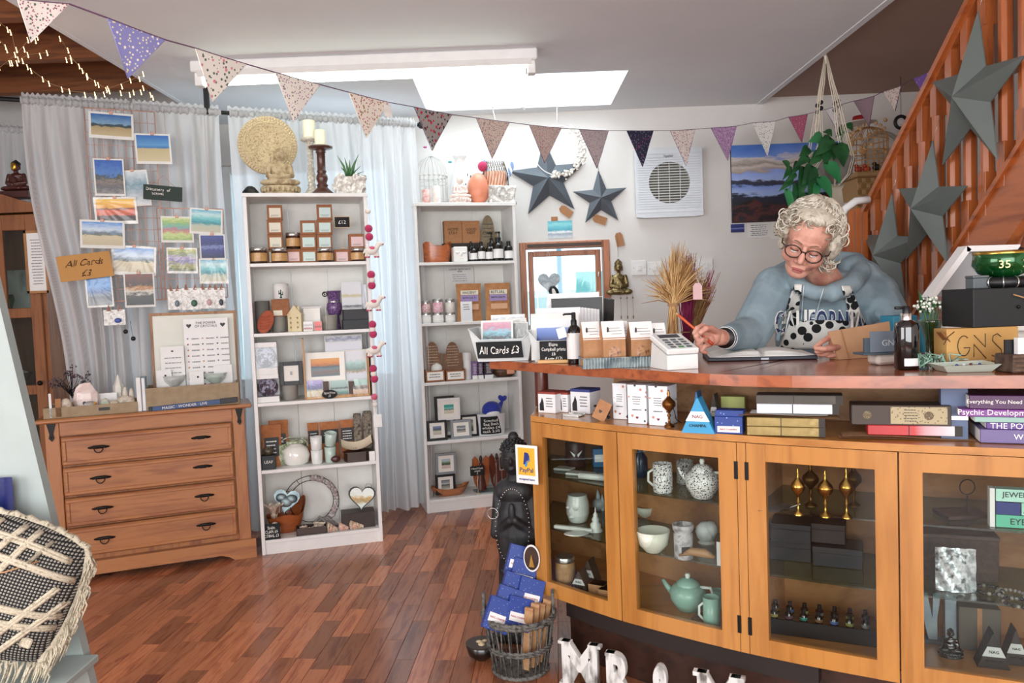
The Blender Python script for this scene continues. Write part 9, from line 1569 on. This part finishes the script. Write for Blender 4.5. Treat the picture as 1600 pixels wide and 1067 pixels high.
# wicker basket
WK=mottle(['4a4844','6f6c66','2e2c2a'],50,.8,0,.4);bp_=H(817,1062,0.0);by=2.56;bx_=W(812,1000,by).x;RT=112*by/1200/2;zr=W(812,958,by).z;t=T('wicker_basket','grey wicker basket with loop handles, full of incense packets','basket',(bx_,by,0));bk=.76
n=30
for k in range(n):
 a=2*PI*k/n;e=.35*sin(k*2.1)*.2;obj('upright_cane',M().tube([(RT*bk*cos(a),RT*bk*sin(a),.004),(RT*(bk+.13)*cos(a+e),RT*(bk+.13)*sin(a+e),zr*.5),(RT*cos(a),RT*sin(a),zr)],.0028,4),WK,t)
for f,rr_,th in ((.02,bk,.006),(.45,bk+.12,.004),(.5,bk+.13,.004),(.97,1.0,.007),(1.02,1.02,.006)):
 for ph_ in (0,PI):obj('woven_band',M().tube([((RT*rr_+.004*sin(k*PI/2+ph_))*cos(2*PI*k/60),(RT*rr_+.004*sin(k*PI/2+ph_))*sin(2*PI*k/60),zr*f+.003*cos(k*PI/2+ph_)) for k in range(60)],th,5,True),WK,t)
for sx_ in (-1,1):obj('loop_handle',M().tube([(sx_*RT*.98,-.035+.07*k/12,zr+.075*sin(PI*k/12)) for k in range(13)],.006,6),WK,t)
obj('basket_floor',M().lathe([(RT*bk,.004),(RT*bk,.008)],24),WK,t)
NBX=spots('24408f','c9d4ea',None,120,.15,.5,7);rn=random.Random(2)
for i,(x,y,zz,rx,ry,rz_,lb) in enumerate(((780,962,2.50,-20,-26,10,'front blue incense packet leaning on the basket rim'),(794,944,2.54,-20,-24,6,'blue incense packet second from the basket front'),(812,960,2.52,-22,-22,14,'blue incense packet at the middle of the basket'),(804,922,2.58,-18,-22,8,'blue incense packet halfway up the leaning pile'),(829,930,2.57,-18,-20,10,'blue incense packet beside the halfway one'),(818,900,2.62,-15,-20,8,'upper blue incense packet against the cabinet'),(812,878,2.64,-12,-18,6,'topmost blue incense packet with a white edge'))):
 t3=T('incense_packet',lb,'packet',W(x,y,zz),rot=(R(rx),R(-ry),R(rz_)),group='blue incense packets in the basket');obj('packet',M().box(-.044,0,-.05,.044,.028,.055,.001),NBX,t3);obj('white_label',M().box(-.034,-.001,-.025,.034,0,.004),WHITE,t3);txt('NAG CHAMPA',t3,col_('b0303a',.6),.058,None,(0,-.0016,-.010))
for i in range(4):
 t3=T('kraft_packet',('kraft incense packet standing first behind the front canes','kraft incense packet standing second from the front','kraft incense packet standing third, leaning outward','kraft incense packet against the right basket wall')[i],'packet',t.location+V((.02+.014*i,-.045+.02*i,.012)),rot=(0,R(5+2*i),R(-20)),group='kraft packets in the basket');obj('packet',M().box(-.018,0,0,.012,.012,.215+.008*(i % 2),.001),KRAFT2,t3);obj('end_flap',M().box(-.018,-.001,.205,.012,.013,.212),KRAFT,t3)
t3=T('round_badge','oval white-edged leaflet with a gold bell, hung at the cabinet edge','leaflet',W(831,872,2.62),R(-20));hq=.045;obj('badge',M().lathe([(.03,0),(.03,.002)],24,T=MR(R(90),4,'X'),sy=1.6),WHITE,t3);obj('dark_centre',M().lathe([(.026,0),(.026,.001)],24,T=MT((0,-.0025,0)) @ MR(R(90),4,'X'),sy=1.6),dk,t3);obj('gold_bell',M().prism([(-.010,-.03),(.010,-.03),(.0,.015)],-.006,-.004),BRASS,t3)
bl_=H(752,1031,0);t=T('coconut_bowl','dark coconut shell bowl of pale polished stones on the floor','bowl',V((W(752,1015,2.62).x,2.64,0)));rr_=46*2.62/1200/2*1.1;obj('bowl',M().lathe([(rr_*.4,0),(rr_*.85,.02),(rr_,.055),(rr_*.95,.056),(rr_*.8,.03),(.001,.02)],26),col_('1c1512',.3,coat=.4),t);obj('rim',M().lathe([(rr_*.97,.055),(rr_,.058)],26),col_('3a2a20',.4),t)
for i in range(9):
 a=i*2.4;q=rr_*.5*math.sqrt(i/9);t3=T('polished_stone','cream polished stone heaped in the coconut bowl','stone',t.location+V((q*cos(a),q*sin(a),.046+.006*(i<4))),a,'cream stones in the coconut bowl');obj('stone',M().ball((0,0,0),(.016,.012,.010),12,8),mottle(['e0cba8','d0b48a','e8dcc4'],20,.25,0,.05),t3);t3.scale=(1+.1*(i % 3),)*3
# wooden letters under the cabinet
DIS=mottle(['8f8c88','d9d7d3','dcdad6','6a655f'],22,.7,0,.4,stretch=(1,1,.35))
def serif(ch,pxc,lb,w_,d):
 p=W(pxc,1000,d);hL=W(pxc,1003 if ch != '&' else 1040,d).z if False else None
 t=T('wooden_letter',lb,'letter',(p.x,d,0),R(-24),'distressed wooden letters');cu=bpy.data.curves.new('t','FONT');cu.body=ch;cu.align_x='CENTER';cu.extrude=.012;cu.bevel_depth=.0015;cu.offset=.0;o=bpy.data.objects.new('t',cu);cu.size=.17 if ch != '&' else .13;cu.resolution_u=6;cu.offset=.006;me=bpy.data.meshes.new_from_object(o);bpy.data.objects.remove(o)
 if ch=='&':zmin=min(v.co.y for v in me.vertices)
 else:zmin=min(v.co.y for v in me.vertices)
 x0=min(v.co.x for v in me.vertices);x1=max(v.co.x for v in me.vertices);y1=max(v.co.y for v in me.vertices);hh_=W(pxc,{'M':1003,'R':1020,'&':1038,'m':1052}[ch if ch != 'M' or pxc<1000 else 'm'],d).z
 for v in me.vertices:v.co=((v.co.x-(x0+x1)/2)*w_/(x1-x0),v.co.z,(v.co.y-zmin)*hh_/(y1-zmin))
 obj('letter_block',me,DIS,t)
 if ch in 'MR':
  for x in ((-w_*.42,w_*.42) if ch=='M' else (-w_*.36,)):
   obj('serif',M().box(x-w_*.18,-.0125,hh_*.93,x+w_*.18,.0125,hh_*1.0,.001),DIS,t);obj('serif',M().box(x-w_*.18,-.0125,0,x+w_*.18,.0125,hh_*.06,.001),DIS,t)
 else:obj('foot_block',M().box(-w_*.3,-.012,0,w_*.3,.012,.006),DIS,t)
serif('M',906,'white distressed wooden letter M nearest the basket',.12,2.42);serif('R',968,'white distressed wooden letter R',.085,2.32);serif('&',1034,'white distressed wooden ampersand',.07,2.22);serif('M',1122,'second distressed letter, only its top showing at the picture edge',.12,2.12)
# ================================================================== FOREGROUND LEFT: LADDER STAND AND CUSHION
CW=col_('a4afac',.5);t=T('ladder_stand','pale painted ladder shelf stand at the picture\'s left edge','stand',(W(40,1000,2.2).x,2.2,0))
def legboard(pts,d,th,nm='leg'):o=wobj(nm,px_prism(pts,d,th),CW,t)
dl=2.0
legboard([(-12,430),(143,1075),(60,1075),(-120,430)][::-1],dl,.03);legboard([(20,1040),(60,1040),(62,1100),(22,1100)],dl+.25,.03)
zs_=W(60,1052,1.9).z;wobj('step',M().box(W(-140,1000,1.9).x,1.72,zs_-.02,W(118,1000,1.9).x,2.0,zs_,.003),CW,t)
wobj('rear_leg',M().box(-1.5,2.15,0,-1.47,2.19,1.2),CW,t)
t=T('sequin_cloth','dark blue sparkling cloth behind the woven cushion','cloth',W(-6,830,1.97));obj('cloth',M().grid(8,8,lambda a,b:((a-.5)*.1,.004*sin(a*9),b*.14)),spots('0e1a5a','5a6ad0',None,200,.15,.3,3),t);obj('hem',M().tube([(-.05,0,0),(.05,0,0)],.003,5),col_('0e1a5a',.4),t)
cz0=W(8,915,1.86);t=T('woven_cushion','black and cream woven cushion with tassels and a kraft tag','cushion',cz0,rot=(R(-8),R(24),R(6)));cs=.172
def cu_(s_):
 def f(a,b):
  x,z_=(a*2-1),(b*2-1);e=max(0,(1-abs(x)**2.6)*(1-abs(z_)**2.6));pin=1-.03*(abs(x)**2*(1-abs(z_))+abs(z_)**2*(1-abs(x)));return (x*cs*pin*(1-.16*z_*z_),s_*(.085*e**.5),z_*cs*pin*(1-.16*x*x))
 return f
k_m,nt,b_=newm('woven');vec=mapping(nt);w1=node(nt,'ShaderNodeTexWave');w1.bands_direction='X';w1.inputs['Scale'].default_value=42;nt.links.new(vec,w1.inputs['Vector']);w2=node(nt,'ShaderNodeTexWave');w2.bands_direction='Z';w2.inputs['Scale'].default_value=42;nt.links.new(vec,w2.inputs['Vector']);mm_=node(nt,'ShaderNodeMath',operation='MULTIPLY');nt.links.new(w1.outputs[1],mm_.inputs[0]);nt.links.new(w2.outputs[1],mm_.inputs[1]);nt.links.new(ramp(nt,mm_.outputs[0],[(.2,'1c1c1e'),(.32,'a8a49a')]),b_.inputs['Base Color']);b_.inputs['Roughness'].default_value=.95;bump(nt,b_,mm_.outputs[0],.8,.003)
obj('cushion_cover',M().grid(30,30,cu_(-1)).grid(30,30,cu_(1)),k_m,t);YARN=mottle(['b8ad96','d0c6b0','a09580'],120,.95,0,.6)
def onc(x,z_):q=cu_(-1)((x+1)/2,(z_+1)/2);return V((q[0],q[1]-.004,q[2]))
for (x0,z0,x1,z1) in ((-1,.52,.95,.5),(-1,.78,.85,.76),(-1,-.35,.95,-.3),(-1,-.15,.95,-.1),(.0,.95,-.4,.0),(.25,.95,-.1,.05),(.8,.35,.1,-.9),(.95,.15,.35,-.9),(.5,.9,.3,.5),(-.4,.95,-.8,0)):
 for o_ in (-.02,.02):obj('yarn_band',M().tube([onc(x0+(x1-x0)*i/14+o_*(abs(z1-z0)>.4),z0+(z1-z0)*i/14+o_*(abs(z1-z0)<.4)) for i in range(15)],.0055,5),YARN,t)
for x,z_ in ((.05,-.62),(.72,-.55),(-.5,.2)):obj('yarn_knot',M().box(*(onc(x,z_)-V((.014,.003,.012))),*(onc(x,z_)+V((.014,.004,.012))),.003),YARN,t)
tz=M();tn=0;rn=random.Random(12)
for i in range(340):
 e=rn.random();side=rn.random()
 if side<.55:x,z_=1.0,e*2-1
 elif side<.8:x,z_=e*2-1,-1.0
 else:x,z_=e*2-1,1.0
 p=V(cu_(1)((x+1)/2,(z_+1)/2));L_=rn.uniform(.03,.075) if z_<1 else rn.uniform(.01,.03);g=V((rn.gauss(.006,.006)+(x==1)*.012,rn.gauss(0,.006),-L_ if z_<1 else L_*.3));tz.tube([p,p+V((g.x,g.y-.004,g.z*.4)),p+g],[.0028,.0026,.0014],4)
obj('fringe',tz,YARN,t,kind='stuff')
obj('edge_braid',M().tube([tuple(V(cu_(1)((a+1)/2,(b+1)/2))+V((0,.0,0))+V((.004*sin(k*2),0,.004*cos(k*2)))) for k,(a,b) in enumerate([(1,-1+2*i/24) for i in range(25)]+[(1-2*i/24,1) for i in range(25)])],.009,6),YARN,t)
obj('kraft_tag',M().box(-.23,-.098,-.03,-.165,-.096,.05,.001),KRAFT,t,rot=(0,R(-20),0));obj('white_sticker',M().box(-.225,-.0995,-.01,-.178,-.098,.035),WHITE,t,rot=(0,R(-20),0));obj('jute_bow',M().tube([onc(-.55,.0)-V((0,.006,0)),onc(.1,.35)-V((0,.004,0)),onc(.45,.62)]).tube([onc(-.55,0)-V((0,.006,0)),onc(0,.1),onc(.25,-.1),onc(-.2,-.15),onc(-.5,-.02)],.002,4),KRAFT2,t)
# ================================================================== THE WOMAN BEHIND THE COUNTER
from mathutils.bvhtree import BVHTree
pe=T('person','curly-haired woman in glasses, grey-blue hoodie and spotted apron, writing in the open diary','person',(W(1290,520,2.84).x,2.86,0))
PO=pe.location.copy()
def L(px,py,d):return W(px,py,d)-PO
SKIN=mottle(['c48a78','d29c88','b87a6a'],16,.5,0,.04);HOOD=mottle(['7f929c','8a9da6','748790'],9,.9,0,.25,.004)
hm=MR(R(-20),4,'Z') @ MR(R(20),4,'Y') @ MR(R(26),4,'X')
ho=L(1257,391,2.55)-(hm @ V((0,-.098,.0)));HM=MT(ho) @ hm
q=lambda x,y,z:HM @ V((x,y,z));er=hm.to_euler()
ell=lambda c,r_:('s',q(*c),r_,er)
neck0,neck1=q(0,.03,-.06),L(1305,462,2.84)
hd=[ell((0,.008,.032),(.077,.098,.094)),ell((0,-.03,.03),(.068,.064,.068)),ell((0,-.028,-.045),(.061,.066,.062)),ell((0,-.055,-.098),(.036,.034,.024)),ell((.038,-.066,-.038),(.03,.024,.03)),ell((-.038,-.066,-.038),(.03,.024,.03)),ell((0,-.083,.018),(.052,.012,.010)),
      ('c',q(0,-.088,.004),q(0,-.112,-.036),.0085,.0115),ell((.012,-.099,-.044),(.0095,.010,.008)),ell((-.012,-.099,-.044),(.0095,.010,.008)),ell((0,-.110,-.041),(.0105,.0095,.0095)),ell((.031,-.078,-.004),(.017,.014,.012)),ell((-.031,-.078,-.004),(.017,.014,.012)),ell((0,-.088,-.070),(.026,.012,.013)),ell((.079,.012,-.012),(.008,.017,.03)),ell((-.079,.012,-.012),(.008,.017,.03)),ell((0,-.03,-.095),(.045,.05,.028)),('c',neck0,neck1,.056,.062)]
head=obj('head',sculpt(hd,.0032,3),SKIN,pe)
obj('lips',M().ball((0,0,0),(.021,.006,.0038),14,8,MT(q(0,-.0985,-.0715)) @ hm).ball((0,0,0),(.018,.0065,.0048),14,8,MT(q(0,-.0975,-.080)) @ hm),col_('a85c58',.45),head)
for s_ in (-1,1):
 obj('eyebrow',M().tube([q(s_*.013,-.094,.016),q(s_*.03,-.094,.022),q(s_*.049,-.082,.018)],[.002,.003,.0015],5),col_('8a6a58',.8),head)
 obj('eyelashes',M().tube([q(s_*.018,-.0915,-.010),q(s_*.031,-.094,-.0135),q(s_*.045,-.0875,-.010)],.0012,4),col_('3a2a26',.7),head)
 obj('eye',M().ball((0,0,0),(.011,.006,.0035),12,8,MT(q(s_*.031,-.0895,-.0165)) @ hm),col_('d8cec8',.2),head)
TOR=spots('2a1816','5a2f24',None,200,.3,.25,1);gl=M()
for s_ in (-1,1):
 gl.tube([q(s_*.033+.0265*cos(a),-.1045+abs(cos(a)*s_>0)*.006*abs(cos(a)),-.012+.0215*sin(a)) for a in [2*PI*i/28 for i in range(28)]],.0023,6,True)
 gl.tube([q(s_*.059,-.099,-.004),q(s_*.076,-.085,-.001),q(s_*.083,.005,.0)],.0024,6)
gl.tube([q(-.0075,-.1055,-.006),q(0,-.109,-.003),q(.0075,-.1055,-.006)],.0023,6)
g_=obj('glasses',gl,TOR,pe)
for s_ in (-1,1):obj('lens',M().lathe([(.0255,-.0004),(.0255,.0004)],24,T=HM @ MT((s_*.033,-.103,-.012)) @ MR(R(90),4,'X'),sy=.82),glass('ffffff',.0),g_)
# hair: a soft mass with wavy locks over it
HC=mottle(['b0a692','d0c8b8','8c8272'],30,.6,0,.4,.004,stretch=(1,1,1));HC2=mottle(['d6cfc0','e6e0d2','b8ad98'],60,.5,0,.1);HC3=mottle(['8c8270','a59a86'],60,.6,0,.1)
rn=random.Random(17)
hp=[ell((0,.03,.05),(.088,.092,.085)),ell((.01,.05,.0),(.092,.078,.085)),ell((.0,-.035,.098),(.066,.045,.028)),ell((.084,.01,.01),(.03,.06,.062)),ell((-.076,.008,.02),(.02,.05,.05)),ell((.078,.02,-.045),(.022,.034,.034)),ell((-.076,.02,-.04),(.016,.03,.03))]
for i in range(26):a=rn.uniform(0,2*PI);e=rn.uniform(.1,1.3);hp.append(ell((.083*cos(a)*cos(e),.028+.088*sin(a)*cos(e),.05+.083*sin(e)),(.018,.018,.016))) if not (sin(a)*cos(e)<-.35 and e<.9) else None
hair=obj('hair',sculpt(hp,.005,2),HC,pe);ms=[M(),M()]
def hs(a,e,k=1.0):return V((.094*cos(a)*cos(e)*k,.026+.098*sin(a)*cos(e)*k,.046+.09*sin(e)*k))
for i in range(620):
 a=rn.uniform(-PI*1.0,PI*1.0);e0=rn.uniform(.3,1.45);front=sin(a)<-.45
 if front:e0=max(e0,1.0)
 e1=e0-rn.uniform(.5,1.2);e1=max(e1,(.62 if front else -.75));tw=rn.uniform(-.9,.9);ph_=rn.random()*6;am=rn.uniform(.06,.16);pts=[]
 for k in range(9):
  f=k/8;e=e0+(e1-e0)*f;aa=a+tw*f*.5+am*sin(f*9+ph_);pts.append(q(*hs(aa,e,1.0+.05*sin(f*7+ph_)+.05*f+.02*rn.random())))
 ms[i % 3==0].tube(pts,[.0015,.0022,.0026,.0028,.0028,.0026,.0024,.002,.0006],4)
for (cx,cy,cz_,r_,n_) in ((.088,-.005,-.03,.026,46),(.09,.0,-.068,.022,36),(-.085,-.03,.045,.026,40),(-.088,-.005,.01,.02,24),(.06,-.062,.078,.026,44),(0,-.068,.092,.026,44),(-.055,-.06,.08,.026,44),(-.095,-.045,.075,.02,30),(.09,-.02,.035,.026,40)):   # curls
 for i in range(n_//2):
  a0=rn.random()*6;rr_=r_*rn.uniform(.35,.95);cx_,cz2=cx+rn.gauss(0,.008),cz_+rn.gauss(0,.009);tl=rn.uniform(-.6,.6);oy=rn.gauss(0,.009);pts=[q(cx_+rr_*cos(a0+k*.42)*(1+.03*k),cy+oy+rr_*.45*sin(a0+k*.42+tl),cz2+rr_*sin(a0+k*.42)*(1+.03*k)) for k in range(7)];ms[i % 2].tube(pts,[.0008,.0018,.0022,.0022,.002,.0016,.0005],4)
obj('locks',ms[0],HC2,hair,kind='stuff');obj('locks',ms[1],HC3,hair,kind='stuff')
# hoodie
SL,SR=L(1212,452,2.80),L(1368,462,2.84);EL,ER=L(1172,521,2.66),L(1402,520,2.74);WL_,WR_=L(1138,527,2.50),L(1336,541,2.50)
hz_=[('s',L(1290,530,2.86),(.185,.135,.20)),('s',L(1290,480,2.86),(.17,.11,.12)),('s',V((0,.02,.93)),(.20,.15,.20)),('s',V((0,.02,.80)),(.19,.15,.12)),('c',SL,SR,.085,.085),('c',L(1245,425,2.84),SL,.06,.08),('c',L(1335,425,2.88),SR,.065,.085),('c',SL,EL,.080,.068),('c',EL,WL_,.064,.043),('c',SR,ER,.082,.070),('c',ER,WR_,.066,.042)]
ng=[L(1274,458,2.62),L(1300,458,2.64),L(1330,445,2.70),L(1346,425,2.80),L(1338,408,2.92),L(1300,405,2.98),L(1255,412,2.90),L(1238,428,2.76),L(1250,448,2.66)]
for i in range(9):a,b=ng[i],ng[(i+1) % 9];r_=.026 if i in (0,8) else .034;hz_.append(('c',a,b,r_,.034 if 0<i<7 else .026))
hz_+=[('c',L(1352,425,2.84),L(1392,452,2.88),.04,.03),('s',L(1345,430,2.95),(.08,.06,.06))]
for (a,b,r_) in ((L(1190,470,2.70),L(1165,505,2.62),.014),(L(1205,480,2.72),L(1185,530,2.64),.014),(L(1180,520,2.60),L(1150,535,2.52),.013),(L(1175,505,2.60),L(1150,512,2.52),.012),(L(1372,490,2.74),L(1400,520,2.68),.015),(L(1362,520,2.70),L(1402,505,2.70),.014),(L(1222,470,2.72),L(1215,530,2.72),.014)):hz_.append(('c',a,b,r_,r_*.7))
hme=sculpt(hz_,.0065,3);hood=obj('hoodie',hme,HOOD,pe)
bv=BVHTree.FromPolygons([v.co.copy() for v in hme.vertices],[tuple(p.vertices) for p in hme.polygons])
def drape(px,py,off,dd_=2.7):
 r_=ray(px,py);o_=CAM-PO;h_=bv.ray_cast(o_,r_.normalized())
 p=h_[0] if h_[0] else L(px,py,dd_);return p-r_.normalized()*off
APR=spots('dcdcd6','101114',None,27,.62,.85,3)
for n_ in APR.node_tree.nodes:
 if n_.type=='TEX_VORONOI':n_.inputs['Randomness'].default_value=.5
def dgrid(poly,nx,ny,off):   # poly: function (a,b) -> px, py
 m=M().grid(nx,ny,lambda a,b:tuple(drape(*poly(a,b),off)));return m
lerp=lambda a,b,t_:a+(b-a)*t_
bib=obj('apron',dgrid(lambda a,b:(lerp(1232-16*b,1345+18*b,a),lerp(503-3*sin(a*PI),545,b)),34,12,.010),APR,pe);s_=bib.modifiers.new('s','SOLIDIFY');s_.thickness=.002
for (x0,y0,x1,y1,w0,w1) in ((1247,444,1234,506,12,24),(1322,446,1343,508,14,22)):o=obj('apron_strap',dgrid(lambda a,b:(lerp(x0,x1,b)+(a-.5)*lerp(w0,w1,b),lerp(y0,y1,b)),6,16,.0095),APR,bib);s_=o.modifiers.new('s','SOLIDIFY');s_.thickness=.002
def dtext(s,x0,x1,y0,y1,off,mt,bold=0,arch=0):
 cu=bpy.data.curves.new('t','FONT');cu.body=s;cu.resolution_u=3;cu.offset=bold;cu.space_character=1.12;o=bpy.data.objects.new('t',cu);me=bpy.data.meshes.new_from_object(o);bpy.data.objects.remove(o);vs=me.vertices
 a0=min(v.co.x for v in vs);a1=max(v.co.x for v in vs);b0=min(v.co.y for v in vs);b1=max(v.co.y for v in vs)
 for v in vs:f=(v.co.x-a0)/(a1-a0);g=(v.co.y-b0)/(b1-b0);v.co=drape(x0+(x1-x0)*f,y1+(y0-y1)*g+arch*(2*f-1)**2,off)
 return obj('lettering',me,mt,hood)
dtext('CALIFORNIA',1210,1352,483,522,.0028,CHK,.045,3);dtext('CALIFORNIA',1212,1350,485,520,.0042,col_('2a3a66',.8),.02,3)
for xa,xb in ((1256,1252),(1288,1273)):obj('drawstring',M().tube([drape(lerp(xa,xb,f),lerp(446,500,f),.004) for f in [i/10 for i in range(11)]],.0022,5),col_('c3cdd2',.8),hood)
obj('collar_black_tee',M().tube([L(1272,449,2.62),L(1282,452,2.61),L(1292,450,2.62)],.004,5),BLACK,hood)  # thin black strip of tee across the neck opening
ax_=(WL_-EL).normalized();c0=WL_-ax_*.012
obj('striped_cuff',M().tube([c0,c0+ax_*.05],[.041,.033],18),BLACK,pe)
for k in range(4):p_=c0+ax_*(.006+.012*k);rr_=.0402-.0019*k;y_=ax_.cross(V((0,0,1))).normalized();z__=ax_.cross(y_);obj('white_stripe',M().tube([p_+y_*rr_*cos(2*PI*i/24)+z__*rr_*sin(2*PI*i/24) for i in range(24)],.0016,5,True),WHITE,pe)
def fing(pts,r0,r1):P=[L(*p) for p in pts];n_=len(P)-1;return [('c',P[i],P[i+1],r0+(r1-r0)*i/n_,r0+(r1-r0)*(i+1)/n_) for i in range(n_)]
hr=[('c',L(1138,527,2.50),L(1122,527,2.46),.027,.027),('s',L(1113,526,2.44),(.026,.022,.028)),('s',L(1107,530,2.43),(.02,.02,.026))]
hr+=fing([(1109,517,2.43),(1098,509,2.415),(1089,513,2.40),(1085,521,2.395)],.0098,.0078)+fing([(1107,523,2.42),(1096,519,2.39),(1087,525,2.385),(1090,533,2.39)],.0098,.0078)+fing([(1107,531,2.42),(1097,531,2.385),(1090,538,2.385),(1096,544,2.39)],.0092,.0074)+fing([(1110,538,2.42),(1101,541,2.39),(1096,548,2.39),(1103,551,2.395)],.0084,.0066)+fing([(1122,520,2.44),(1112,513,2.395),(1103,513,2.375),(1095,519,2.37)],.0115,.0085)
obj('hand',sculpt(hr,.0021,2),SKIN,pe)
hl=[('c',L(1336,541,2.50),L(1324,537,2.46),.027,.026),('s',L(1314,533,2.44),(.026,.022,.026)),('s',L(1310,542,2.44),(.024,.02,.024))]
hl+=fing([(1308,524,2.43),(1294,528,2.41),(1283,535,2.395),(1274,542,2.385)],.0098,.0072)+fing([(1306,537,2.42),(1294,543,2.39),(1284,548,2.385),(1276,549,2.38)],.0098,.0074)+fing([(1308,546,2.42),(1296,551,2.40),(1286,554,2.395),(1279,553,2.39)],.0092,.0072)+fing([(1312,551,2.42),(1303,555,2.40),(1294,556,2.40),(1288,555,2.40)],.0084,.0066)+fing([(1318,541,2.43),(1302,544,2.38),(1288,545,2.365),(1275,544,2.37)],.0105,.0078)
obj('hand',sculpt(hl,.0021,2),SKIN,pe)
p_=L(1302,549,2.408);obj('wedding_ring',M().tube([p_+V((.0015*cos(a),.0102*cos(a),.0102*sin(a))) for a in [2*PI*i/20 for i in range(20)]],.0016,6,True),SILV,pe)
TRO=col_('23262e',.8);obj('trousers',sculpt([('s',(0,.02,.76),(.185,.14,.1))]+[('c',(x,.0,.72),(x*1.1,-.02,.42),.085,.065) for x in (-.09,.09)]+[('c',(x*1.1,-.02,.42),(x*1.1,.03,.07),.062,.05) for x in (-.09,.09)],.009,2),TRO,pe)
for x in (-.1,.1):obj('shoe',sculpt([('s',(x,.0,.04),(.045,.1,.04)),('b',(x-.045,-.1,0,x+.045,.1,.03),.01)],.006,2),BLACK,pe)
A0,A1=W(1054,487,2.405),W(1114,538,2.40);dv=(A1-A0).normalized();t=T('pencil','orange pencil held in the woman\'s writing hand','pencil',A0);O_=V((0,0,0));l_=(A1-A0).length
obj('barrel',M().tube([dv*.014,dv*l_],.0042,6),col_('c8552e',.4),t);obj('sharpened_tip',M().tube([dv*.004,dv*.014],[.0014,.0042],8),col_('c99a6a',.6),t);obj('lead',M().tube([O_,dv*.005],[.0003,.0016],6),BLACK,t);obj('ferrule',M().tube([dv*(l_-.018),dv*l_],.0048,8),col_('b8492a',.4),t)
